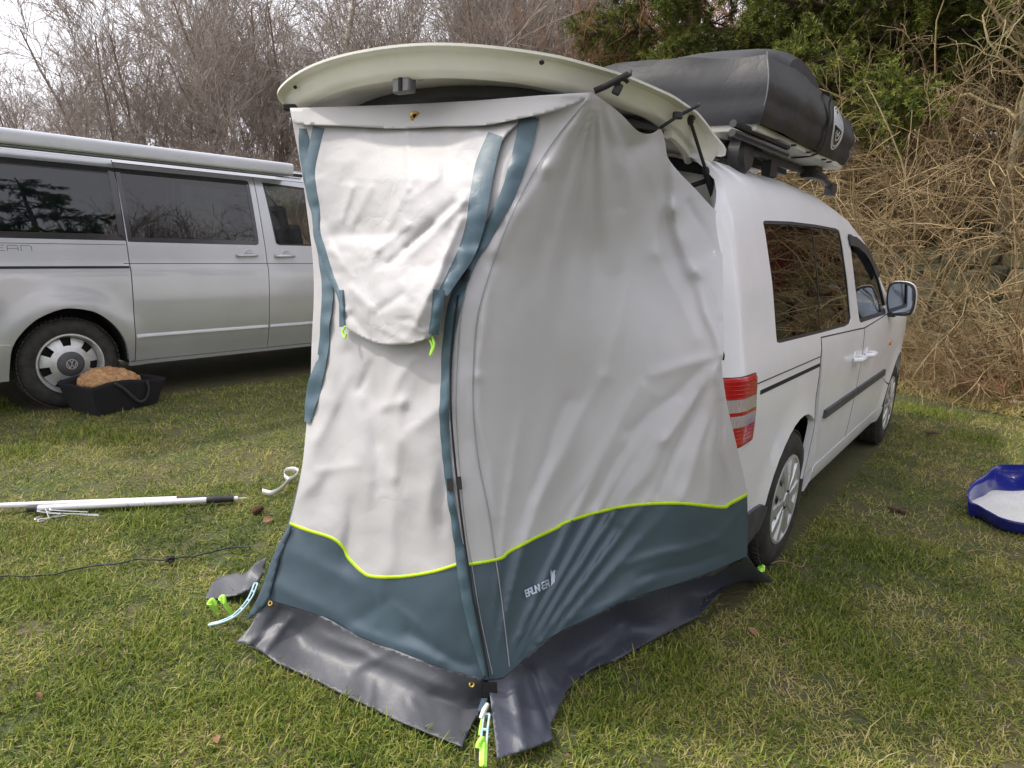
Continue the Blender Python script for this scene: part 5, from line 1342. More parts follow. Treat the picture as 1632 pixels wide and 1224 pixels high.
pg2 = MB(); pg2.tube([gz(768, 1146, .07), gz(765, 1160, .06), gz(764, 1172, .05)], .003, 6); o = mk('neon_loop', pg2, M_neon); tag(o, 'small neon green loop beside the near corner strap', 'strap loop')
ck = MB(); a_, b_ = gz(777, 1122, .09), gz(766, 1145, .07); ck.tube([a_, (a_+b_)/2+ZZ*.004, b_], [.006, .008, .006], 8); o = mk('metal_clasp', ck, mat('pale_clasp', (.62, .60, .58), .4)); tag(o, 'pale clasp joining near tent corner to the ladder strap', 'clasp')
ladder_strap([gz(1190, 893, .10), gz(1190, 908, .06), gz(1194, 916, .03)], .010, 'pale blue rubber ladder strap at the tent corner beside the car wheel')
peg('p', gz(1216, 908, .035), gz(1196, 916, .02), 'neon green peg on the grass beside the rear wheel')
# ================================================================== ground, grass
def groundz(x, y):
    """gentle humps; flat near the camera"""
    x = np.asarray(x, float); y = np.asarray(y, float); d = np.hypot(x, y)
    return .012*np.sin(x*1.3+.4)*np.cos(y*1.1)*np.clip((d-3)/4, 0, 1)
n_ = 140; gx = np.concatenate([-np.geomspace(400, 14, 14)[:-1], np.linspace(-14, 14, 90), np.geomspace(14, 400, 14)[1:]]); gy = np.concatenate([-np.geomspace(400, 8, 12)[:-1], np.linspace(-8, 22, 90), np.geomspace(22, 500, 12)[1:]])
X, Y = np.meshgrid(gx, gy, indexing='ij'); Z = groundz(X, Y)-.004
V = np.c_[X.ravel(), Y.ravel(), Z.ravel()]; ny = len(gy); I = np.arange(len(gx)-1)[:, None]*ny+np.arange(ny-1)[None]; F = np.stack([I, I+ny, I+ny+1, I+1], -1).reshape(-1, 4)
M_soil = mat('soil_and_thatch', (.10, .08, .04), .95, col2=(.05, .07, .02), vscale=2.2, bump=.8, bscale=45, bdist=.02, detail=9)
go = mk('ground', (V, F), M_soil); go['kind'] = 'structure'

def patch_noise(P, s, seed): return np.array([noise.noise(Vector((x/s, y/s, seed))) for x, y in P])
def blade_mat(name, cols, rough=.6):
    m = bpy.data.materials.new(name); m.use_nodes = True; MATS[name] = m; t = m.node_tree; N = t.nodes; L_ = t.links; b = N['Principled BSDF']; out = N['Material Output']
    at = N.new('ShaderNodeAttribute'); at.attribute_name = 'tint'
    r = N.new('ShaderNodeValToRGB'); r.color_ramp.interpolation = 'LINEAR'
    while len(r.color_ramp.elements) < len(cols): r.color_ramp.elements.new(.5)
    for i, c in enumerate(cols): r.color_ramp.elements[i].position = i/(len(cols)-1); r.color_ramp.elements[i].color = tuple(c)+(1,)
    L_.new(at.outputs['Fac'], r.inputs[0]); L_.new(r.outputs[0], b.inputs['Base Color']); b.inputs['Roughness'].default_value = rough; b.inputs['Specular IOR Level'].default_value = .25
    tr = N.new('ShaderNodeBsdfTranslucent'); L_.new(r.outputs[0], tr.inputs[0]); mx = N.new('ShaderNodeMixShader'); mx.inputs[0].default_value = .28
    L_.new(b.outputs[0], mx.inputs[1]); L_.new(tr.outputs[0], mx.inputs[2]); L_.new(mx.outputs[0], out.inputs[0]); return m
M_blade = blade_mat('grass_blade', [(.050, .085, .012), (.125, .185, .024), (.235, .275, .045), (.36, .335, .09), (.50, .42, .20)])
RG = np.random.default_rng(5)
# footprint polygons where no grass stands
def foot(U0_, U1_, N0_, N1_, O, U_, N_): return [tuple((O+U_*a+N_*b)[:2]) for a, b in ((U0_, N0_), (U1_, N0_), (U1_, N1_), (U0_, N1_))]
EX = []
def blades(n, x0, x1, y0, y1, hgt, wid, wedge=True, near=0., far=99., lean=1.):
    P = np.c_[RG.uniform(x0, x1, n), RG.uniform(y0, y1, n)]
    k = np.ones(len(P), bool)
    if wedge: k &= np.abs(P[:, 0]) < .98*np.maximum(P[:, 1], 0)+.5
    d = np.hypot(P[:, 0], P[:, 1]); k &= (d > near) & (d < far)
    for ex in EX: k &= ~inpoly(P, ex)
    P = P[k]; m_ = patch_noise(P, .13, 33.)+.6*patch_noise(P, .05, 12.)+RG.normal(0, .12, len(P)); return P[m_ > -.36]
def build_grass(name, P, hgt, wid, tintfn, flat=.9, segs=2):
    n = len(P); a = RG.uniform(0, 2*pi, n); h = hgt*RG.lognormal(0, .38, n); ln = np.clip(RG.normal(flat, .45, n), .1, 2.2); w = wid*RG.uniform(.6, 1.3, n)
    dx, dy = np.cos(a), np.sin(a); px_, py_ = -dy, dx; z0 = groundz(P[:, 0], P[:, 1])-.004
    rows = []
    T = [0, .5, 1.] if segs == 2 else [0, 1.]
    tw = RG.normal(0, .5, n)
    for t in T:
        off = h*ln*(t**1.6); zz = h*np.where(ln > 1.2, .55, 1.)*(t if segs == 1 else t*(1.25-.25*t))/np.sqrt(1+.5*ln*ln*t)
        cx = P[:, 0]+dx*off+px_*off*tw*t*.5; cy = P[:, 1]+dy*off+py_*off*tw*t*.5
        ww = w*(1-.15*t) if t < 1 else w*.12
        rows.append(np.c_[cx-px_*ww, cy-py_*ww, z0+zz]); rows.append(np.c_[cx+px_*ww, cy+py_*ww, z0+zz])
    K = len(rows); V = np.stack(rows, 1).reshape(-1, 3); b = np.arange(n)[:, None]*K
    F = np.concatenate([b+np.array([[2*i, 2*i+1, 2*i+3, 2*i+2]]) for i in range(len(T)-1)], 1).reshape(-1, 4)
    me = meshdata(name, V, F, M_blade, smooth=False)
    tv = np.clip(tintfn(P), 0, 1); att = me.attributes.new('tint', 'FLOAT', 'POINT'); att.data.foreach_set('value', np.repeat(tv, K).astype(np.float32))
    o = bpy.data.objects.new(name, me); COL.objects.link(o); o['kind'] = 'stuff'; return o
def tint(P, bias=0.):
    a = patch_noise(P, .55, 1.); b = patch_noise(P, .16, 9.); c = patch_noise(P, 1.9, 4.)
    right = np.clip((P[:, 0]-1.2)/2.0, 0, 1)*.10
    g = .42+.42*a+.42*b+.30*c+right*1.3+bias; return g+RG.normal(0, .27, len(P))
EX = [foot(-.3, 3.6, -1.8, -.0, TO, TU, TN), foot(-.5, 3.4, -1.75, -.0, CO, CU, CN)]
tf = [tuple(gz(x, y, .02)[:2]) for x, y in ((395, 1015), (440, 1052), (560, 1108), (735, 1182), (770, 1100), (800, 1195), (868, 1172), (905, 1085), (1000, 1036), (1110, 978), (1215, 926))]+[tuple(cad(-.9, -.1, 0)[:2]), tuple(cad(-.9, -1.6, 0)[:2])]
EX.append(tf)
P1 = blades(200000, -3.2, 3.6, 1.2, 3.6, 0, 0, far=3.9); build_grass('grass', P1, .017, .0018, tint, 1.25)
P2 = blades(330000, -6.5, 6.5, 2.4, 7.4, 0, 0, near=3.7, far=7.6); build_grass('grass', P2, .020, .0025, tint, 1.2, segs=1)
P3 = blades(170000, -14, 9, 4, 16, 0, 0, near=7.3, far=18); build_grass('grass', P3, .028, .0035, lambda P: tint(P, -.05), 1.0, segs=1)
# longer lush tufts, as in the photograph's left foreground and the sunlit strip by the van
tc_ = np.array([gz(x, y)[:2] for x, y in ((60, 640), (120, 690), (30, 720), (200, 700), (60, 860), (100, 950), (230, 830), (250, 1020), (520, 1180), (330, 1130), (640, 1190), (90, 1100), (960, 1150), (1100, 1100), (1290, 950), (1330, 1020), (1500, 660), (1450, 650), (1560, 700), (1100, 1040), (1450, 1100), (1400, 880), (170, 1190), (430, 1120), (20, 950))])
ii = RG.integers(0, len(tc_), 26000); P4 = tc_[ii]+RG.normal(0, .085, (26000, 2))*(1+RG.random((26000, 1)))
for ex in EX: P4 = P4[~inpoly(P4, ex)]
build_grass('grass', P4, .026, .0018, lambda P: .36+RG.normal(0, .2, len(P)), .9)
# ---- straw, moss crumbs: flat dead fibres
P5 = blades(80000, -4.5, 5.5, 1.2, 6.5, 0, 0, far=6.5); P5 = P5[(patch_noise(P5, .5, 1.)+RG.normal(0, .18, len(P5))) > -.02]
build_grass('dead_grass', P5, .014, .0017, lambda P: .84+RG.normal(0, .12, len(P)), 2.6, segs=1)

# fallen leaves: single curled leaves
M_leaf = mat('dry_leaf', (.20, .095, .045), .8, col2=(.36, .22, .13), vscale=30, trans=.15)
def leafmesh(s, seed):
    r_ = random.Random(seed); v = []; n = 8
    for i in range(n+1):
        t = i/n; w = s*.36*sin(pi*t)**.8*(1+.2*r_.uniform(-1, 1)); z = s*(.10*sin(pi*t)+.12*t*t)
        v += [(s*(t-.5), -w, z+w*.5), (s*(t-.5), 0, z), (s*(t-.5), w, z+w*.35)]
    f = [(3*i+j, 3*i+j+1, 3*i+3+j+1, 3*i+3+j) for i in range(n) for j in range(2)]
    return meshdata('fallen_leaf', v, f, M_leaf)
LM = [leafmesh(.05, 3), leafmesh(.04, 8), leafmesh(.06, 12)]
spots = [(928, 1107, 'close to the right skirt fold'), (905, 1205, 'at the bottom edge right of the near corner'), (1200, 1008, 'right of the far skirt tip'), (1244, 1020, 'in the lawn below the rear wheel'), (1170, 1025, 'below the far skirt tip'),
         (1480, 693, 'beside the far spruce cone'), (1435, 690, 'near the front wheel'), (1600, 727, 'behind the blue tray'), (385, 730, 'left of the tent above the white strap'), (345, 1180, 'in the lower left lawn'),
         (60, 1110, 'at the lower left edge of the lawn'), (120, 736, 'in the lawn below the black bag'), (1300, 1010, 'in the lawn between wheel and tray'), (1530, 930, 'below the blue tray'), (427, 829, 'beside the round open cone'), (1350, 1130, 'in the lower right lawn')]
for i, (x, y, wh) in enumerate(spots):
    o = bpy.data.objects.new('fallen_leaf', LM[i % 3]); COL.objects.link(o); p = gz(x, y, .010); o.location = p; o.rotation_euler = (rnd.uniform(-.5, .5), rnd.uniform(-.5, .5), rnd.uniform(0, 6)); s = rnd.uniform(.40, .85); o.scale = (s, s*rnd.uniform(.7, 1.2), s)
    tag(o, 'small curled dry brown leaf '+wh, 'leaf', 'dry leaves scattered over the lawn')

# ================================================================== objects lying on the grass
# awning poles: two telescopic white tubes with black grips
M_tube = mat('white_tube', (.70, .69, .72), .35, var=.05, vscale=30)
def pole(a, b, r, label):
    a, b = np.array(a), np.array(b); e = empty('awning_pole', tuple(a*[1, 1, 0]), 0, label, 'pole', 'white telescopic poles lying on the grass'); return e, a, b
e, a, b = pole(gz(44, 811, .03), gz(384, 794, .03), .014, 'nearer white telescopic pole with black grip and steel tip on the grass')
m_ = MB(); m_.tube([lerp(a, b, .04), lerp(a, b, .83)], .0145, 14); mk('tube', m_, M_tube, e)
m_ = MB(); m_.tube([a, lerp(a, b, .045)], .0165, 14); mk('end_cap', m_, M_blk, e)
m_ = MB(); m_.tube([lerp(a, b, .83), lerp(a, b, .90), lerp(a, b, .905), lerp(a, b, .965)], [.018, .019, .017, .016], 14); mk('grip', m_, M_blk, e)
m_ = MB(); m_.tube([lerp(a, b, .965), lerp(a, b, .985)], .012, 12); mk('tip_collar', m_, M_tube, e)
m_ = MB(); m_.tube([lerp(a, b, .985), lerp(a, b, 1.03)], .003, 8); mk('steel_tip', m_, M_steel, e)
e, a, b = pole(gz(-160, 812, .035), gz(282, 795, .035), .014, 'farther white telescopic pole running out at the left of the grass')
m_ = MB(); m_.tube([a, b], .0135, 14); mk('tube', m_, M_tube, e)
m_ = MB(); b2 = gz(330, 793, .035); m_.tube([b, lerp(b, b2, .95)], .011, 12); mk('grip', m_, M_blk, e)
# bundle of wire pegs
pegs = [((60, 828), (112, 820)), ((66, 816), (158, 822)), ((80, 818), (157, 820)), ((74, 814), (78, 826)), ((84, 813), (140, 816)), ((64, 831), (100, 818))]
PL = ['longest nearly level', 'uppermost leaning', 'middle', 'short upright', 'topmost thin', 'lowest slanting']
for i, (p, q) in enumerate(pegs):
    a, b = gz(*p, .025+.004*i), gz(*q, .02+.003*i); m_ = MB(); hk_ = smoothline([b, a, a+np.array([-.012, .01, .004]), a+np.array([-.006, .022, .004])], 4); m_.tube(hk_, .0026, 6)
    o = mk('wire_peg', m_, M_steel); tag(o, PL[i]+' galvanised wire peg in the heap beside the white poles', 'tent peg', 'wire pegs heaped beside the poles')
# white curled strap
P = smoothline([gz(418, 783, .03), gz(432, 786, .03), (gz(446, 780, .035)), gz(458, 768, .03), gz(470, 760, .03), gz(475, 752, .045), gz(468, 748, .055), gz(456, 750, .05), gz(453, 758, .04), gz(460, 764, .035), gz(470, 760, .035)], 6)
v = []
for p in P: v += [p+np.array([0, 0, -.012]), p+np.array([0, .004, .014])]
o = mk('white_strap', (np.array(v), [(2*i, 2*i+1, 2*i+3, 2*i+2) for i in range(len(P)-1)]), M_whiteplastic, solid=.0015); tag(o, 'white plastic strap curled on the grass left of the tent', 'strap')
# black cable with a knot
P = smoothline([gz(x, y, .018) for x, y in ((-40, 917), (0, 917), (60, 918), (100, 912), (140, 903), (190, 898), (220, 891), (250, 893), (270, 891), (300, 887), (330, 882), (350, 876), (375, 872), (400, 873))], 8)
P[:, 2] += [.006*noise.noise(Vector((i*.21, 0, 0))) for i in range(len(P))]
m_ = MB(); m_.tube(P, .0036, 7); cb = mk('guy_cable', m_, M_blk); tag(cb, 'thin black cable snaking through the grass left of the tent', 'cable')
kp = gz(271, 891, .025); m_ = MB(); t_ = np.linspace(0, 4*pi, 40); m_.tube([kp+np.array([.012*cos(a)*(1+.3*sin(2.3*a)), .010*sin(a), .010*sin(1.5*a)]) for a in t_], .0045, 6); knot = mk('knot', m_, M_web, None); tag(knot, 'small black knot tied in the cable on the grass', 'knot')
# pine cones
M_cone = mat('cone_brown', (.17, .085, .045), .8, var=.5, vscale=60); M_cone2 = mat('cone_grey_brown', (.20, .14, .10), .85, var=.5, vscale=50)
def cone(p, L_, r, az, tilt, m, label):
    mb_ = MB(); ax = np.array([cos(az)*cos(tilt), sin(az)*cos(tilt), sin(tilt)]); s1 = np.cross(ax, ZZ); s1 /= np.linalg.norm(s1); s2 = np.cross(s1, ax); c0 = np.array(p)+ZZ*r*.9-ax*L_/2
    mb_.tube([c0, c0+ax*L_*.5, c0+ax*L_], [r*.5, r*.62, r*.3], 8)
    for k in range(90):
        t = (k+.5)/90; a = k*2.39996; rr = r*(.55+.45*sin(pi*min(1, t*1.05+.05))); e = s1*cos(a)+s2*sin(a); b = c0+ax*L_*t+e*rr*.55; tg = np.cross(ax, e); w = r*.36
        tip = b+e*rr*.42+ax*L_*.06
        mb_.add([b-tg*w, b+tg*w, tip+tg*w*.6, tip-tg*w*.6, tip-ax*.004+e*.001], [(0, 1, 2, 3), (3, 2, 4)])
    o = mk('pine_cone', mb_, m, smooth=False); tag(o, label, 'pine cone', 'cones on the grass'); return o
cone(gz(411, 819, .0), .055, .024, .4, .5, M_cone, 'round open reddish brown cone left of the tent')
cone(gz(1430, 816, .0), .105, .020, -.75, .0, M_cone2, 'long closed grey brown spruce cone on grass between car and tray')
cone(gz(1485, 692, .0), .10, .018, -.3, .0, M_cone2, 'far spruce cone on the grass past the car')
# twigs by the wheel
for pts, lb in (([(1228, 898), (1245, 894), (1262, 898), (1278, 903), (1284, 893)], 'thin pale twig lying by the rear wheel'), ([(1540, 880), (1560, 876), (1590, 880)], 'short dry twig on grass below the blue tray')):
    m_ = MB(); m_.tube(smoothline([gz(x, y, .022) for x, y in pts], 5), .0028, 5); o = mk('twig', m_, mat('twig_tan', (.24, .17, .10), .9)); tag(o, lb, 'twig')

# black bag with firewood bark
M_felt = mat('black_felt', (.011, .011, .014), .95, bump=.3, bscale=300)
B0 = np.array([gz(158, 664)[0], gz(158, 664)[1]]); ang = math.atan2(*(gz(250, 640)[:2]-gz(150, 664)[:2])[::-1])
bag = empty('carrier_bag', (B0[0], B0[1], 0), 0, 'black felt firewood bag with drooping handle beside the silver van wheel', 'bag')
bl = gz(157, 664, .0); br = gz(250, 643, .0); d1 = br-bl; d1 /= np.linalg.norm(d1); d2 = np.array([-d1[1], d1[0], 0]); Lb = np.linalg.norm(br-bl)
tlp = bl+ZZ*.235
def bagpt(a, b, z):   # a along front, b depth
    fl = 1+.26*z/.22; return bl+d1*(Lb*.5+(a-.5)*Lb*fl)+d2*(.15+(b-.5)*.30*fl)+ZZ*(z-.0+.022*sin(a*5)*(z/.22))
v = []; per = [(a, 0) for a in np.linspace(0, 1, 11)]+[(1, b) for b in np.linspace(.1, 1, 7)]+[(a, 1) for a in np.linspace(.9, 0, 10)]+[(0, b) for b in np.linspace(.85, .1, 6)]
nz = 9; K = len(per)
for i in range(nz):
    z = .225*i/(nz-1)
    for a, b in per: v.append(bagpt(a, b, z)+np.array([.006*noise.noise(Vector((a*5, b*5, z*14))), .006*noise.noise(Vector((a*5, b*5, z*14+9))), 0]))
f = [(i*K+j, i*K+(j+1) % K, (i+1)*K+(j+1) % K, (i+1)*K+j) for i in range(nz-1) for j in range(K)]+[tuple(range(K))[::-1]]
mk('bag_body', (v, f), M_felt, bag, solid=.004, angle=60)
for ya, pts in ((0, [(.28, .215, -.004), (.40, .165, -.012), (.52, .10, -.020), (.63, .055, -.022), (.72, .06, -.022), (.76, .10, -.018), (.76, .16, -.012), (.72, .215, -.004)]), (1, [(.28, .215, .004), (.40, .12, .03), (.6, .06, .04), (.74, .12, .03), (.74, .215, .004)])):
    P = smoothline([bagpt(a, ya, z)+d2*dd for a, z, dd in pts], 6); T = np.gradient(P, axis=0); v = []
    for p, t in zip(P, T): s = np.cross(t, d2); s /= np.linalg.norm(s); v += [p-s*.011, p+s*.011]
    mk('bag_handle', (np.array(v), [(2*i, 2*i+1, 2*i+3, 2*i+2) for i in range(len(P)-1)]), mat('felt_handle', (.035, .034, .04), .9), bag, solid=.004)
# kraft-paper-brown wrapped mound sticking out of the bag
M_bark = mat('crumpled_brown_paper', (.27, .13, .05), .75, col2=(.50, .30, .14), vscale=28, bump=1., bscale=35, bdist=.02)
v = []; nA, nB = 60, 34
for i in range(nA+1):
    t = i/nA
    for j in range(nB+1):
        an = pi*j/nB; w = sin(pi*min(1, max(0, t)))**.45; p = bagpt(.06+.78*t, .5+.44*cos(an)*w, .185+(.085*sin(an)**.8*w)*(1.0+.2*t)); n_s = noise.noise(Vector((t*9, an*3, 1)))*.016+(.5-abs(noise.noise(Vector((t*22, an*7, 4)))))*.034
        v.append(p+ZZ*n_s)
pm = mk('paper_bundle', (v, [(i*(nB+1)+j, (i+1)*(nB+1)+j, (i+1)*(nB+1)+j+1, i*(nB+1)+j+1) for i in range(nA) for j in range(nB)]), M_bark, None, angle=None); tag(pm, 'crumpled brown bark bundle filling the black bag', 'bark bundle')

# blue litter tray
M_blue = mat('blue_plastic', (.008, .014, .20), .22, coat=.6, var=.2, vscale=20)
tray = empty('litter_tray', tuple(gz(1640, 830)*[1, 1, 0]), 0, 'glossy dark blue plastic tray with high back, at right on the grass', 'litter tray')
rim = [(1543, 790, .13), (1546, 778, .145), (1556, 766, .165), (1572, 756, .185), (1586, 744, .21), (1600, 741, .215), (1632, 741, .215), (1680, 741, .215), (1706, 752, .20), (1722, 780, .14), (1726, 812, .10), (1716, 830, .09), (1690, 838, .085), (1640, 834, .085), (1610, 829, .085), (1585, 820, .085), (1562, 806, .09), (1548, 799, .10)]
Rm3 = smoothline([gz(x, y, z) for x, y, z in rim], 5, closed=True); cc = Rm3.mean(0)*[1, 1, 0]
prof = [(1.0, 1.0), (1.025, 1.0), (1.03, .93), (1.0, .95), (.985, .70), (.96, .45), (.92, .20), (.88, .06), (.80, .0)]
n_ = len(Rm3); v = []
for s, h in [(.80, .008), (.87, .05), (.91, .25), (.94, .5), (.965, .75), (.985, .97)]+prof:
    for p in Rm3: q = cc+(p*[1, 1, 0]-cc)*s; v.append((q[0], q[1], max(.004, p[2]*h)))
K = 15; f = [(i*n_+j, i*n_+(j+1) % n_, (i+1)*n_+(j+1) % n_, (i+1)*n_+j) for i in range(K-1) for j in range(n_)]; f.append(tuple(range(n_)))
mk('tray_shell', (v, f), M_blue, tray, angle=50)
P_l = np.array([cc[:2]+(p[:2]-cc[:2])*.93 for p in Rm3]); M_lit = mat('white_litter', (.66, .66, .64), .95, var=.18, vscale=150, bump=1., bscale=160, bdist=.006)
def litf(P, off): return np.c_[P[:, 0], P[:, 1], .066+.012*np.array([noise.noise(Vector((x*5, y*5, 2))) for x, y in P])+.0015*np.array([noise.noise(Vector((x*90, y*90, 2))) for x, y in P])+off-.008*np.clip((P[:, 1]-cc[1])/.15, -1, 1)]
lt_ = mk('litter', sheet([tuple(p) for p in P_l[::2]], [], .012, litf, 0), M_lit); tag(lt_, 'white granular cat litter heaped in the blue tray', 'litter', kind='stuff')
# ================================================================== bank, stone wall, shrubs, trees
BL_ = [(5.45, 5.55), (4.87, 6.31), (4.25, 7.26), (3.5, 8.7), (2.6, 10.6), (1.0, 12.5), (-2.5, 14.5), (-8, 17), (-16, 20), (-30, 24)]
BP = smoothline(BL_, 10); BT = np.gradient(BP, axis=0); BT /= np.linalg.norm(BT, axis=1)[:, None]; BN = np.c_[BT[:, 1], -BT[:, 0]]
if BN[15][0] < 0: BN = -BN
PD = [0, .3, .9, 1.25, 1.42, 1.62, 1.95, 3.0, 4.5, 7., 12., 20]; PH = [-.01, .04, .22, .38, .85, 1.40, 1.62, 1.95, 2.75, 3.7, 4.3, 4.6]
def bank_pt(i, d):
    s = i/(len(BP)-1); mult = 1-.45*min(1, max(0, (s-.45)/.3)); i0 = int(i); fr = i-i0; i1 = min(i0+1, len(BP)-1)
    p = lerp(BP[i0], BP[i1], fr)+lerp(BN[i0], BN[i1], fr)*d; z = float(np.interp(d, PD, PH))*mult
    z *= min(1, .02+i/6.)
    n1 = noise.noise(Vector((p[0]*.8, p[1]*.8, 0)))*.12+noise.noise(Vector((p[0]*3, p[1]*3, 5)))*.045
    return np.array([p[0], p[1], z+n1*min(1, d/1.2)])
ni = (len(BP)-1)*3; ds = np.concatenate([np.linspace(0, 3.2, 34), np.linspace(3.5, 20, 16)]); v = [bank_pt(i/3, d) for i in range(ni+1) for d in ds]; nd = len(ds)
M_bank = mat('bank_leaf_litter', (.16, .092, .050), .95, col2=(.085, .085, .028), vscale=1.6, bump=1., bscale=22, bdist=.05, detail=10)
b = mk('bank', (v, [(i*nd+j, i*nd+j+1, (i+1)*nd+j+1, (i+1)*nd+j) for i in range(ni) for j in range(nd-1)]), M_bank, angle=None); b['kind'] = 'structure'
# mossy dry-stone wall in the bank: every stone a part
wall = empty('stone_wall', tuple(bank_pt(10, 1.3)), 0, 'rough mossy stone wall half hidden behind the tangled shrubs', 'wall')
M_st1 = mat('mossy_stone', (.13, .115, .055), .9, col2=(.24, .21, .12), vscale=6, bump=.8, bscale=30, bdist=.01)
M_st2 = mat('grey_stone', (.14, .13, .11), .9, col2=(.10, .11, .04), vscale=5, bump=.8, bscale=30, bdist=.01)
SMs = []
for k in range(7):
    r_ = random.Random(40+k); v = []; nu, nv = 9, 6
    for i in range(nv+1):
        for j in range(nu):
            th = pi*i/nv; ph = 2*pi*j/nu; p = np.array([sin(th)*cos(ph), sin(th)*sin(ph), cos(th)]); q = np.sign(p)*np.abs(p)**.42
            v.append(q*(1+.16*noise.noise(Vector(p*1.3)+Vector((k*7, 0, 0)))))
    me = meshdata('stone', v, [(i*nu+j, i*nu+(j+1) % nu, (i+1)*nu+(j+1) % nu, (i+1)*nu+j) for i in range(nv) for j in range(nu)], M_st1 if k % 3 else M_st2, True, 22); SMs.append(me)
Wi = root_matrix(wall).inverted()
idx = 0.
for row in range(6):
    i = 3.0+rnd.random()*.3
    while i < 34:
        w = rnd.uniform(.13, .30); hh = rnd.uniform(.09, .14); d = 1.30+row*.075; p = bank_pt(i, d); p[2] = .42+row*.205+rnd.uniform(-.03, .03)-.10*max(0, (i-20)/14)
        o = bpy.data.objects.new('stone', rnd.choice(SMs)); COL.objects.link(o); o.parent = wall
        t = BT[min(int(i), len(BT)-1)]; o.location = Wi@Vector(p); o.rotation_euler = (rnd.uniform(-.15, .15), rnd.uniform(-.15, .15), math.atan2(t[1], t[0])+rnd.uniform(-.2, .2)); o.scale = (w*.62, rnd.uniform(.12, .18), hh)
        sp_ = np.linalg.norm(BP[min(int(i)+1, len(BP)-1)]-BP[min(int(i), len(BP)-2)]); i += w*1.25/max(sp_, .05)

# --- vectorised branch growth
def tubes(P, r, sides=3):
    n, k, _ = P.shape; T = np.gradient(P, axis=1); T /= np.linalg.norm(T, axis=2)[..., None]+1e-9
    a = np.where(np.abs(T[:, :1, 2:3]) < .9, np.array([0, 0, 1.]), np.array([1., 0, 0])); N = np.cross(T, np.broadcast_to(a, T.shape)); N /= np.linalg.norm(N, axis=2)[..., None]+1e-9; B = np.cross(T, N)
    an = 2*pi*np.arange(sides)/sides; V = P[:, :, None]+r[..., None, None]*(np.cos(an)[None, None, :, None]*N[:, :, None]+np.sin(an)[None, None, :, None]*B[:, :, None])
    V = V.reshape(-1, 3); base = (np.arange(n)*k*sides)[:, None, None]; i = np.arange(k-1)[None, :, None]*sides; j = np.arange(sides)[None, None]; j2 = (j+1) % sides
    F = np.stack([base+i+j, base+i+j2, base+i+sides+j2, base+i+sides+j], -1).reshape(-1, 4); return V, F
def unit(v): return v/(np.linalg.norm(v, axis=-1, keepdims=True)+1e-9)
def grow(rg, parents, prad, n, k, L, rfrac, ang, wig, grav, up=0., tmin=.15, tmax=1., lvar=.3, taper=.35):
    """children from parent polylines; returns points (n,k,3) and radii"""
    m, pk, _ = parents.shape; pi_ = rg.integers(0, m, n); t = tmin+(tmax-tmin)*rg.random(n)**.85; x = t*(pk-1); i0 = np.minimum(x.astype(int), pk-2); fr = (x-i0)[:, None]
    p0 = parents[pi_, i0]*(1-fr)+parents[pi_, i0+1]*fr; tg = unit(parents[pi_, i0+1]-parents[pi_, i0]); r0 = (prad[pi_, i0]*(1-fr[:, 0])+prad[pi_, i0+1]*fr[:, 0])*rfrac
    rv = unit(np.cross(tg, rg.normal(size=(n, 3)))); a = np.radians(ang*rg.uniform(.6, 1.4, n))[:, None]; d = unit(tg*np.cos(a)+rv*np.sin(a)+np.array([0, 0, up]))
    Ls = (L*rg.lognormal(0, lvar, n)*(1.15-.55*t))[:, None]/(k-1); P = [p0]
    for s in range(k-1):
        P.append(P[-1]+d*Ls); d = unit(d+rg.normal(0, wig, (n, 3))+np.array([0, 0, grav]))
    P = np.stack(P, 1); rr = r0[:, None]*np.linspace(1, taper, k)[None]; return P, rr
def merge(parts): 
    V = []; F = []; o = 0
    for v, f in parts: V.append(v); F.append(f+o); o += len(v)
    return np.concatenate(V), np.concatenate(F)
def start(rg, bases, dirs, L, k, wig, grav, r):
    n = len(bases); P = [np.array(bases, float)]; d = unit(np.array(dirs, float)); Ls = (np.array(L)[:, None] if np.ndim(L) else L)/(k-1)
    for s in range(k-1): P.append(P[-1]+d*Ls); d = unit(d+rg.normal(0, wig, (n, 3))+np.array([0, 0, grav]))
    rr = (np.array(r)[:, None] if np.ndim(r) else np.full((n, 1), r))*np.linspace(1, .3, k)[None]; return np.stack(P, 1), rr
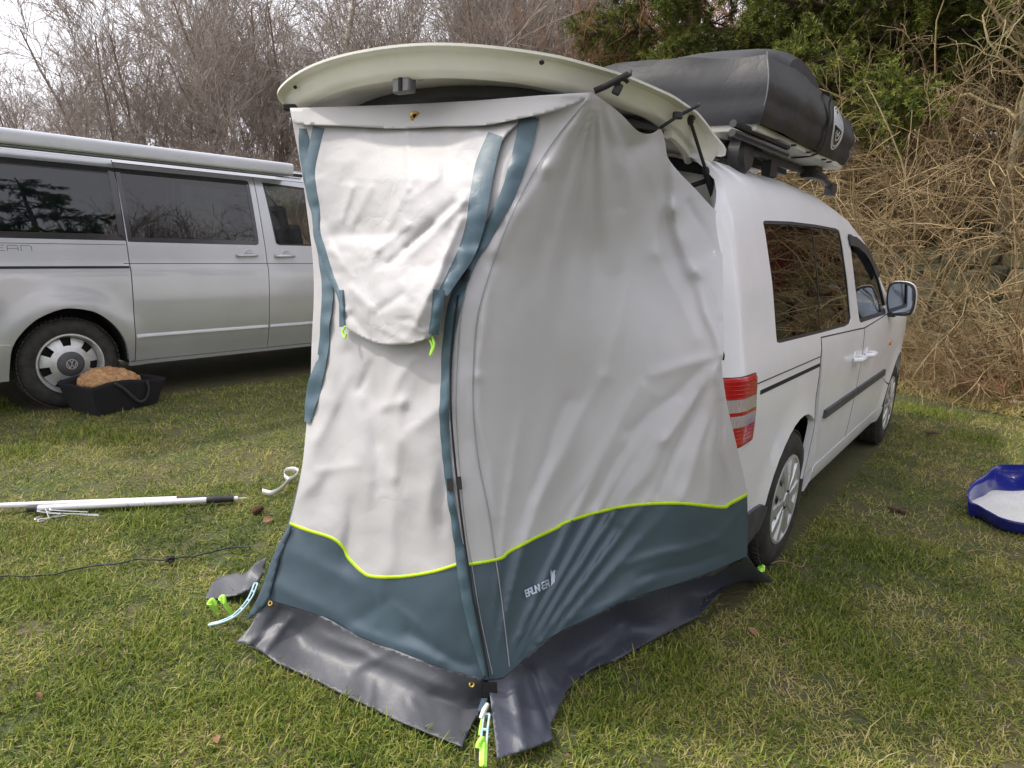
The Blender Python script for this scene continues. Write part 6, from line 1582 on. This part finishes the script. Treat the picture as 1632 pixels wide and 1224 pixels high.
def proto_tree(seed, H, stems, r0, kind='bare'):
    rg = np.random.default_rng(seed)
    if kind == 'bare':
        n = stems; a = rg.uniform(0, 2*pi, n); tl = rg.uniform(.1, .55, n) if n > 1 else np.array([.08]); D = np.c_[np.cos(a)*tl, np.sin(a)*tl, np.ones(n)]
        P0, R_0 = start(rg, rg.normal(0, .12, (n, 3))*[1, 1, 0], D, H*rg.uniform(.75, 1.05, n), 9, .07, .03, r0)
        P1, R1 = grow(rg, P0, R_0, 11*n if n > 1 else 26, 7, H*.36, .5, 42, .12, .05, .25, .12)
        P2, R2 = grow(rg, P1, R1, 300, 6, H*.17, .55, 38, .16, .03, .10)
        P3, R3 = grow(rg, P2, R2, 1500, 5, H*.085, .6, 36, .18, .02, .08)
        P4, R4 = grow(rg, P3, R3, 3000, 4, H*.045, .7, 34, .18, .02, .05)
        R2 = np.maximum(R2, .006); R3 = np.maximum(R3, .0042); R4 = np.maximum(R4, .0032)
        return tubes(P0, R_0, 7), merge([tubes(P1, R1, 5), tubes(P2, R2, 4), tubes(P3, R3, 3), tubes(P4, R4, 3)])
    if kind == 'tangle':
        n = stems; a = rg.uniform(0, 2*pi, n); tl = rg.uniform(.3, 1.6, n); D = np.c_[np.cos(a)*tl, np.sin(a)*tl, np.ones(n)]
        P0, R_0 = start(rg, rg.normal(0, .18, (n, 3))*[1, 1, 0], D, H*rg.uniform(.7, 1.4, n), 12, .10, -.09, r0)
        P1, R1 = grow(rg, P0, R_0, 90, 9, H*.42, .55, 46, .12, -.05, .1)
        P2, R2 = grow(rg, P1, R1, 420, 7, H*.20, .6, 44, .15, -.04, .0)
        P3, R3 = grow(rg, P2, R2, 1300, 4, H*.08, .7, 42, .16, -.03, .0)
        R1 = np.maximum(R1, .0042); R2 = np.maximum(R2, .0028); R3 = np.maximum(R3, .0019)
        return tubes(P0, R_0, 6), merge([tubes(P1, R1, 4), tubes(P2, R2, 3), tubes(P3, R3, 3)])
M_bk = [mat('bark_grey_brown', (.19, .155, .13), .9, var=.35, vscale=9), mat('bark_brown', (.23, .17, .13), .9, var=.35, vscale=9), mat('bark_pale', (.34, .30, .24), .9, var=.4, vscale=12)]
M_tw = [mat('twig_brown', (.32, .27, .235), .9, var=.3, vscale=2.5), mat('twig_grey', (.34, .30, .26), .9, var=.3, vscale=2.5), mat('twig_rust', (.36, .19, .11), .9, var=.3, vscale=2.5),
        mat('twig_straw', (.42, .31, .165), .9, col2=(.18, .125, .065), vscale=2.6), mat('twig_olive', (.21, .185, .09), .9, col2=(.36, .27, .15), vscale=2.2)]
def tree_thing(name, proto, loc, rz, sc, label, cat, group, tilt=(0, 0)):
    e = empty(name, tuple(loc), rz, label, cat, group); e.scale = (sc, sc, sc); e.rotation_euler = (tilt[0], tilt[1], rz)
    for nm, me in proto:
        o = bpy.data.objects.new(nm, me); COL.objects.link(o); o.parent = e
    return e
def mkproto(seed, H, stems, r0, kind, mb_, mt, n1='trunk', n2='crown'):
    (v0, f0), (v1, f1) = proto_tree(seed, H, stems, r0, kind)
    return [(n1, meshdata(n1, v0, f0, mb_, True)), (n2, meshdata(n2, v1, f1, mt, True))]
PB = [mkproto(11, 6.2, 6, .045, 'bare', M_bk[0], M_tw[0], 'stems'), mkproto(12, 6.5, 1, .10, 'bare', M_bk[0], M_tw[1]), mkproto(13, 5.6, 8, .038, 'bare', M_bk[1], M_tw[1], 'stems'),
      mkproto(14, 6.8, 4, .055, 'bare', M_bk[1], M_tw[0], 'stems'), mkproto(15, 4.6, 9, .028, 'bare', M_bk[1], M_tw[2], 'stems')]
def gh(x, y):
    """height of the bank under a point"""
    q = np.array([x, y]); dd = np.linalg.norm(BP-q, axis=1); i = int(dd.argmin()); d = float((q-BP[i])@BN[i]); return float(bank_pt(i, max(0, d))[2])-.05 if d > 0 else 0.
def wpos(xpx, Y):
    # world X for a photograph column at ground distance Y (near the horizon)
    d = ray(xpx, 391+(xpx-816)*.048); return d[0]/d[1]*Y
R2_ = random.Random(21)
places = []
for k in range(27):
    xp = -60+k*40+R2_.uniform(-18, 18); Y = R2_.uniform(12.5, 20); hf = .45+.42*min(1, max(0, (xp+40)/330)); places.append((xp, Y, hf))
for k in range(7): places.append((R2_.uniform(430, 1150), R2_.uniform(15, 22), .95))
for k in range(20): places.append((-80+k*36+R2_.uniform(-15, 15), R2_.uniform(11.0, 13.0), .42))
TREES = []
side_names = ['left of the silver van', 'above the silver van roof', 'behind the silver van front end', 'behind the tent top', 'behind the raised tailgate', 'behind the rooftop tent', 'at the right bank']
for k, (xp, Y, hf) in enumerate(places):
    X_ = wpos(xp, Y); pi2 = R2_.randrange(4); s = hf*R2_.uniform(.85, 1.15)*(Y/16)**.55
    if hf < .6: pi2 = R2_.choice([2, 0, 2, 4 if xp > 250 else 0])
    if xp > 900 and R2_.random() < .5: pi2 = 4; s *= 1.1
    kd = ['grey brown many-stemmed bare bush', 'tall single-trunk bare tree', 'dense grey twiggy bare bush', 'bare tree with four spreading stems', 'rust-coloured bare bush'][pi2]
    sd_ = side_names[0 if xp < 0 else 1 if xp < 330 else 2 if xp < 470 else 3 if xp < 720 else 4 if xp < 1000 else 5]
    dist_ = 'nearest row' if Y < 13 else 'middle row' if Y < 17 else 'farthest row'
    tt_o = tree_thing('bare_tree', PB[pi2], (X_, Y, gh(X_, Y)), R2_.uniform(0, 6.28), s, '%s %s, %s' % (kd.replace('grey brown ', '').replace('many-stemmed', 'multi-stem').replace('tall single-trunk', 'single-trunk'), sd_.replace('the silver van', 'the van').replace('silver ', ''), dist_), 'tree', 'bare trees along the back of the field, %s %s' % (kd, sd_)); TREES.append((tt_o, xp))
def ordinals(lst):
    from collections import defaultdict
    dct = defaultdict(list)
    for o, xp in lst: dct[o['label']].append((xp, o))
    names = ['leftmost', 'second from the left', 'third from the left', 'fourth from the left', 'fifth from the left', 'sixth from the left', 'seventh from the left']
    for lb, q in dct.items():
        if len(q) > 1:
            q.sort(key=lambda t: t[0])
            for k, (xp, o) in enumerate(q): o['label'] = (names[k] if k < len(q)-1 else 'rightmost')+' '+lb
ordinals(TREES)
# pale birch standing behind the tailgate
bx = wpos(512, 13.5); rg = np.random.default_rng(3); P0, R_0 = start(rg, [(0, 0, 0)], [(.02, 0, 1)], 7.5, 14, .035, .02, .085)
P1, R1 = grow(rg, P0, R_0, 34, 8, 1.7, .35, 50, .1, .03, .3, .25); P2, R2v = grow(rg, P1, R1, 260, 6, .7, .55, 40, .16, -.02); P3, R3v = grow(rg, P2, R2v, 900, 5, .35, .7, 40, .18, -.04)
M_birch = mat('birch_bark', (.52, .47, .40), .85, col2=(.16, .12, .09), vscale=7, stretch=(1, 1, 3))
pb = [('trunk', meshdata('trunk', *tubes(P0, np.maximum(R_0, .02), 9), M_birch)), ('crown', meshdata('crown', *merge([tubes(P1, R1, 5), tubes(P2, np.maximum(R2v, .005), 3), tubes(P3, np.maximum(R3v, .0035), 3)]), M_tw[0]))]
tree_thing('birch_tree', pb, (bx, 13.5, gh(bx, 13.5)), .6, 1.0, 'pale-barked birch rising behind the left half of the tailgate', 'tree', None)

# tangle along the bank
PT = [mkproto(31, 2.3, 16, .016, 'tangle', M_tw[3], M_tw[3], 'stems', 'twigs'), mkproto(32, 2.6, 14, .018, 'tangle', M_tw[4], M_tw[3], 'stems', 'twigs'), mkproto(33, 2.0, 18, .013, 'tangle', M_tw[3], M_tw[4], 'stems', 'twigs'), mkproto(34, 1.5, 20, .010, 'tangle', M_tw[2], M_tw[3], 'stems', 'twigs')]
spots_t = [(1395, .9, 0), (1460, .75, 1), (1610, .8, 0), (1520, .9, 2), (1650, 1.2, 1), (1420, 1.7, 2), (1500, 1.9, 0), (1590, 1.9, 1), (1360, 1.9, 1), (1330, 2.6, 0), (1400, 2.8, 1), (1470, 2.6, 2), (1545, 2.6, 0), (1620, 2.5, 1), (1350, 3.8, 2), (1440, 3.9, 0), (1530, 3.8, 1), (1610, 3.8, 0), (1300, 3.4, 1), (1690, 2.0, 0), (1250, 4.2, 2), (1380, 5.4, 0), (1500, 5.2, 1), (1620, 5.2, 2), (1560, .35, 3), (1620, .3, 3), (1450, .45, 3)]
def bank_at(xp, d):
    best = None
    for i in np.linspace(0, 45, 181):
        p = bank_pt(i, d); q = pxof(p)
        if best is None or abs(q[0]-xp) < best[0]: best = (abs(q[0]-xp), p)
    return best[1]
SHR = []
dn = ['at the foot of the bank', 'in front of the stone wall', 'on top of the stone wall', 'high on the bank']
for k, (xp, d, pk) in enumerate(spots_t):
    p = bank_at(xp, d); s = R2_.uniform(.85, 1.2)*(1 if pk < 3 else .6)
    pos = 'beside the car mirror' if xp < 1440 else 'around the thin trunk' if xp < 1570 else 'at the right edge'
    dl = dn[0] if d < .8 else dn[1] if d < 1.3 else dn[2] if d < 2.7 else dn[3]
    kd = ['straw-coloured arching', 'olive-stemmed arching', 'fine-twigged olive', 'low rust-stemmed'][pk]
    # lean over the field
    tt_o = tree_thing('tangled_shrub', PT[pk], p-ZZ*.05, R2_.uniform(0, 6.28), s, '%s bare shrub %s, %s' % (kd, dl, pos), 'shrub', 'tangled shrubs on the bank: %s %s %s' % (kd, dl, pos)); SHR.append((tt_o, xp))
ordinals(SHR)
# the slim tree with a pale lichen-covered trunk
p = gz(1544, 606); p = p+np.array([.25, .35, 0]); bz_ = gh(p[0], p[1]); rg = np.random.default_rng(8)
P0, R_0 = start(rg, [(0, 0, -.05)], [(.03, 0, 1)], 3.6, 14, .07, .0, .075); R_0 = .062*np.linspace(1, .35, 14)[None]
P1, R1 = grow(rg, P0, R_0, 26, 9, 1.6, .5, 60, .22, -.05, .15, .3); P2, R2v = grow(rg, P1, R1, 160, 7, .7, .6, 48, .24, -.05); P3, R3v = grow(rg, P2, R2v, 420, 5, .3, .7, 44, .24, -.04)
pb = [('trunk', meshdata('trunk', *tubes(P0, R_0, 10), mat('lichen_bark', (.36, .33, .24), .9, col2=(.15, .13, .07), vscale=14, bump=.8, bscale=50))), ('crown', meshdata('crown', *merge([tubes(P1, R1, 5), tubes(P2, np.maximum(R2v, .005), 3), tubes(P3, np.maximum(R3v, .003), 3)]), M_tw[4]))]
tree_thing('slim_tree', pb, (p[0], p[1], bz_), 0, 1., 'slim crooked tree with pale lichen on its trunk, right of the car mirror', 'tree', None)
# leaf litter and straw on the foot of the bank
def on_bank_blades(n, d0, d1, i0, i1, hgt, wid, tintc, name, flat, md):
    i = RG.uniform(i0, i1, n); d = RG.uniform(d0, d1, n); P = np.array([bank_pt(a, b_) for a, b_ in zip(i, d)]); a = RG.uniform(0, 2*pi, n); el = np.abs(RG.normal(0, flat, n)); L_ = hgt*RG.lognormal(0, .4, n)
    D = np.c_[np.cos(a)*np.cos(el), np.sin(a)*np.cos(el), np.sin(el)]*L_[:, None]; S = np.c_[-np.sin(a), np.cos(a), np.zeros(n)]*wid
    V = np.stack([P-S, P+S, P+D*.6+S+ZZ*.01, P+D*.6-S+ZZ*.01, P+D+S*.2, P+D-S*.2], 1).reshape(-1, 3); b_ = np.arange(n)[:, None, None]*6; F = (b_+np.array([[[0, 1, 2, 3], [3, 2, 4, 5]]])).reshape(-1, 4)
    me = meshdata(name, V, F, M_blade, smooth=False); tv = np.clip(tintc+RG.normal(0, .13, n), 0, 1); at = me.attributes.new('tint', 'FLOAT', 'POINT'); at.data.foreach_set('value', np.repeat(tv, 6).astype(np.float32))
    o = bpy.data.objects.new(name, me); COL.objects.link(o); o['kind'] = 'stuff'
on_bank_blades(16000, -.25, 1.3, 0, 40, .10, .0035, .93, 'dry_straw', .4, None)
on_bank_blades(9000, 1.7, 3.2, 0, 45, .07, .004, .50, 'moss_grass', .9, None)
M_litter = mat('leaf_litter', (.22, .11, .06), .9, col2=(.36, .23, .15), vscale=9)
n = 11000; i = RG.uniform(0, 48, n); d = RG.uniform(-.15, 7, n); P = np.array([bank_pt(a, b_) for a, b_ in zip(i, d)]); a = RG.uniform(0, 6.28, n); s = RG.uniform(.02, .05, n)[:, None]
A_ = np.c_[np.cos(a), np.sin(a), RG.normal(0, .35, n)]*s; B_ = np.c_[-np.sin(a), np.cos(a), RG.normal(0, .35, n)]*s*.7; P = P+ZZ*.012
me = meshdata('leaf_litter', np.stack([P-A_, P+B_, P+A_, P-B_], 1).reshape(-1, 3), np.arange(n*4).reshape(-1, 4), M_litter, smooth=False); o = bpy.data.objects.new('leaf_litter', me); COL.objects.link(o); o['kind'] = 'stuff'
# rubbish caught on the bank and a sawn pale stick
def blob(name, p, s, m, label, cat, seed=1):
    v = []; nu, nv = 14, 9
    for i in range(nv+1):
        for j in range(nu):
            th = pi*i/nv; ph = 2*pi*j/nu; q = np.array([sin(th)*cos(ph), sin(th)*sin(ph), cos(th)]); v.append(np.array(p)+q*np.array(s)*(1+.55*noise.noise(Vector(q*2.5)+Vector((seed, 0, 0)))))
    o = mk(name, (v, [(i*nu+j, i*nu+(j+1) % nu, (i+1)*nu+(j+1) % nu, (i+1)*nu+j) for i in range(nv) for j in range(nu)]), m, angle=20); tag(o, label, cat); return o
def on_bank_px(x, y):
    best = None
    for dz in np.linspace(5, 13, 260):
        p = dep(x, y, dz); h = gh(p[0], p[1])
        if p[2] <= h+.03: return p
    return dep(x, y, 8.5)
blob('plastic_litter', on_bank_px(1494, 383)-FW*.5, (.09, .05, .045), mat('torn_film', (.45, .46, .50), .3, col2=(.75, .75, .76), vscale=20), 'crumpled whitish plastic film caught on the mossy bank', 'litter', 2)
blob('paper_scrap', on_bank_px(1608, 586)-FW*.3, (.055, .04, .018), M_whiteplastic, 'small white paper scrap on dead leaves at the bank foot', 'litter', 5)
m_ = MB(); a, b = gz(1606, 640, .05), gz(1660, 648, .05); m_.tube([a, lerp(a, b, .3), lerp(a, b, .7), b], [.022, .026, .024, .022], 9); o = mk('sawn_stick', m_, mat('pale_wood', (.45, .38, .28), .8, var=.2, vscale=20)); tag(o, 'pale sawn stick lying at the bank foot by the right edge', 'stick')

# --- spruces: limbs with hanging needle twigs
M_need = blade_mat('spruce_needles', [(.03, .048, .012), (.080, .115, .024), (.18, .21, .04), (.34, .34, .09)], .5)
M_sbark = mat('spruce_bark', (.11, .08, .06), .9, var=.4, vscale=12)
def spruce_limb(seed, L_):
    rg = np.random.default_rng(seed)
    P0, R_0 = start(rg, [(0, 0, 0)], [(1, 0, .05)], L_, 12, .03, -.035, .028)
    P1, R1 = grow(rg, P0, R_0, 54, 7, L_*.28, .45, 52, .06, -.05, -.05, .18, 1., .2); P1[..., 2] -= .0
    P2, R2v = grow(rg, P1, R1, 330, 5, L_*.10, .6, 40, .08, -.14, -.15, .08)
    wood = merge([tubes(P0, R_0, 6), tubes(P1, np.maximum(R1, .003), 3)])
    # needles along level 1 and 2
    V = []; tv = []
    for P, m_, ln in ((P1, 70, .020), (P2, 34, .019)):
        n, k, _ = P.shape; x = rg.random((n, m_))*(k-1); i0 = np.minimum(x.astype(int), k-2); fr = (x-i0)[..., None]; ar = np.arange(n)[:, None]
        p = P[ar, i0]*(1-fr)+P[ar, i0+1]*fr; tg = unit(P[ar, i0+1]-P[ar, i0]); rv = unit(np.cross(tg, rg.normal(size=p.shape))); d = unit(tg*.75+rv*.9+np.array([0, 0, .25]))*ln*rg.uniform(.7, 1.3, (n, m_, 1))
        s = unit(np.cross(d, rg.normal(size=p.shape)))*.0026; V.append(np.stack([p-s, p+s, p+d+s*.4, p+d-s*.4], 2).reshape(-1, 3))
        t_ = .42+.22*(x/(k-1))+rg.normal(0, .12, (n, m_))+rg.normal(0, .14, (n, 1)); tv.append(np.repeat(t_.ravel(), 4))
    V = np.concatenate(V); me = meshdata('needles', V, np.arange(len(V)).reshape(-1, 4), M_need, smooth=False)
    at = me.attributes.new('tint', 'FLOAT', 'POINT'); at.data.foreach_set('value', np.clip(np.concatenate(tv), 0, 1).astype(np.float32))
    return meshdata('limb', *wood, M_sbark), me
SL = [spruce_limb(60+k, 1.0) for k in range(3)]
def spruce(loc, H, r, zlo, zhi, nb, Lb, label, seed):
    e = empty('spruce_tree', tuple(loc), 0, label, 'tree', None); R_ = random.Random(seed); zs = np.linspace(-.2, H, 12)
    m_ = MB(); m_.tube([(loc[0]+.03*sin(z), loc[1]+.03*cos(z*1.3), loc[2]+z) for z in zs], np.linspace(r, .02, 12), 10); mk('trunk', m_, M_sbark, e)
    for k in range(nb):
        t = k/(nb-1); z = zlo+(zhi-zlo)*t+R_.uniform(-.1, .1); Lk = Lb*(1-.75*(z-zlo)/(H-zlo+.01))*R_.uniform(.8, 1.15); az = k*2.39996+R_.uniform(-.3, .3)
        me1, me2 = SL[R_.randrange(3)]; b_ = bpy.data.objects.new('limb', me1); COL.objects.link(b_); b_.parent = e; b_.location = (0, 0, z); b_.rotation_euler = (R_.uniform(-.25, .25), R_.uniform(-.02, .22), az); b_.scale = (Lk, Lk*.9, Lk*.9)
        c = bpy.data.objects.new('needles', me2); COL.objects.link(c); c.parent = b_; c['kind'] = 'stuff'
    return e
def sp(xp, Y, *a, **k): X_ = wpos(xp, Y); return spruce((X_, Y, gh(X_, Y)-.1), *a, **k)
sp(1330, 11.2, 11, .16, 1.9, 9.5, 70, 2.9, 'spruce with drooping green limbs above the rooftop tent', 1)
sp(1590, 10.6, 12, .18, 1.7, 9.5, 70, 2.9, 'dark spruce at the upper right above the tangled shrubs', 2)
sp(1075, 13.2, 11, .14, 2.4, 9.5, 60, 2.7, 'smaller-looking spruce behind the middle of the raised tailgate', 3)
sp(1480, 13.5, 12, .16, 1.7, 9.5, 55, 2.8, 'shaded spruce farther up the bank between two others', 4)
# trees and a red cottage beyond the right edge, seen mirrored in the vehicles' windows
spruce((7.4, .6, 0), 9, .16, 1.2, 8.5, 60, 2.8, 'broad spruce standing to the right of the camera, mirrored in the van windows', 5)
spruce((9.2, -2.4, 0), 10, .16, 1.2, 9, 50, 3.0, 'second spruce behind the first at the right, mirrored in van windows', 6)
for k, (x, y) in enumerate(((12, 2.5), (13, 6), (11, -5), (15, 0), (12.5, -9), (5, -9), (0, -11), (-6, -10), (15.5, 9), (-11, -6))):
    tree_thing('bare_tree', PB[k % 4], (x, y, 0), k*1.3, 1.25, ['bare tree beyond the right edge, farthest ahead', 'bare tree beyond the right edge, ahead of the cottage line', 'bare tree behind right of the camera', 'bare tree straight out to the right', 'bare tree far behind to the right', 'bare tree behind the camera toward the right', 'bare tree straight behind the camera', 'bare tree behind the camera toward the left', 'bare tree beside the red cottage', 'bare tree far out to the left behind'][k], 'tree', 'bare trees around the field outside the view')
hs = empty('red_cottage', (9.6, 9.2, .2), .9, 'red wooden cottage with pale roof and white window frames, right of the view', 'house')
def hp_(x, y, z): return (x, y, z)
M_redp = mat('red_planks', (.22, .025, .02), .8, var=.2, vscale=4); M_trim = mat('white_trim', (.7, .7, .7), .6); M_roof = mat('pale_roof', (.30, .36, .38), .7, var=.1, vscale=5)
m_ = MB(); m_.box((0, 0, 1.2), (4.4, 3.4, 2.4)); m_.add([(-2.2, -1.7, 2.4), (-2.2, 1.7, 2.4), (-2.2, 0, 3.6), (2.2, -1.7, 2.4), (2.2, 1.7, 2.4), (2.2, 0, 3.6)], [(0, 1, 2), (3, 5, 4)]); mk('wall', m_, M_redp, hs, world=False, smooth=False)
for sg in (-1, 1):
    m_ = MB(); v = [(-2.5, sg*2.0, 2.2), (2.5, sg*2.0, 2.2), (2.5, 0, 3.68), (-2.5, 0, 3.68)]; m_.add(v+[(a, b_, c+.08) for a, b_, c in v], [(0, 1, 2, 3), (7, 6, 5, 4), (0, 4, 5, 1), (1, 5, 6, 2), (2, 6, 7, 3), (3, 7, 4, 0)]); mk('roof', m_, M_roof, hs, world=False, smooth=False)
for (x, y, rx, ry) in ((-1.2, -1.715, .8, .04), (1.1, -1.715, .8, .04), (-2.215, 0, .04, .8), (2.215, -.2, .04, .8), (0, 1.715, .8, .04)):
    m_ = MB(); m_.box((x, y, 1.35), (rx, ry, .95)); w_ = mk('window', m_, M_trim, hs, world=False, smooth=False); m_ = MB(); m_.box((x, y, 1.35), (rx*.8 if rx > .1 else rx+.02, ry*.8 if ry > .1 else ry+.02, .78)); mk('pane', m_, mat('cottage_pane', (.03, .035, .04), .08), w_, world=False, smooth=False)
for (x, y) in ((-2.2, -1.7), (2.2, -1.7), (-2.2, 1.7), (2.2, 1.7)):
    m_ = MB(); m_.box((x, y, 1.2), (.16, .16, 2.4)); mk('corner_board', m_, M_trim, hs, world=False, smooth=False)
